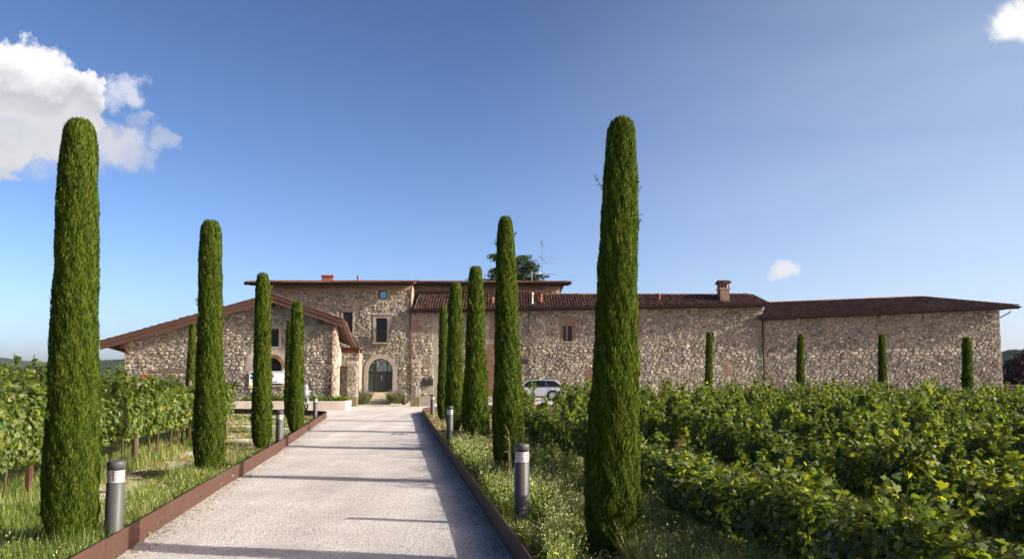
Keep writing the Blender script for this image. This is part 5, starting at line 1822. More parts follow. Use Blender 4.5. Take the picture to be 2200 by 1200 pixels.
def cypress(px_base, Y, z0, px_top, py_top, wtop, wmid, wbot, n, sl, sw, seed, label, group, tuft=1.0, mesh=None, H=None):
    base = P(px_base, 806 - (z0 - CAMZ) * F / Y, Y)
    top = P(px_top, py_top, Y)
    H = H or (top.z - z0)
    root = empty('cypress_tree', (base.x, Y, z0), label, 'cypress', group)
    k = Y / F / 2 * .90
    prof = [(0, wbot * k * .55), (.03, wbot * k * .8), (.09, wbot * k * .98), (.17, wbot * k), (.32, (wbot * .6 + wmid * .4) * k), (.55, wmid * k), (.8, (wmid * .55 + wtop * .45) * k), (.93, wtop * k), (.972, wtop * k * .90), (.992, wtop * k * .66), (1.0, wtop * k * .4)]
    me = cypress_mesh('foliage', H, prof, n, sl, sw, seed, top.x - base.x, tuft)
    f = link_mesh('foliage', me, root); f['kind'] = 'stuff'
    mb = MB(); mb.tube([(base.x, Y, z0 - .1), (base.x + (top.x - base.x) * .2, Y, z0 + H * .25)], [.07, .04], 8)
    mb.build('trunk', M['bark'], root)
    return root


ga = 'clipped columnar cypresses along the drive'
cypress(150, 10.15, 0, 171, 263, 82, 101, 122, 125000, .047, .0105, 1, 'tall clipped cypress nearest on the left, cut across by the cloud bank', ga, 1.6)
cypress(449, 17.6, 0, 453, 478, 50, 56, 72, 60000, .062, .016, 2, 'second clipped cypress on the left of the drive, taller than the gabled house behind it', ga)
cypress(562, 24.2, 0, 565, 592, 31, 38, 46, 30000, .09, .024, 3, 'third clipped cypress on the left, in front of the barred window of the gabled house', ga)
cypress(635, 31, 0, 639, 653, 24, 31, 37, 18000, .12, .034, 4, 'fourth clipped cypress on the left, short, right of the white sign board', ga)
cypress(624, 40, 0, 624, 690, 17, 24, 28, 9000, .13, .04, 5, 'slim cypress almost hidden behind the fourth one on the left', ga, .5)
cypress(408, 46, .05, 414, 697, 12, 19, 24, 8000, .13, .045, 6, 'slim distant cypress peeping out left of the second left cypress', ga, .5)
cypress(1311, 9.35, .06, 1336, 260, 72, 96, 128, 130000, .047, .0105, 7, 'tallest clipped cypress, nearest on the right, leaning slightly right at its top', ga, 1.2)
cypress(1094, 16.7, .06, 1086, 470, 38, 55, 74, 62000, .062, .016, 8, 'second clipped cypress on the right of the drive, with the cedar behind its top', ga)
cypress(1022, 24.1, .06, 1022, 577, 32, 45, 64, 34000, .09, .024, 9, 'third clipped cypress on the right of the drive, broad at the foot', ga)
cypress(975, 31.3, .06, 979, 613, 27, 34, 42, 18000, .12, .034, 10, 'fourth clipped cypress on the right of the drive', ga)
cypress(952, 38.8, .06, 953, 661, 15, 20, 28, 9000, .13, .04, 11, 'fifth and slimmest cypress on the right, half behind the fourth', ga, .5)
gb = 'small cypresses in front of the long stone wall'
cypress(1522, 57, .2, 1524, 716, 13, 16, 18, 7000, .13, .045, 12, 'small cypress left of the barn down pipe, in front of the stone wing', gb, .4)
cypress(1719, 56, .2, 1720, 720, 13, 17, 19, 7000, .13, .045, 13, 'small cypress first right of the barn down pipe', gb, .4)
cypress(1898, 54, .2, 1894, 720, 14, 18, 22, 7000, .13, .045, 14, 'small cypress before the middle of the barn wall', gb, .4)
cypress(2080, 52, .2, 2077, 728, 19, 22, 26, 7500, .13, .045, 15, 'thickest small cypress, before the right end of the barn wall', gb, .4)


# ------------------------------------------------------------------ grape vines
def leaf_shape(kind):
    """vine leaf in its own plane: tip along +y, slightly folded and cupped"""
    if kind == 'fine':
        pts = [(0, .04), (.22, -.14), (.48, .02), (.36, .23), (.55, .48), (.25, .60), (.0, .98), (-.25, .60), (-.55, .48), (-.36, .23), (-.48, .02), (-.22, -.14)]
        V = [(0, .28, 0)] + [(x, y, -.35 * x * x - .18 * (y - .3) ** 2 + (.08 if abs(x) > .4 else 0)) for x, y in pts]
        Fc = [(0, i, i % 12 + 1) for i in range(1, 13)]
    elif kind == 'mid':
        pts = [(0, 0), (.45, .0), (.5, .5), (0, 1.0), (-.5, .5), (-.45, 0)]
        V = [(x, y, -.4 * x * x - .15 * (y - .3) ** 2) for x, y in pts]
        Fc = [(0, 1, 2, 3), (0, 3, 4, 5)]
    else:
        V = [(0, 0, 0), (.5, .45, -.06), (0, 1, 0), (-.5, .45, -.06)]; Fc = [(0, 1, 2, 3)]
    return np.array(V), Fc


def leaf_cloud(P_, N_, size, kind, g, mi_choice=None):
    """places leaves at P_ with normals N_"""
    L, Fc = leaf_shape(kind)
    n = len(P_)
    nrm = unit(N_)
    # leaf tips hang: tip direction = downwards made perpendicular to the normal, plus spin
    d = np.tile(np.array([0, 0, -1.0]), (n, 1)) + g.normal(0, .55, (n, 3))
    yv = unit(d - nrm * np.sum(d * nrm, 1)[:, None]); xv = np.cross(yv, nrm)
    V = P_[:, None, :] + (xv[:, None, :] * L[None, :, 0, None] + yv[:, None, :] * (L[None, :, 1, None] - .3) + nrm[:, None, :] * L[None, :, 2, None]) * size[:, None, None]
    V = V.reshape(-1, 3)
    k = len(L)
    pn = np.tile([len(f) for f in Fc], n)
    fl = np.concatenate([np.array(f) for f in Fc])
    idx = (np.arange(n)[:, None] * k + fl[None, :]).ravel()
    mi = g.choice(4, n, p=mi_choice or [.46, .27, .15, .12])
    return V, pn, idx, np.repeat(mi, len(Fc))


LEAFM = [M['leafA'], M['leafB'], M['leafC'], M['leafD']]


def vine_points(n, g, zlo, zhi, half, th, shoots=4, sl=1.0):
    """leaf positions of one vine: a mound along the wire (local y) with shoots above"""
    m = int(n * .86)
    y = (g.random(m) - .5) * 2 * half
    t = g.random(m)
    zc = (zlo + zhi) / 2; hz = (zhi - zlo) / 2
    a = g.random(m) * 2 * np.pi
    rad = g.random(m) ** .38
    wob = 1 + .22 * np.sin(y * 5 + g.random() * 6)
    top = np.cos(y / half * 1.1) * .5 + .5
    x = np.cos(a) * rad * th * wob
    z = zc + np.sin(a) * rad * hz * (.8 + .25 * top)
    P1 = np.stack([x, y, z], 1)
    N1 = np.stack([np.cos(a) + g.normal(0, .5, m), g.normal(0, .6, m), np.sin(a) * .6 + .55 + g.normal(0, .4, m)], 1)
    Ps = [P1]; Ns = [N1]; shoot_lines = []
    k = max(1, int((n - m) / shoots))
    for s in range(shoots):
        y0 = (g.random() - .5) * 1.8 * half; x0 = g.normal(0, th * .5)
        ln = (.25 + .45 * g.random()) * sl; dx, dy = g.normal(0, .25, 2)
        q = np.linspace(0, 1, k)
        pts = np.stack([x0 + dx * q * ln, y0 + dy * q * ln, zhi - .12 + q * ln * (1 - .25 * q)], 1)
        shoot_lines.append(pts)
        Ps.append(pts + g.normal(0, .028, (k, 3)))
        Ns.append(np.stack([g.normal(0, .7, k), g.normal(0, .7, k), .5 + g.random(k)], 1))
    return np.concatenate(Ps), np.concatenate(Ns), shoot_lines


def vine_mesh(kind, n, size, seed, zlo, zhi, th, half=.55, shoots=4):
    g = np.random.default_rng(seed)
    Pp, Nn, sh = vine_points(n, g, zlo, zhi, half, th, shoots, 1.0 if zhi < 1.2 else .75)
    sz = size * (.55 + .75 * g.random(len(Pp)))
    sz[-int(len(sh) * 3):] *= .6
    V, pn, idx, mi = leaf_cloud(Pp, Nn, sz, kind, g)
    return np_mesh('foliage', V, pn, idx, mi, LEAFM)


def trunk_mesh(seed, h):
    rr = random.Random(seed)
    mb = MB()
    pts = [(0, 0, -.05)]; x = y = 0
    for k in range(1, 6):
        x += rr.uniform(-.03, .03); y += rr.uniform(-.03, .03); pts.append((x, y, h * k / 5))
    mb.tube(pts, [.034, .028, .024, .026, .022, .024], 7)
    for s in (-1, 1):
        mb.tube([pts[-1], (x + rr.uniform(-.02, .02), y + s * .2, h + .1), (x, y + s * .5, h + .13)], [.018, .012, .008], 6)
    # a few canes and tendrils reaching up
    for k in range(4):
        yy = rr.uniform(-.5, .5); mb.tube([(x, yy, h + .1), (rr.uniform(-.1, .1), yy + rr.uniform(-.1, .1), h + .55)], [.006, .003], 4)
    o = mb.build('trunk', M['bark'])
    me = o.data; bpy.data.objects.remove(o)
    return me


DIRX, DIRY = -.1253, 1.0          # the rows run with the drive
ROWANG = math.atan2(.1253, 1.0)


def row_x(c, y):                  # c: x of the row at y = 10
    return c + DIRX * (y - 10)


FINE_R = [vine_mesh('fine', 1900, .068, 100 + i, .40, 1.05, .27, .45, 9) for i in range(7)]
MID_R = [vine_mesh('mid', 1400, .072, 200 + i, .32, 1.03, .27, .44, 8) for i in range(6)]
FAR_R = [vine_mesh('low', 300, .15, 300 + i, .40, 1.12, .30, .6, 5) for i in range(5)]
FINE_L = [vine_mesh('fine', 1800, .082, 400 + i, .60, 1.63, .26, .55, 7) for i in range(5)]
MID_L = [vine_mesh('mid', 1600, .085, 500 + i, .60, 1.63, .26, .55, 7) for i in range(5)]
TR_R = [trunk_mesh(600 + i, .5) for i in range(5)]
TR_L = [trunk_mesh(700 + i, .82) for i in range(5)]
LEAF1 = []
for i in range(4):
    L_, Fc_ = leaf_shape('fine'); me = bpy.data.meshes.new('leaf'); me.from_pydata([tuple(v) for v in L_], [], Fc_); me.materials.append(LEAFM[(0, 2, 3, 0)[i]]); LEAF1.append(me)

ordn = ['first', 'second', 'third', 'fourth', 'fifth', 'sixth', 'seventh', 'eighth', 'ninth', 'tenth', 'eleventh', 'twelfth', 'thirteenth', 'fourteenth', 'fifteenth', 'sixteenth']
spots = []
# right vineyard rows
for rI in range(13):
    c = 2.2 + rI * 2.45
    y = 4.0 if rI < 2 else 6.0 + rI * .4
    yend = 31.0 if rI == 0 else (31.5 if rI == 1 else 47.5)
    while y < yend:
        x = row_x(c, y)
        px = 1100 + x / y * F
        if -60 < px < 2420:
            spots.append(('R', rI, x + rnd.uniform(-.06, .06), y + rnd.uniform(-.1, .1), .06))
        y += rnd.uniform(.88, 1.08)
# left vineyard rows
for rI in range(7):
    c = -6.95 - rI * 2.3
    y = 9.5 if rI == 0 else 12.0 + rI
    yend = (31.0, 33, 36, 39, 42, 45, 47)[rI]
    while y < yend:
        x = row_x(c, y) + (.0 if rI else .0)
        px = 1100 + x / y * F
        if -200 < px < 700:
            spots.append(('L', rI, x + rnd.uniform(-.05, .05), y + rnd.uniform(-.08, .08), .0))
        y += rnd.uniform(.86, 1.02)
def visw(s):       # how large it shows: hidden rows on the left count less
    return (s[3]) * (1.0 if s[0] == 'R' else (1.0 if s[1] == 0 else 2.2 + s[1] * .5))
spots.sort(key=visw)
NIND = 292
tens = ['', '', 'twenty', 'thirty', 'forty', 'fifty', 'sixty']
ones = ['', 'first', 'second', 'third', 'fourth', 'fifth', 'sixth', 'seventh', 'eighth', 'ninth', 'tenth', 'eleventh', 'twelfth', 'thirteenth', 'fourteenth', 'fifteenth', 'sixteenth', 'seventeenth', 'eighteenth', 'nineteenth']
NTH = ones + [(tens[t] + '-' + ones[u]) if u else tens[t][:-1] + 'ieth' for t in range(2, 7) for u in range(10)]
nth = {}
cnt = {}
for k_, s_ in sorted(enumerate(spots[:NIND]), key=lambda q: q[1][3]):
    cnt[(s_[0], s_[1])] = cnt.get((s_[0], s_[1]), 0) + 1
    nth[k_] = cnt[(s_[0], s_[1])]
far = []
nleafv = 0
for k, (sd, rI, x, y, z) in enumerate(spots):
    if k < NIND:
        if sd == 'R': pool, tr = (FINE_R if y < 17 else MID_R), TR_R
        else: pool, tr = (FINE_L if y < 18 else MID_L), TR_L
        s = rnd.uniform(.82, 1.12)
        lab = '%s grapevine from the near end of the %s row %s of the drive' % (NTH[nth[k]], ordn[rI], 'right' if sd == 'R' else 'left')
        grp = 'grapevines in the %s row %s of the drive' % (ordn[rI], 'right' if sd == 'R' else 'left')
        o = empty('grapevine', (x, y, z), lab, 'grapevine', grp)
        o.rotation_euler = (0, 0, ROWANG + (math.pi if rnd.random() < .5 else 0) + rnd.uniform(-.15, .15))
        o.scale = (s * rnd.uniform(.8, 1.2), s, (s * rnd.uniform(.82, 1.22)) if sd == 'R' else rnd.uniform(.93, 1.05))
        if sd == 'R' and rI == 0 and y < 15: o.scale = (rnd.uniform(.85, 1.0), 1, rnd.uniform(.74, .90))
        elif sd == 'R' and y < 9.5: o.scale = (rnd.uniform(.9, 1.05), 1, rnd.uniform(.78, .95))
        f = link_mesh('foliage', rnd.choice(pool), o); f['kind'] = 'stuff'
        link_mesh('trunk', rnd.choice(tr), o)
        if 7.5 < y < 13 and nleafv < 12 and (sd == 'R' and rI < 2 or sd == 'L'):
            nleafv += 1
            g = np.random.default_rng(900 + k)
            for q in range(42):
                yy = g.uniform(-.55, .55); a = g.uniform(-.2, math.pi + .2)
                zl, zh, th = (.42, 1.16, .34) if sd == 'R' else (.72, 1.84, .27)
                lf = link_mesh('leaf', LEAF1[int(g.integers(0, 4))], o, ((math.cos(a)) * th * 1.02, yy, (zl + zh) / 2 + math.sin(a) * (zh - zl) / 2 * 1.03))
                sc = g.uniform(.06, .095); lf.scale = (sc, sc, sc)
                lf.rotation_euler = (g.normal(.7, .6), g.normal(0, .6), g.uniform(0, 6.28))
    else: far.append((sd, rI, x, y, z))
# the rest of the vineyard, one mass
Vs = []; pns = []; ids = []; mis = []; off = 0
g = np.random.default_rng(5)
for (sd, rI, x, y, z) in far:
    n = int(520 * min(1, 30 / y)) if sd == 'R' else 300
    zlo, zhi, th = (.40, .98, .3) if sd == 'R' else (.72, 1.66, .25)
    hs = g.uniform(.78, 1.2)
    Pp, Nn, _ = vine_points(n, g, zlo, zhi * hs, .56, th, 5)
    Pp = Pp.copy(); Pp[:, 0] += x; Pp[:, 1] += y; Pp[:, 2] += z + (float(.5 * zg(x, y)) if y > 46 else 0)
    V, pn, idx, mi = leaf_cloud(Pp, Nn, .115 * (.6 + .7 * g.random(len(Pp))), 'mid' if y < 30 else 'low', g)
    Vs.append(V); pns.append(pn); ids.append(idx + off); mis.append(mi); off += len(V)
if Vs:
    o = link_mesh('far_vineyard', np_mesh('far_vineyard', np.concatenate(Vs), np.concatenate(pns), np.concatenate(ids), np.concatenate(mis), LEAFM))
    tag(o, 'mass of leafy vines filling the vineyard far from the drive', 'vineyard', kind='stuff')
print('VINES', len(spots), 'far', len(far), 'farfaces', sum(len(p) for p in pns))


# posts and wires
def post(px, pyt, Y, z0, kind, label, w=.07, group='vineyard posts', pyb=None, top=None):
    t = P(px, pyt, Y)
    root = empty('vineyard_post', (t.x, Y, z0), label, 'post', group)
    mb = MB()
    if kind == 'wood':
        mb.tube([(t.x, Y, z0 - .1), (t.x, Y, t.z - .02), (t.x, Y, t.z)], [w / 2 * 1.1, w / 2, w / 2 * .9], 10); mb.build('stake', M['postwood'], root)
    else:
        m = M['postrust'] if kind == 'rust' else M['postgreen']
        mb.box((t.x, Y, (t.z + z0) / 2), (w, .006, t.z - z0)); mb.box((t.x - w / 2, Y + .015, (t.z + z0) / 2), (.006, .034, t.z - z0)); mb.box((t.x + w / 2, Y + .015, (t.z + z0) / 2), (.006, .034, t.z - z0))
        mb.build('stake', m, root)
        if top: part('cross_piece', m, root, lambda q: q.box((t.x + .01, Y - .01, t.z - .01), (top, .03, .025)))
    return t


post(296, 822, 20.0, 0, 'wood', 'round wooden post in the left vineyard showing above the leaves near the red roses', .13)
post(408, 818, 26.0, 0, 'wood', 'wooden post in the left vineyard beside the second left cypress', .11)
post(487, 900, 27.5, 0, 'wood', 'short wooden stake among the last vines left of the drive', .08)
post(69, 834, 14.4, 0, 'rust', 'rusty steel post among the nearest left vines', .06)
post(1455, 944, 11.6, .06, 'rust', 'rusty steel post with a flat cross piece in the first right row', .055, top=.11)
post(2094, 931, 19, .06, 'green', 'green steel post rising from the middle rows on the right', .05)
for i, (px, py, lab) in enumerate(((1736.5, 817, 'tall'), (1829, 823, ''), (1926, 828, ''), (2020, 838, ''), (2126, 812, ''), (1640, 822, ''))):
    labs = ['thin green post just right of the first barn wall cypress', 'leaning green post midway between the two left barn wall cypresses', 'thin green post right of the middle barn wall cypress',
            'shortest green post before the barn wall, left of the thickest small cypress', 'dark thin post before the right corner of the barn', 'thin dark post at the foot of the barn down pipe']
    post(px, py, 49.5, .1, 'green', labs[i], .085, 'thin posts before the barn wall')
# trellis wires
def wires():
    for sd, cs, zs_, y0, y1 in (('left', [-6.95 - 2.3 * k for k in range(2)], (.85, 1.3, 1.7), 9.5, 29), ('right', [2.2 + 2.45 * k for k in range(2)], (.55, .85), 12, 30)):
        for k, c in enumerate(cs):
            root = empty('trellis_wires', (row_x(c, y0), y0, 0), 'thin trellis wires strung through the %s vine row %s of the drive' % (ordn[k], sd), 'wire', 'trellis wires')
            for z in zs_: part('wire', M['gutter'], root, lambda q: q.tube([(row_x(c, y0), y0, z + .06), (row_x(c, y1), y1, z + .06)], .002, 4))


wires()


# ------------------------------------------------------------------ car
def car():
    Y = 65.0; z0 = float(zg(2.4, 64))
    xr = P(1218, 840, Y - .9).x
    L = 4.8
    x0 = xr - L            # nose at the left, tail at the right
    root = empty('parked_car', (x0 + L / 2, Y, z0), 'silver estate car parked in front of the stone wing, its tail facing right', 'car')
    yf, yb = Y - .9, Y + .9
    def X(t): return x0 + t
    def pt(t, z, y): return Vector((X(t), y, z0 + z))
    # lower body: cross-sections along the length; each a rounded outline
    prof = [(0.0, .35, .62, .62), (.08, .26, .70, .74), (.5, .2, .80, .84), (1.1, .2, .90, .89), (1.7, .2, .95, .9), (2.4, .2, .96, .9), (3.2, .2, .965, .9), (4.0, .2, .965, .885), (4.5, .22, .95, .86), (4.72, .28, .90, .80), (4.8, .34, .72, .74)]
    n = 12; vs = []
    for (t, zb, zt, hw) in prof:
        sec = [(-hw * .92, zb), (-hw, zb + .12), (-hw * 1.0, (zb + zt) * .55), (-hw * .985, zt - .12), (-hw * .93, zt), (-hw * .5, zt + .015), (hw * .5, zt + .015), (hw * .93, zt), (hw * .985, zt - .12), (hw, (zb + zt) * .55), (hw, zb + .12), (hw * .92, zb)]
        for (y, z) in sec: vs.append(pt(t, z, Y + y))
    fs = []
    for i in range(len(prof) - 1):
        for k in range(n): fs.append((i * n + k, i * n + (k + 1) % n, (i + 1) * n + (k + 1) % n, (i + 1) * n + k))
    fs += [tuple(range(n)), tuple(range(len(vs) - 1, len(vs) - n - 1, -1))]
    mb = MB(); mb.add(vs, fs, 0, True)
    body = mb.build('body', M['silver'], root, bevel=0)
    # cabin: greenhouse tapering inwards
    gp = [(1.30, .93), (2.05, 1.38), (2.5, 1.44), (3.4, 1.45), (4.0, 1.42), (4.28, 1.34), (4.70, .93)]
    mb = MB(); vs = []
    for s in (-1, 1):
        for (t, z) in gp: vs.append(pt(t, z, Y + s * (.86 if z < 1 else .86 - (z - .93) * .42)))
    k = len(gp)
    fs = [tuple(range(k)), tuple(range(2 * k - 1, k - 1, -1))] + [(i, i + 1, i + 1 + k, i + k) for i in range(k - 1)] + [(0, k, 2 * k - 1, k - 1)]
    mb.add(vs, fs); mb.build('cabin', M['silver'], root, bevel=.035)
    def side_panel(q, pts, out, s=-1, thick=.012):
        a = [pt(t, z, Y + s * (.86 - max(0, (z - .93)) * .42 + out)) for t, z in pts]
        q.prism(a, (0, -s * -thick, 0))
    for s in (-1, 1):
        wins = [[(1.62, .97), (2.10, 1.33), (2.42, 1.38), (2.46, .97)], [(2.54, .97), (2.50, 1.385), (3.28, 1.39), (3.38, .97)], [(3.44, .97), (3.34, 1.39), (3.95, 1.35), (4.42, .99)]]
        for w in wins:
            part('side_window', M['glass'], root, lambda q: side_panel(q, w, .010, s))
        part('window_trim', M['blackplastic'], root, lambda q: [q.bar(pt(1.6, .955, Y + s * .872), pt(4.45, .965, Y + s * .872), .02, .03), q.bar(pt(2.5, .97, Y + s * .868), pt(2.46, 1.385, Y + s * .682), .07, .015)])
        part('sill_cladding', M['blackplastic'], root, lambda q: q.box((X(2.4), Y + s * .895, z0 + .24), (3.4, .03, .1)))
        part('roof_rail', M['blackplastic'], root, lambda q: q.tube([pt(2.15, 1.42, Y + s * .62), pt(2.35, 1.49, Y + s * .62), pt(3.9, 1.49, Y + s * .62), pt(4.1, 1.43, Y + s * .62)], .016, 6))
        for t in (2.62, 3.52): part('door_handle', M['gutter'], root, lambda q: q.box((X(t - .02), Y + s * .895, z0 + .82), (.17, .03, .028)), bevel=.005)
        part('door_seam', M['blackplastic'], root, lambda q: [q.box((X(t), Y + s * .9, z0 + .6), (.008, .012, .62)) for t in (1.45, 2.5)] + [q.bar(pt(3.7, .92, Y + s * .9), pt(3.38, .45, Y + s * .905), .008, .012)])
        part('tail_light', M['tail'], root, lambda q: [q.box((X(4.60), Y + s * .80, z0 + .82), (.24, .14, .17)), q.box((X(4.72), Y + s * .66, z0 + .82), (.09, .3, .15))], bevel=.02)
        part('headlight', M['lens'], root, lambda q: q.box((X(.18), Y + s * .66, z0 + .66), (.26, .34, .13)), bevel=.03)
        part('wing_mirror', M['silver'], root, lambda q: q.box((X(1.75), Y + s * .98, z0 + 1.0), (.12, .2, .13)), bevel=.03)
        for t in (.95, 3.78):
            c = pt(t, .32, Y + s * .80)
            def arch(q):
                nn = 16
                for i in range(nn):
                    a0, a1 = math.pi * (i / nn * 1.16 - .08), math.pi * ((i + 1) / nn * 1.16 - .08)
                    q.add([pt(t + .40 * math.cos(a), .33 + .40 * math.sin(a), Y + s * o) for a in (a0, a1) for o in (.86, .925)] + [pt(t + .46 * math.cos(a), .33 + .46 * math.sin(a), Y + s * o) for a in (a0, a1) for o in (.86, .915)],
                          [(0, 1, 3, 2), (4, 6, 7, 5), (1, 5, 7, 3)])
            part('wheel_arch', M['silver'], root, arch)
            def well(q):
                q.add([pt(t + .40 * math.cos(2 * math.pi * i / 24), .34 + .40 * math.sin(2 * math.pi * i / 24), Y + s * .904) for i in range(24)], [tuple(range(24))])
            part('wheel_well', M['rubber'], root, well)
            w = empty('wheel', Vector(c) - chain(root)); w.parent = root; w.location = Vector(c) - chain(root)
            ax = Vector((0, s, 0))
            ty = MB()
            pr = [(.20, .10), (.30, .115), (.325, .09), (.33, 0), (.325, -.09), (.30, -.10)]
            V = []; m_ = 26
            for (r, o) in pr:
                for i in range(m_):
                    a = 2 * math.pi * i / m_; V.append(c + Vector((r * math.cos(a), s * (.10 + o * .5), r * math.sin(a))))
            ty.add(V, [(i * m_ + j, i * m_ + (j + 1) % m_, (i + 1) * m_ + (j + 1) % m_, (i + 1) * m_ + j) for i in range(len(pr) - 1) for j in range(m_)], 0, True)
            ty.build('tyre', M['rubber'], w)
            ri = MB()
            for i in range(7):
                a = 2 * math.pi * i / 7
                ri.bar(c + Vector((.03 * math.cos(a), s * .145, .03 * math.sin(a))), c + Vector((.21 * math.cos(a), s * .15, .21 * math.sin(a))), .045, .03, up=Vector((0, 1, 0)))
            for i in range(20):
                a0, a1 = 2 * math.pi * i / 20, 2 * math.pi * (i + 1) / 20
                ri.bar(c + Vector((.21 * math.cos(a0), s * .145, .21 * math.sin(a0))), c + Vector((.21 * math.cos(a1), s * .145, .21 * math.sin(a1))), .03, .03, up=Vector((0, 1, 0)))
            ri.build('rim', M['steel'], w)
    part('rear_window', M['glass'], root, lambda q: q.prism([pt(4.31, 1.31, Y - .62), pt(4.31, 1.31, Y + .62), pt(4.68, .97, Y + .76), pt(4.68, .97, Y - .76)], (.015, 0, .012)))
    part('windscreen', M['glass'], root, lambda q: q.prism([pt(1.40, .97, Y - .74), pt(1.40, .97, Y + .74), pt(2.02, 1.35, Y + .62), pt(2.02, 1.35, Y - .62)], (-.012, 0, .015)))
    part('rear_bumper', M['silver'], root, lambda q: q.box((X(4.74), Y, z0 + .46), (.16, 1.66, .22)), bevel=.05)
    part('number_plate', M['white'], root, lambda q: q.box((X(4.815), Y, z0 + .70), (.01, .5, .11)))
    part('bumper_lip', M['blackplastic'], root, lambda q: q.box((X(4.70), Y, z0 + .30), (.22, 1.6, .1)), bevel=.02)


car()


# ------------------------------------------------------------------ motorcycle mostly behind the fourth left cypress
def motorcycle():
    Y = 50.5; z0 = 0.02
    xw = P(658, 868, Y).x
    root = empty('parked_motorcycle', (xw, Y, z0), 'parked motorcycle with tall windscreen mostly hidden behind the fourth left cypress', 'motorcycle')
    def V(x, y, z): return Vector((xw + x, Y + y, z0 + z))
    def wheel(cx, r):
        w = empty('wheel', V(cx, 0, r) - chain(root)); w.parent = root; w.location = V(cx, 0, r) - chain(root)
        t = MB(); pts = [V(cx + (r - .05) * math.cos(a), 0, r + (r - .05) * math.sin(a)) for a in np.linspace(0, 2 * math.pi, 25)]
        t.tube(pts, .052, 8, caps=False); t.build('tyre', M['rubber'], w)
        q = MB()
        for i in range(10):
            a = 2 * math.pi * i / 10; q.bar(V(cx, 0, r), V(cx + (r - .08) * math.cos(a), 0, r + (r - .08) * math.sin(a)), .014)
        q.lathe(V(cx, 0, r), [(.001, -.05), (.05, -.05), (.05, .05), (.001, .05)], 10)
        q.build('rim', M['steel'], w)
    wheel(0, .32); wheel(-1.45, .32)
    part('fork', M['steel'], root, lambda q: [q.tube([V(0, s * .09, .32), V(-.28, s * .09, .95)], .028, 8) for s in (-1, 1)])
    part('mudguard', M['silver'], root, lambda q: q.tube([V(.36 * math.cos(a), 0, .33 + .37 * math.sin(a)) for a in np.linspace(.1, 2.4, 8)], .06, 8))
    part('fairing', M['silver'], root, lambda q: q.tube([V(-.02, 0, .80), V(-.1, 0, .92), V(-.28, 0, 1.0)], [.10, .19, .2], 12))
    part('headlight', M['lens'], root, lambda q: q.tube([V(.04, 0, .82), V(-.06, 0, .85)], .09, 12))
    def ws(q):
        n = 6; vs = []
        for i in range(n + 1):
            a = -.9 + 1.8 * i / n
            vs += [V(-.02 - .10 * (1 - math.cos(a)) * 2, .24 * math.sin(a), 1.0), V(-.20 - .10 * (1 - math.cos(a)) * 2, .20 * math.sin(a), 1.42)]
        q.add(vs, [(2 * i, 2 * i + 2, 2 * i + 3, 2 * i + 1) for i in range(n)], 0, True)
    part('windscreen', M['lens'], root, ws)
    part('tank', M['silver'], root, lambda q: q.tube([V(-.32, 0, .9), V(-.5, 0, .95), V(-.75, 0, .86)], [.1, .17, .1], 12))
    part('seat', M['blackplastic'], root, lambda q: q.tube([V(-.75, 0, .83), V(-1.05, 0, .82), V(-1.4, 0, .92)], [.11, .15, .1], 10))
    part('engine', M['gutter'], root, lambda q: [q.box(V(-.68, 0, .45), (.42, .34, .36)), q.tube([V(-.6, -.15, .3), V(-1.5, -.17, .34)], .045, 8)], bevel=.03)
    part('frame', M['blackplastic'], root, lambda q: [q.tube([V(-.28, 0, .9), V(-.8, 0, .35), V(-1.45, .06, .32)], .03, 6), q.tube([V(-.75, 0, .82), V(-1.1, 0, .5)], .025, 6)])
    part('handlebar', M['steel'], root, lambda q: q.tube([V(-.42, -.36, 1.06), V(-.3, -.1, 1.02), V(-.3, .1, 1.02), V(-.42, .36, 1.06)], .015, 6))
    part('side_stand', M['steel'], root, lambda q: q.tube([V(-.8, -.08, .3), V(-.85, -.26, 0)], .013, 5))
    root.rotation_euler = (0, 0, math.radians(-62))


motorcycle()


# ------------------------------------------------------------------ bushes, pots, roses
def stalk_bush(name, c, r, h, n, label, cat, group=None, m='lavender', tipm=None, seed=1, blade=.02, droop=.15):
    g = np.random.default_rng(seed)
    root = empty(name, c, label, cat, group)
    th = g.random(n) * 6.283; q = np.sqrt(g.random(n))
    base = np.stack([np.cos(th) * q * r * .8, np.sin(th) * q * r * .8, np.zeros(n)], 1)
    dirs = unit(np.stack([np.cos(th) * q * r, np.sin(th) * q * r, np.full(n, h) * (1.05 - .35 * q)], 1) + g.normal(0, .08, (n, 3)))
    start = base + dirs * (g.random(n) * h * .55)[:, None]
    wd = unit(np.cross(dirs, g.normal(0, 1, (n, 3))))
    V, pn, idx = kites(start, dirs, wd, h * .45 * (.6 + .6 * g.random(n)), blade * (.6 + .8 * g.random(n)))
    mi = (g.random(n) > .75).astype(int)
    ms = [M[m], M['grassB'] if m == 'lavender' else M['leafB']]
    o = link_mesh('foliage', np_mesh('foliage', V, pn, idx, mi, ms), root); o['kind'] = 'stuff'
    if tipm:
        k = n // 4
        tp = start[:k] + dirs[:k] * h * .45
        V, pn, idx = kites(tp, dirs[:k], wd[:k], np.full(k, .09), np.full(k, .035))
        o = link_mesh('flowers', np_mesh('flowers', V, pn, idx, None, [M[tipm]]), root); o['kind'] = 'stuff'
    return root


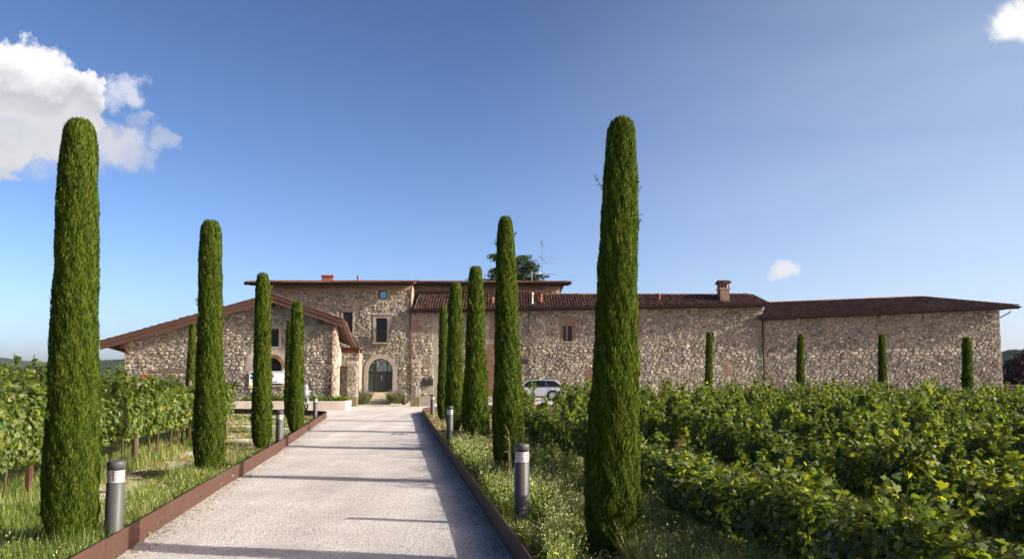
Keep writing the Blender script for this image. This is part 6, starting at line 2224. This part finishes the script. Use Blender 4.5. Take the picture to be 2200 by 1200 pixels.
p = P(778, 868, 70.2); stalk_bush('lavender_bush', (p.x, 70.2, float(zg(p.x, 70.2))), .48, 1.15, 2600, 'grey green lavender bush left of the entrance steps', 'bush', 'lavender bushes beside the steps', tipm='lavflower', seed=41)
p = P(852, 868, 70.2); stalk_bush('lavender_bush', (p.x, 70.2, float(zg(p.x, 70.2))), .50, 1.15, 2600, 'grey green lavender bush right of the entrance steps', 'bush', 'lavender bushes beside the steps', tipm='lavflower', seed=42)
p = P(868, 866, 70)
rt = empty('garden_pot', (p.x, 70, float(zg(p.x, 70))), 'dark upright garden pot with a small white rim between lavender and right gate pillar', 'pot')
part('pot', M['bark'], rt, lambda q: q.lathe((p.x, 70, float(zg(p.x, 70))), [(0, 0), (.15, 0), (.19, .25), (.2, .6), (.16, .8), (.13, .8), (.12, .7), (0, .7)], 14))
part('rim', M['whitepaint'], rt, lambda q: q.lathe((p.x, 70, float(zg(p.x, 70))), [(.13, .8), (.17, .81), (.17, .86), (.12, .86), (.12, .8)], 14))
# low juniper and shrubs in the planter: individuals along it
gx0 = P(520, 860, 54).x; gx1 = P(738, 860, 54).x
for k in range(9):
    x = gx0 + (gx1 - gx0) * (k + .5) / 9 + rnd.uniform(-.15, .15)
    lab = '%s low green shrub from the right end of the concrete planter' % ordn[8 - k]
    stalk_bush('planter_shrub', (x, 54.0, ZPL - .1), .5, rnd.uniform(.38, .55), 500, lab, 'shrub', 'low shrubs in the concrete planter', m='grassA', seed=60 + k, blade=.06)
# rose bush behind the vines
c = P(315, 850, 44)
rb = stalk_bush('rose_bush', (c.x, 44, 0), .85, 2.0, 900, 'rose bush with red blooms showing above the left vines before the gabled house', 'bush', m='leafA', seed=51, blade=.07)
g = np.random.default_rng(8)
for k in range(15):
    px = 303 + g.random() * 26; py = 806 + g.random() * 12 if px < 322 else 806 + g.random() * 5
    if k > 12: px, py = 315 + g.normal(0, 2), 824
    q = P(px, py, 43.6 + g.random() * .8)
    mb = MB(); n = 9
    for i in range(n):
        a = i * 2.4; r = .012 + .008 * i; d = Vector((math.cos(a), math.sin(a), .4 + .5 * (1 - i / n)))
        up = Vector((-math.sin(a), math.cos(a), 0))
        mb.add([q + d * r * .3, q + d * r + up * .035 + Vector((0, 0, .02)), q + d * (r + .02) + Vector((0, 0, .05)), q + d * r - up * .035 + Vector((0, 0, .02))], [(0, 1, 2, 3)])
    mb.build('bloom', M['red'], rb, recalc=False)

# ------------------------------------------------------------------ grass, weeds, pebbles
def in_left(x, y): return x < np.interp(y, [p[1] for p in EDGE_L[:8]], [p[0] for p in EDGE_L[:8]]) - .06
def in_right(x, y): return x > np.interp(y, [p[1] for p in EDGE_R[:8]], [p[0] for p in EDGE_R[:8]]) + .06


def gz_(x, y, side): return (.0 if side < 0 else .06) + .03 * np.sin(x * 2.1) * np.sin(y * 1.3) + .02 * np.sin(x * 5 + y * 3) - .01


def patchy(x, y, s=1.0, ph=0.0):
    return (np.sin(x * 1.7 * s + ph) * np.sin(y * 1.1 * s + 1.3 + ph) + .6 * np.sin(x * 3.9 * s - y * 2.3 * s + ph) + .5 * np.sin(x * .7 * s + y * .53 * s + 2 * ph)) / 2.1


def blades(x, y, z, h, w, g, lean=.35):
    n = len(x)
    pos = np.stack([x, y, z], 1)
    a = g.random(n) * 6.283
    ld = np.stack([np.cos(a), np.sin(a), np.zeros(n)], 1)
    ax = unit(np.array([[0, 0, 1.0]]) + ld * (lean * g.random(n))[:, None])
    wd = np.stack([-np.sin(a), np.cos(a), np.zeros(n)], 1)
    bend = ld * (h * lean * 1.2 * g.random(n))[:, None] - np.array([[0, 0, 1.0]]) * (h * .18 * g.random(n))[:, None]
    b0 = pos - wd * (w * .4)[:, None]; b1 = pos + wd * (w * .4)[:, None]
    m = pos + ax * (h * .55)[:, None] + bend * .3
    m0 = m - wd * (w * .42)[:, None]; m1 = m + wd * (w * .42)[:, None]
    t = pos + ax * h[:, None] + bend
    V = np.stack([b0, b1, m1, m0, t], 1).reshape(-1, 3)
    k = np.arange(n)[:, None] * 5
    idx = np.concatenate([k + 0, k + 1, k + 2, k + 3, k + 3, k + 2, k + 4], 1).ravel()
    pn = np.tile([4, 3], n)
    return V, pn, idx


def sow(name, label, zones, seed):
    g = np.random.default_rng(seed)
    Vs = []; pns = []; ids = []; mis = []; off = 0
    for (side, n, xr, yr, h0, h1, w, straw, keepfn) in zones:
        # more blades close to the lens
        u = g.random(n); y = yr[0] * (yr[1] / yr[0]) ** u
        ex = np.interp(y, [p[1] for p in (EDGE_L if side < 0 else EDGE_R)[:8]], [p[0] for p in (EDGE_L if side < 0 else EDGE_R)[:8]])
        x = ex + side * (.05 + xr[0] + (xr[1] - xr[0]) * g.random(n))
        pa = patchy(x, y)
        k = keepfn(x, y, pa, g) if keepfn else np.ones(n, bool)
        x, y, pa = x[k], y[k], pa[k]; m = len(x)
        if m == 0: continue
        h = (h0 + (h1 - h0) * g.random(m)) * (1 + .45 * patchy(x, y, 2.3, 1.0))
        V, pn, idx = blades(x, y, gz_(x, y, side), h, w * (.6 + .8 * g.random(m)) * (1 + y / 22), g)
        Vs.append(V); pns.append(pn); ids.append(idx + off); off += len(V)
        s = g.random(m) + pa * .25
        mi = np.where(s < straw, 2, np.where(s < straw + .3, 1, 0))
        mis.append(np.repeat(mi, 2))
    me = np_mesh(name, np.concatenate(Vs), np.concatenate(pns), np.concatenate(ids), np.concatenate(mis), [M['grassA'], M['grassB'], M['grassC']])
    o = link_mesh(name, me)
    tag(o, label, 'grass', kind='stuff')


sow('left_grass', 'grass on the verge left of the drive, green by the edging and mown to straw further in', [
    (-1, 60000, (0, 5.2), (8.5, 14), .05, .20, .006, .10, None),
    (-1, 26000, (0, 1.1), (8.5, 20), .10, .34, .006, .06, lambda x, y, p, g: g.random(len(x)) < .9),
    (-1, 42000, (0, 4.4), (13, 30), .03, .10, .007, .45, lambda x, y, p, g: (p > -.35) | (g.random(len(x)) < .35)),
    (-1, 22000, (0, 4.5), (28, 44), .03, .10, .009, .42, lambda x, y, p, g: (p > -.2) | (g.random(len(x)) < .3)),
    (-1, 26000, (2.2, 4.2), (11, 30), .10, .30, .007, .12, lambda x, y, p, g: g.random(len(x)) < .75),
    (-1, 9000, (3, 18), (14, 44), .1, .3, .012, .15, None),
    (-1, 16000, (.3, 3.5), (12, 30), .015, .04, .010, .95, lambda x, y, p, g: p < .25)], 71)
sow('right_grass', 'long grass under the vines right of the drive', [
    (1, 80000, (.9, 4.8), (7.2, 14), .14, .46, .006, .12, None),
    (1, 40000, (.9, 5.0), (13, 26), .10, .34, .007, .2, None),
    (1, 16000, (.0, .9), (8, 26), .05, .16, .006, .25, None),
    (1, 20000, (.0, 3.2), (25, 47), .02, .08, .009, .7, lambda x, y, p, g: (p > -.3) | (g.random(len(x)) < .5)),
    (1, 16000, (4.5, 26), (9, 45), .1, .32, .013, .15, None)], 72)


def weeds(name, label, side, spots_, seed, tall=.42, heads='seed', dens=1.0, leafy=True):
    """flowering herb: wiry branching stems carrying pale nodding spikelets over small leaves"""
    g = np.random.default_rng(seed)
    Vs = []; pns = []; ids = []; mis = []; off = 0
    def put(V, pn, idx, mi):
        nonlocal off
        Vs.append(V); pns.append(pn); ids.append(idx + off); mis.append(mi); off += len(V)
    n, xr, yr = spots_
    u = g.random(n); y = yr[0] * (yr[1] / yr[0]) ** u
    E = (EDGE_L if side < 0 else EDGE_R)[:8]
    ex = np.interp(y, [p[1] for p in E], [p[0] for p in E])
    x = ex + side * (.04 + xr[0] + (xr[1] - xr[0]) * g.random(n))
    nb = (np.abs(x - .12) < .38) & (y > 11.0) & (y < 12.3)
    x, y = x[~nb], y[~nb]; n = len(x)
    k = (patchy(x, y, 1.6, 2.0) > -.45) | (g.random(n) < .3)
    x, y = x[k], y[k]; n = len(x)
    z = gz_(x, y, side)
    h = tall * (.5 + .7 * g.random(n)) * (1 + .3 * patchy(x, y, 1.3, .5))
    h = np.where((x / y > .065) & (x / y < .15) & (y < 9.5), h * .45, h)
    h = np.where((x / y > -.02) & (x / y < .035) & (y < 12.3), h * .42, h)
    pos = np.stack([x, y, z], 1)
    a = g.random(n) * 6.283; ld = np.stack([np.cos(a), np.sin(a), np.zeros(n)], 1)
    top = pos + np.array([[0, 0, 1.0]]) * h[:, None] + ld * (h * .45 * g.random(n))[:, None]
    ax = unit(top - pos); wd = unit(np.cross(ax, g.normal(0, 1, (n, 3))))
    ln = np.linalg.norm(top - pos, axis=1)
    V, pn, idx = kites(pos, ax, wd, ln, .0035 * (1 + y / 9)); put(V, pn, idx, np.full(n, 0))
    # leaves on the lower stems
    if leafy:
        m = n * 5; q = np.repeat(np.arange(n), 5); t = g.random(m) * .75
        pp = pos[q] + ax[q] * (ln[q] * t)[:, None] + g.normal(0, .03, (m, 3))
        pp[:, 2] = np.maximum(pp[:, 2], z[q] + .01)
        aa = unit(g.normal(0, 1, (m, 3)) + np.array([[0, 0, .5]])); ww = unit(np.cross(aa, g.normal(0, 1, (m, 3))))
        V, pn, idx = kites(pp, aa, ww, .045 * (.5 + g.random(m)) * (1 + y[q] / 30), .02 * (.5 + g.random(m)) * (1 + y[q] / 25)); put(V, pn, idx, g.choice([1, 1, 2], m))
    # spikelets
    kk = 6; m = n * kk; q = np.repeat(np.arange(n), kk)
    sel = g.random(m) < dens; q = q[sel]; m = len(q)
    pp = top[q] - ax[q] * (ln[q] * .34 * g.random(m))[:, None] + g.normal(0, .03, (m, 3))
    aa = unit(np.array([[0, 0, -1.0]]) + g.normal(0, .5, (m, 3))); ww = unit(np.cross(aa, g.normal(0, 1, (m, 3))))
    s = .9 + y[q] / 28
    V, pn, idx = kites(pp, aa, ww, .017 * s * (.7 + .6 * g.random(m)), .0105 * s); put(V, pn, idx, np.full(m, 3))
    me = np_mesh(name, np.concatenate(Vs), np.concatenate(pns), np.concatenate(ids), np.concatenate(mis), [M['grassB'], M['herb'], M['grassA'], M[heads]])
    tag(link_mesh(name, me), label, 'weeds', kind='stuff')


weeds('flowering_weeds', 'pale seeded weeds crowding the bed right of the drive around the near bollard light', 1, (11500, (.12, 2.6), (7.6, 24)), 81, .42, dens=.38)
weeds('verge_weeds', 'few pale flowering weeds in the grass at the left edging', -1, (900, (0, 1.0), (8.8, 18)), 82, .26, dens=.3)
weeds('row_foot_weeds', 'pale seeded weeds among the grass under the first right vines', 1, (2600, (2.2, 4.6), (6.5, 14)), 83, .40, dens=.6)


def tall_stem(px, pyb, pyt, Y, dx, label):
    g = random.Random(int(px))
    b = P(px, pyb, Y); t = P(px + dx, pyt, Y)
    root = empty('wild_grass_stem', (b.x, Y, .05), label, 'grass stem', 'tall dry grass stems before the second right cypress')
    m = b.lerp(t, .6) + Vector((-.02 * (1 if dx > 0 else -1), 0, .10))
    def f(q): q.tube([(b.x, Y, .05), tuple(m), tuple(t)], [.0025, .002, .0012], 4)
    part('stem', M['grassC'], root, f)
    mb = MB()
    for k in range(16):
        p = Vector(m).lerp(t, k / 15); d = Vector((g.uniform(-1, 1), g.uniform(-1, 1), g.uniform(-.3, 1))).normalized() * .016
        w = d.cross(Vector((0, 0, 1))).normalized() * .004
        mb.add([p, p + d * .5 + w, p + d, p + d * .5 - w], [(0, 1, 2, 3)])
    mb.build('seed_head', M['seed'], root, recalc=False)


tall_stem(1097, 990, 912, 13.2, -12, 'tall dry grass stem arching left over the second right cypress')
tall_stem(1106, 1000, 934, 13.0, -24, 'tall dry grass stem bent low to the left beside the near right bollard light')
tall_stem(1098, 1010, 970, 12.6, -14, 'shorter dry grass stem at the left of the near right bollard light')
tall_stem(1120, 960, 918, 13.4, 14, 'tall dry grass stem leaning right behind the near right bollard light')

# yellow flowering plant and dark stone at the foot of the second left cypress
stalk_bush('yellow_flower_clump', (G(462, 1012).x, G(462, 1016).y, 0), .16, .42, 160, 'small clump of yellow flowers at the foot of the second left cypress', 'plant', m='herb', tipm='grassC', seed=44, blade=.02)


def pebbles():
    g = np.random.default_rng(31)
    n = 26000
    u = g.random(n); y = 8.3 * (26 / 8.3) ** (u ** 1.2)
    xl = np.interp(y, [p[1] for p in EDGE_L[:8]], [p[0] for p in EDGE_L[:8]]); xr = np.interp(y, [p[1] for p in EDGE_R[:8]], [p[0] for p in EDGE_R[:8]])
    x = xl + .02 + (xr - xl - .04) * g.random(n)
    s = (.003 + .006 * g.random(n) ** 2) * (1 + y / 40)
    base = np.array([(1, 0, 0), (0, 1, 0), (-1, 0, 0), (0, -1, 0), (0, 0, .75), (0, 0, -.4)], float)
    a = g.random(n) * 6.283
    sx = .8 + .6 * g.random(n)
    V = base[None] * np.stack([s * sx, s, s * .9], 1)[:, None, :]
    c, sn = np.cos(a)[:, None], np.sin(a)[:, None]
    V = np.stack([V[..., 0] * c - V[..., 1] * sn, V[..., 0] * sn + V[..., 1] * c, V[..., 2]], -1)
    V += np.stack([x, y, .006 + .3 * s + .012 * np.sin(x * 1.7 + y * .6) * np.sin(y * .9)], 1)[:, None, :]
    fs = np.array([(0, 1, 4), (1, 2, 4), (2, 3, 4), (3, 0, 4)])
    idx = (np.arange(n)[:, None, None] * 6 + fs[None]).ravel()
    mi = np.repeat(g.choice(3, n, p=[.5, .25, .25]), 4)
    ms = [mat('pebble_pale', (.64, .59, .53), .9, .1), mat('pebble_grey', (.36, .34, .32), .9, .1), mat('pebble_warm', (.50, .43, .36), .9, .1)]
    o = link_mesh('loose_pebbles', np_mesh('loose_pebbles', V.reshape(-1, 3), np.full(n * 4, 3), idx, mi, ms))
    tag(o, 'loose pale pebbles scattered over the gravel drive', 'pebbles', kind='stuff')


pebbles()


def litter():
    g = np.random.default_rng(77)
    Vs = []; pns = []; ids = []; mis = []; off = 0
    for E, sg in ((EDGE_L, 1), (EDGE_R, -1)):
        n = 2600
        y = 8.3 * (40 / 8.3) ** g.random(n)
        ex = np.interp(y, [p[1] for p in E[:8]], [p[0] for p in E[:8]])
        x = ex + sg * (.02 + np.abs(g.normal(0, .16, n)))
        pos = np.stack([x, y, .012 + .01 * g.random(n)], 1)
        a = g.random(n) * 6.283
        ax = unit(np.stack([np.cos(a), np.sin(a), .15 * g.normal(0, 1, n)], 1)); wd = unit(np.stack([-np.sin(a), np.cos(a), .3 * g.normal(0, 1, n)], 1))
        V, pn, idx = kites(pos, ax, wd, (.012 + .03 * g.random(n)) * (1 + y / 40), (.005 + .012 * g.random(n)) * (1 + y / 40))
        Vs.append(V); pns.append(pn); ids.append(idx + off); off += len(V); mis.append(g.choice([0, 1, 2], n, p=[.5, .3, .2]))
    o = link_mesh('leaf_litter', np_mesh('leaf_litter', np.concatenate(Vs), np.concatenate(pns), np.concatenate(ids), np.concatenate(mis), [M['bark'], M['grassC'], M['grassA']]))
    tag(o, 'dry needles and leaf bits gathered along the steel edgings', 'leaf litter', kind='stuff')


litter()


def twig():
    c = G(856, 934, 0)
    root = empty('fallen_twig', c, 'small fallen dry twig lying on the gravel near the middle of the drive', 'twig')
    part('stem', M['bark'], root, lambda q: [q.tube([c + Vector((-.28, 0, .02)), c + Vector((0, .05, .04)), c + Vector((.3, 0, .02))], .008, 5), q.tube([c + Vector((0, .05, .03)), c + Vector((.12, -.1, .03))], .006, 5)])
    mb = MB()
    for k in range(14):
        p = c + Vector((rnd.uniform(-.28, .3), rnd.uniform(-.1, .12), .03)); d = Vector((rnd.uniform(-1, 1), rnd.uniform(-1, 1), rnd.uniform(.1, .7))).normalized() * .06
        w = d.cross(Vector((0, 0, 1))).normalized() * .018
        mb.add([p, p + d * .5 + w, p + d, p + d * .5 - w], [(0, 1, 2, 3)])
    mb.build('dry_leaves', M['bark'], root, recalc=False)


twig()


# ------------------------------------------------------------------ distant trees, hills
def leaf_crown(parent, name, blobs, n, size, m, seed, squash=1.0):
    g = np.random.default_rng(seed)
    w = np.array([b[3] ** 2 for b in blobs]); w = w / w.sum()
    q = g.choice(len(blobs), n, p=w)
    B = np.array(blobs)[q]
    d = unit(g.normal(0, 1, (n, 3))); rad = g.random(n) ** .33
    rad = rad * (1 + .18 * np.sin(d[:, 0] * 9 + B[:, 0]) * np.sin(d[:, 2] * 8))
    pos = B[:, :3] + d * (B[:, 3] * rad)[:, None] * np.array([[1, 1, squash]])
    nn = unit(d + g.normal(0, .6, (n, 3)) + np.array([[0, 0, .4]]))
    V, pn, idx, _ = leaf_cloud(pos, nn, size * (.5 + g.random(n)), 'low', g)
    base = np.array(chain(parent))
    o = link_mesh(name, np_mesh(name, V - base, pn, idx, None, [M[m]]), parent); o['kind'] = 'stuff'
    return o


def cedar():
    Y = 96
    top = P(1098, 548, Y); root = empty('cedar_tree', (top.x, Y, -.3), 'dark cedar with drooping layered branches rising behind the farmhouse roof', 'tree')
    part('trunk', M['bark'], root, lambda q: q.tube([(top.x, Y, -.5), (top.x + .1, Y, 8), (top.x, Y, top.z)], [.45, .3, .05], 8))
    g = np.random.default_rng(3)
    Vs = []; pns = []; ids = []; off = 0; limb = MB()
    tiers = []
    for (px, py, tipx, tipy) in ((1098, 575, 1139, 560), (1098, 590, 1148, 575), (1100, 560, 1130, 548), (1098, 600, 1165, 589), (1100, 606, 1160, 602), (1098, 585, 1060, 590), (1098, 600, 1046, 600), (1098, 560, 1056, 545), (1098, 575, 1058, 578), (1110, 600, 1140, 598), (1098, 570, 1118, 556), (1098, 595, 1125, 585), (1104, 580, 1150, 568),
                              (1098, 560, 1090, 545)):
        for dy in (-2.0, 1.5):
            a = P(px, py + 6, Y); b = P(tipx + g.normal(0, 3), tipy, Y + dy)
            m_ = a.lerp(b, .55) + Vector((0, 0, .35))
            limb.tube([a, m_, b], [.09, .06, .02], 5)
            k = 190
            t = .25 + .75 * g.random(k) ** .7
            A = np.array(a); Bm = np.array(m_); C = np.array(b)
            pts = ((1 - t) ** 2)[:, None] * A + (2 * t * (1 - t))[:, None] * Bm + (t ** 2)[:, None] * C
            spread = .25 + .45 * np.sin(t * 3.0)
            pts = pts + g.normal(0, 1, (k, 3)) * np.stack([spread * .55, spread, np.full(k, .06)], 1)
            pts[:, 2] -= np.abs(g.normal(0, .16, k))
            ax = unit(np.stack([(C - A)[0] * .2 + g.normal(0, .5, k), g.normal(0, .6, k), -.7 + g.normal(0, .25, k)], 1))
            wd = unit(np.cross(ax, g.normal(0, 1, (k, 3))))
            V, pn, idx = kites(pts, ax, wd, .34 * (.5 + g.random(k)), .11 * (.6 + .8 * g.random(k)))
            Vs.append(V); pns.append(pn); ids.append(idx + off); off += len(V)
    limb.build('limb', M['bark'], root)
    base = np.array(chain(root))
    o = link_mesh('foliage', np_mesh('foliage', np.concatenate(Vs) - base, np.concatenate(pns), np.concatenate(ids), None, [M['cedar']]), root); o['kind'] = 'stuff'


cedar()


def beech():
    Y = 118
    c = P(2205, 800, Y)
    root = empty('copper_beech', (c.x, Y, -.5), 'dark purple copper beech at the right edge beyond the barn', 'tree')
    part('trunk', M['bark'], root, lambda q: q.tube([(c.x, Y, -.6), (c.x, Y, 3)], [.35, .2], 8))
    bl = [(*P(2168, 803, Y), 1.6), (*P(2185, 795, Y + 1), 2.0), (*P(2205, 800, Y), 2.6), (*P(2230, 790, Y), 3.0), (*P(2170, 820, Y - 1), 1.3), (*P(2195, 815, Y - 1), 2.0), (*P(2176, 790, Y), 1.3), (*P(2260, 800, Y), 3.2)]
    leaf_crown(root, 'crown', bl, 9000, .32, 'beech', 5, .85)


beech()


def far_shed():
    Y = 108
    pl = Plane(P(2185, 840, Y).x, Y, 0); K = pl.hit
    root = empty('far_shed', (pl.o.x, Y, -.6), 'low grey shed with glass panes and a small blue sign beyond the barn corner', 'shed')
    a = K(2158, 870); b = K(2290, 829)
    part('wall', M['cutstone'], root, lambda q: slab(q, pl, a[0], -.9, b[0], b[1], -4, 0))
    part('roof', M['tile'], root, lambda q: slab(q, pl, a[0] - .3, b[1], b[0] + .3, b[1] + .14, -4.3, .4))
    for px in (2168, 2187, 2207, 2226):
        w = [K(px, 852), K(px + 12, 838)]
        part('window', M['frame'], root, lambda q: slab(q, pl, w[0][0] - .08, w[0][1] - .08, w[1][0] + .08, w[1][1] + .08, 0, .05))
        part('pane', M['skyglass'], root, lambda q: slab(q, pl, w[0][0], w[0][1], w[1][0], w[1][1], .052, .06))
    w = [K(2185, 838), K(2191, 833)]
    part('blue_sign', M['blueink'], root, lambda q: slab(q, pl, w[0][0], w[0][1], w[1][0], w[1][1], .1, .13))


far_shed()


def hill(name, D, prof, depth, seed, rough=3.0, base=-5, step=12, mats='hill'):
    """ridge silhouette given in pixels at distance D; rolls down towards the viewer"""
    g = np.random.default_rng(seed)
    x0 = P(prof[0][0], 800, D).x; x1 = P(prof[-1][0], 800, D).x
    n = int(abs(x1 - x0) / step); m = 26
    pxs = np.linspace(prof[0][0], prof[-1][0], n)
    pys = np.interp(pxs, [p[0] for p in prof], [p[1] for p in prof])
    V = []
    for j in range(m):
        t = j / (m - 1)
        for i in range(n):
            top = P(pxs[i], pys[i], D)
            y = D - depth * (1 - t) if t <= 1 else D
            zz = base + (top.z - base) * (math.sin(t * math.pi / 2) ** .8)
            k = rough * (g.random() - .3) * (1 if t < .99 else 1.0)
            V.append((top.x + g.uniform(-.4, .4) * step, y, zz + k * min(1, t * 3)))
    for i in range(n):
        top = P(pxs[i], pys[i], D); V.append((top.x, D + depth, base))
    j, i = np.meshgrid(np.arange(m), np.arange(n - 1), indexing='ij'); a = (j * n + i).ravel()
    idx = np.stack([a, a + 1, a + 1 + n, a + n], 1).ravel()
    o = link_mesh(name, np_mesh(name, np.array(V), np.full(len(a), 4), idx, None, [M[mats]], False))
    tag(o, kind='structure')
    return o


hill('wooded_hill', 2600, [(-700, 740), (-300, 755), (0, 769), (40, 774), (80, 777), (130, 784), (180, 797), (260, 803), (330, 806)], 900, 1, 10, -10, 14)
hill('wooded_hill', 1500, [(150, 812), (205, 797), (222, 786), (240, 781), (262, 779), (300, 776), (420, 770), (600, 775), (800, 790), (1000, 806)], 420, 2, 6, -10, 8)
hill('wooded_hill', 900, [(2080, 790), (2140, 762), (2160, 757), (2185, 753), (2220, 749), (2400, 740), (2700, 752)], 260, 3, 4.5, -8, 5)

# line of trees beyond the left vineyard, each its own
for k in range(13):
    px = -75 + k * 24 + rnd.uniform(-5, 5); Y = 150 + rnd.uniform(-12, 14)
    pyt = [776, 781, 786, 779, 784, 790, 783, 781, 779, 792, 798, 802, 803][k] if k < 13 else 800
    t = P(px, pyt, Y); c = Vector((t.x, Y, 0))
    root = empty('field_tree', (t.x, Y, -.6), '%s dark round topped tree from the left in the line beyond the left vineyard' % ordn[k], 'tree', 'trees beyond the left vineyard')
    part('trunk', M['bark'], root, lambda q: q.tube([(t.x, Y, -.9), (t.x, Y, t.z * .5)], [.25, .15], 6))
    hgt = t.z
    bl = [(t.x + rnd.uniform(-1.2, 1.2), Y + rnd.uniform(-1, 1), hgt * f, hgt * r) for f, r in ((.72, .30), (.55, .42), (.4, .45), (.6, .36), (.3, .4))]
    leaf_crown(root, 'crown', bl, 2600, .30, 'woodA', 300 + k, .9)


# two faint pylons on the left ridge
for px, pyt, lab in ((30, 757, 'lattice pylon on the hazy left ridge, the nearer the edge'), (73, 760, 'lattice pylon on the hazy left ridge, right of its twin')):
    D = 2605; b = P(px, 774, D); t = P(px, pyt, D)
    root = empty('pylon', (b.x, D, b.z - 5), lab, 'pylon', 'pylons on the left ridge')
    def f(q):
        H_ = t.z - b.z + 5; z0_ = b.z - 5
        for s in (-1, 1):
            for s2 in (-1, 1): q.bar((b.x + s * 2.5, D + s2 * 2.5, z0_), (b.x, D, t.z), .5)
        for k in range(4):
            z = z0_ + H_ * (k + .5) / 4.6; w = 2.5 * (1 - (k + .5) / 4.6)
            q.bar((b.x - w, D, z), (b.x + w, D, z), .4)
    part('tower', M['gutter'], root, f)
    part('cross_arm', M['gutter'], root, lambda q: [q.bar((b.x - 4, D, t.z - d_), (b.x + 4, D, t.z - d_), .5) for d_ in (2, 6)])


def haze():
    m = bpy.data.materials.new('thin_air'); m.use_nodes = True
    nt = m.node_tree; nt.nodes.clear()
    o = nt.nodes.new('ShaderNodeOutputMaterial'); v = nt.nodes.new('ShaderNodeVolumePrincipled')
    v.inputs['Density'].default_value = .00004; v.inputs['Color'].default_value = (.6, .78, 1.0, 1); v.inputs['Anisotropy'].default_value = .0
    nt.links.new(v.outputs[0], o.inputs['Volume'])
    top = max((ob.matrix_world @ Vector(c)).z for ob in bpy.data.objects if ob.type == 'MESH' and ob.name.startswith('wooded_hill') for c in ob.bound_box) + 25
    mb = MB(); mb.box((0, 1700, (top - 2.0) / 2), (13000, 4200, top + 2.0))
    ob = mb.build('haze', m); tag(ob, kind='stuff'); ob['label'] = 'thin blue summer air over the fields and far hills'
    print('HAZE top', top)


haze()
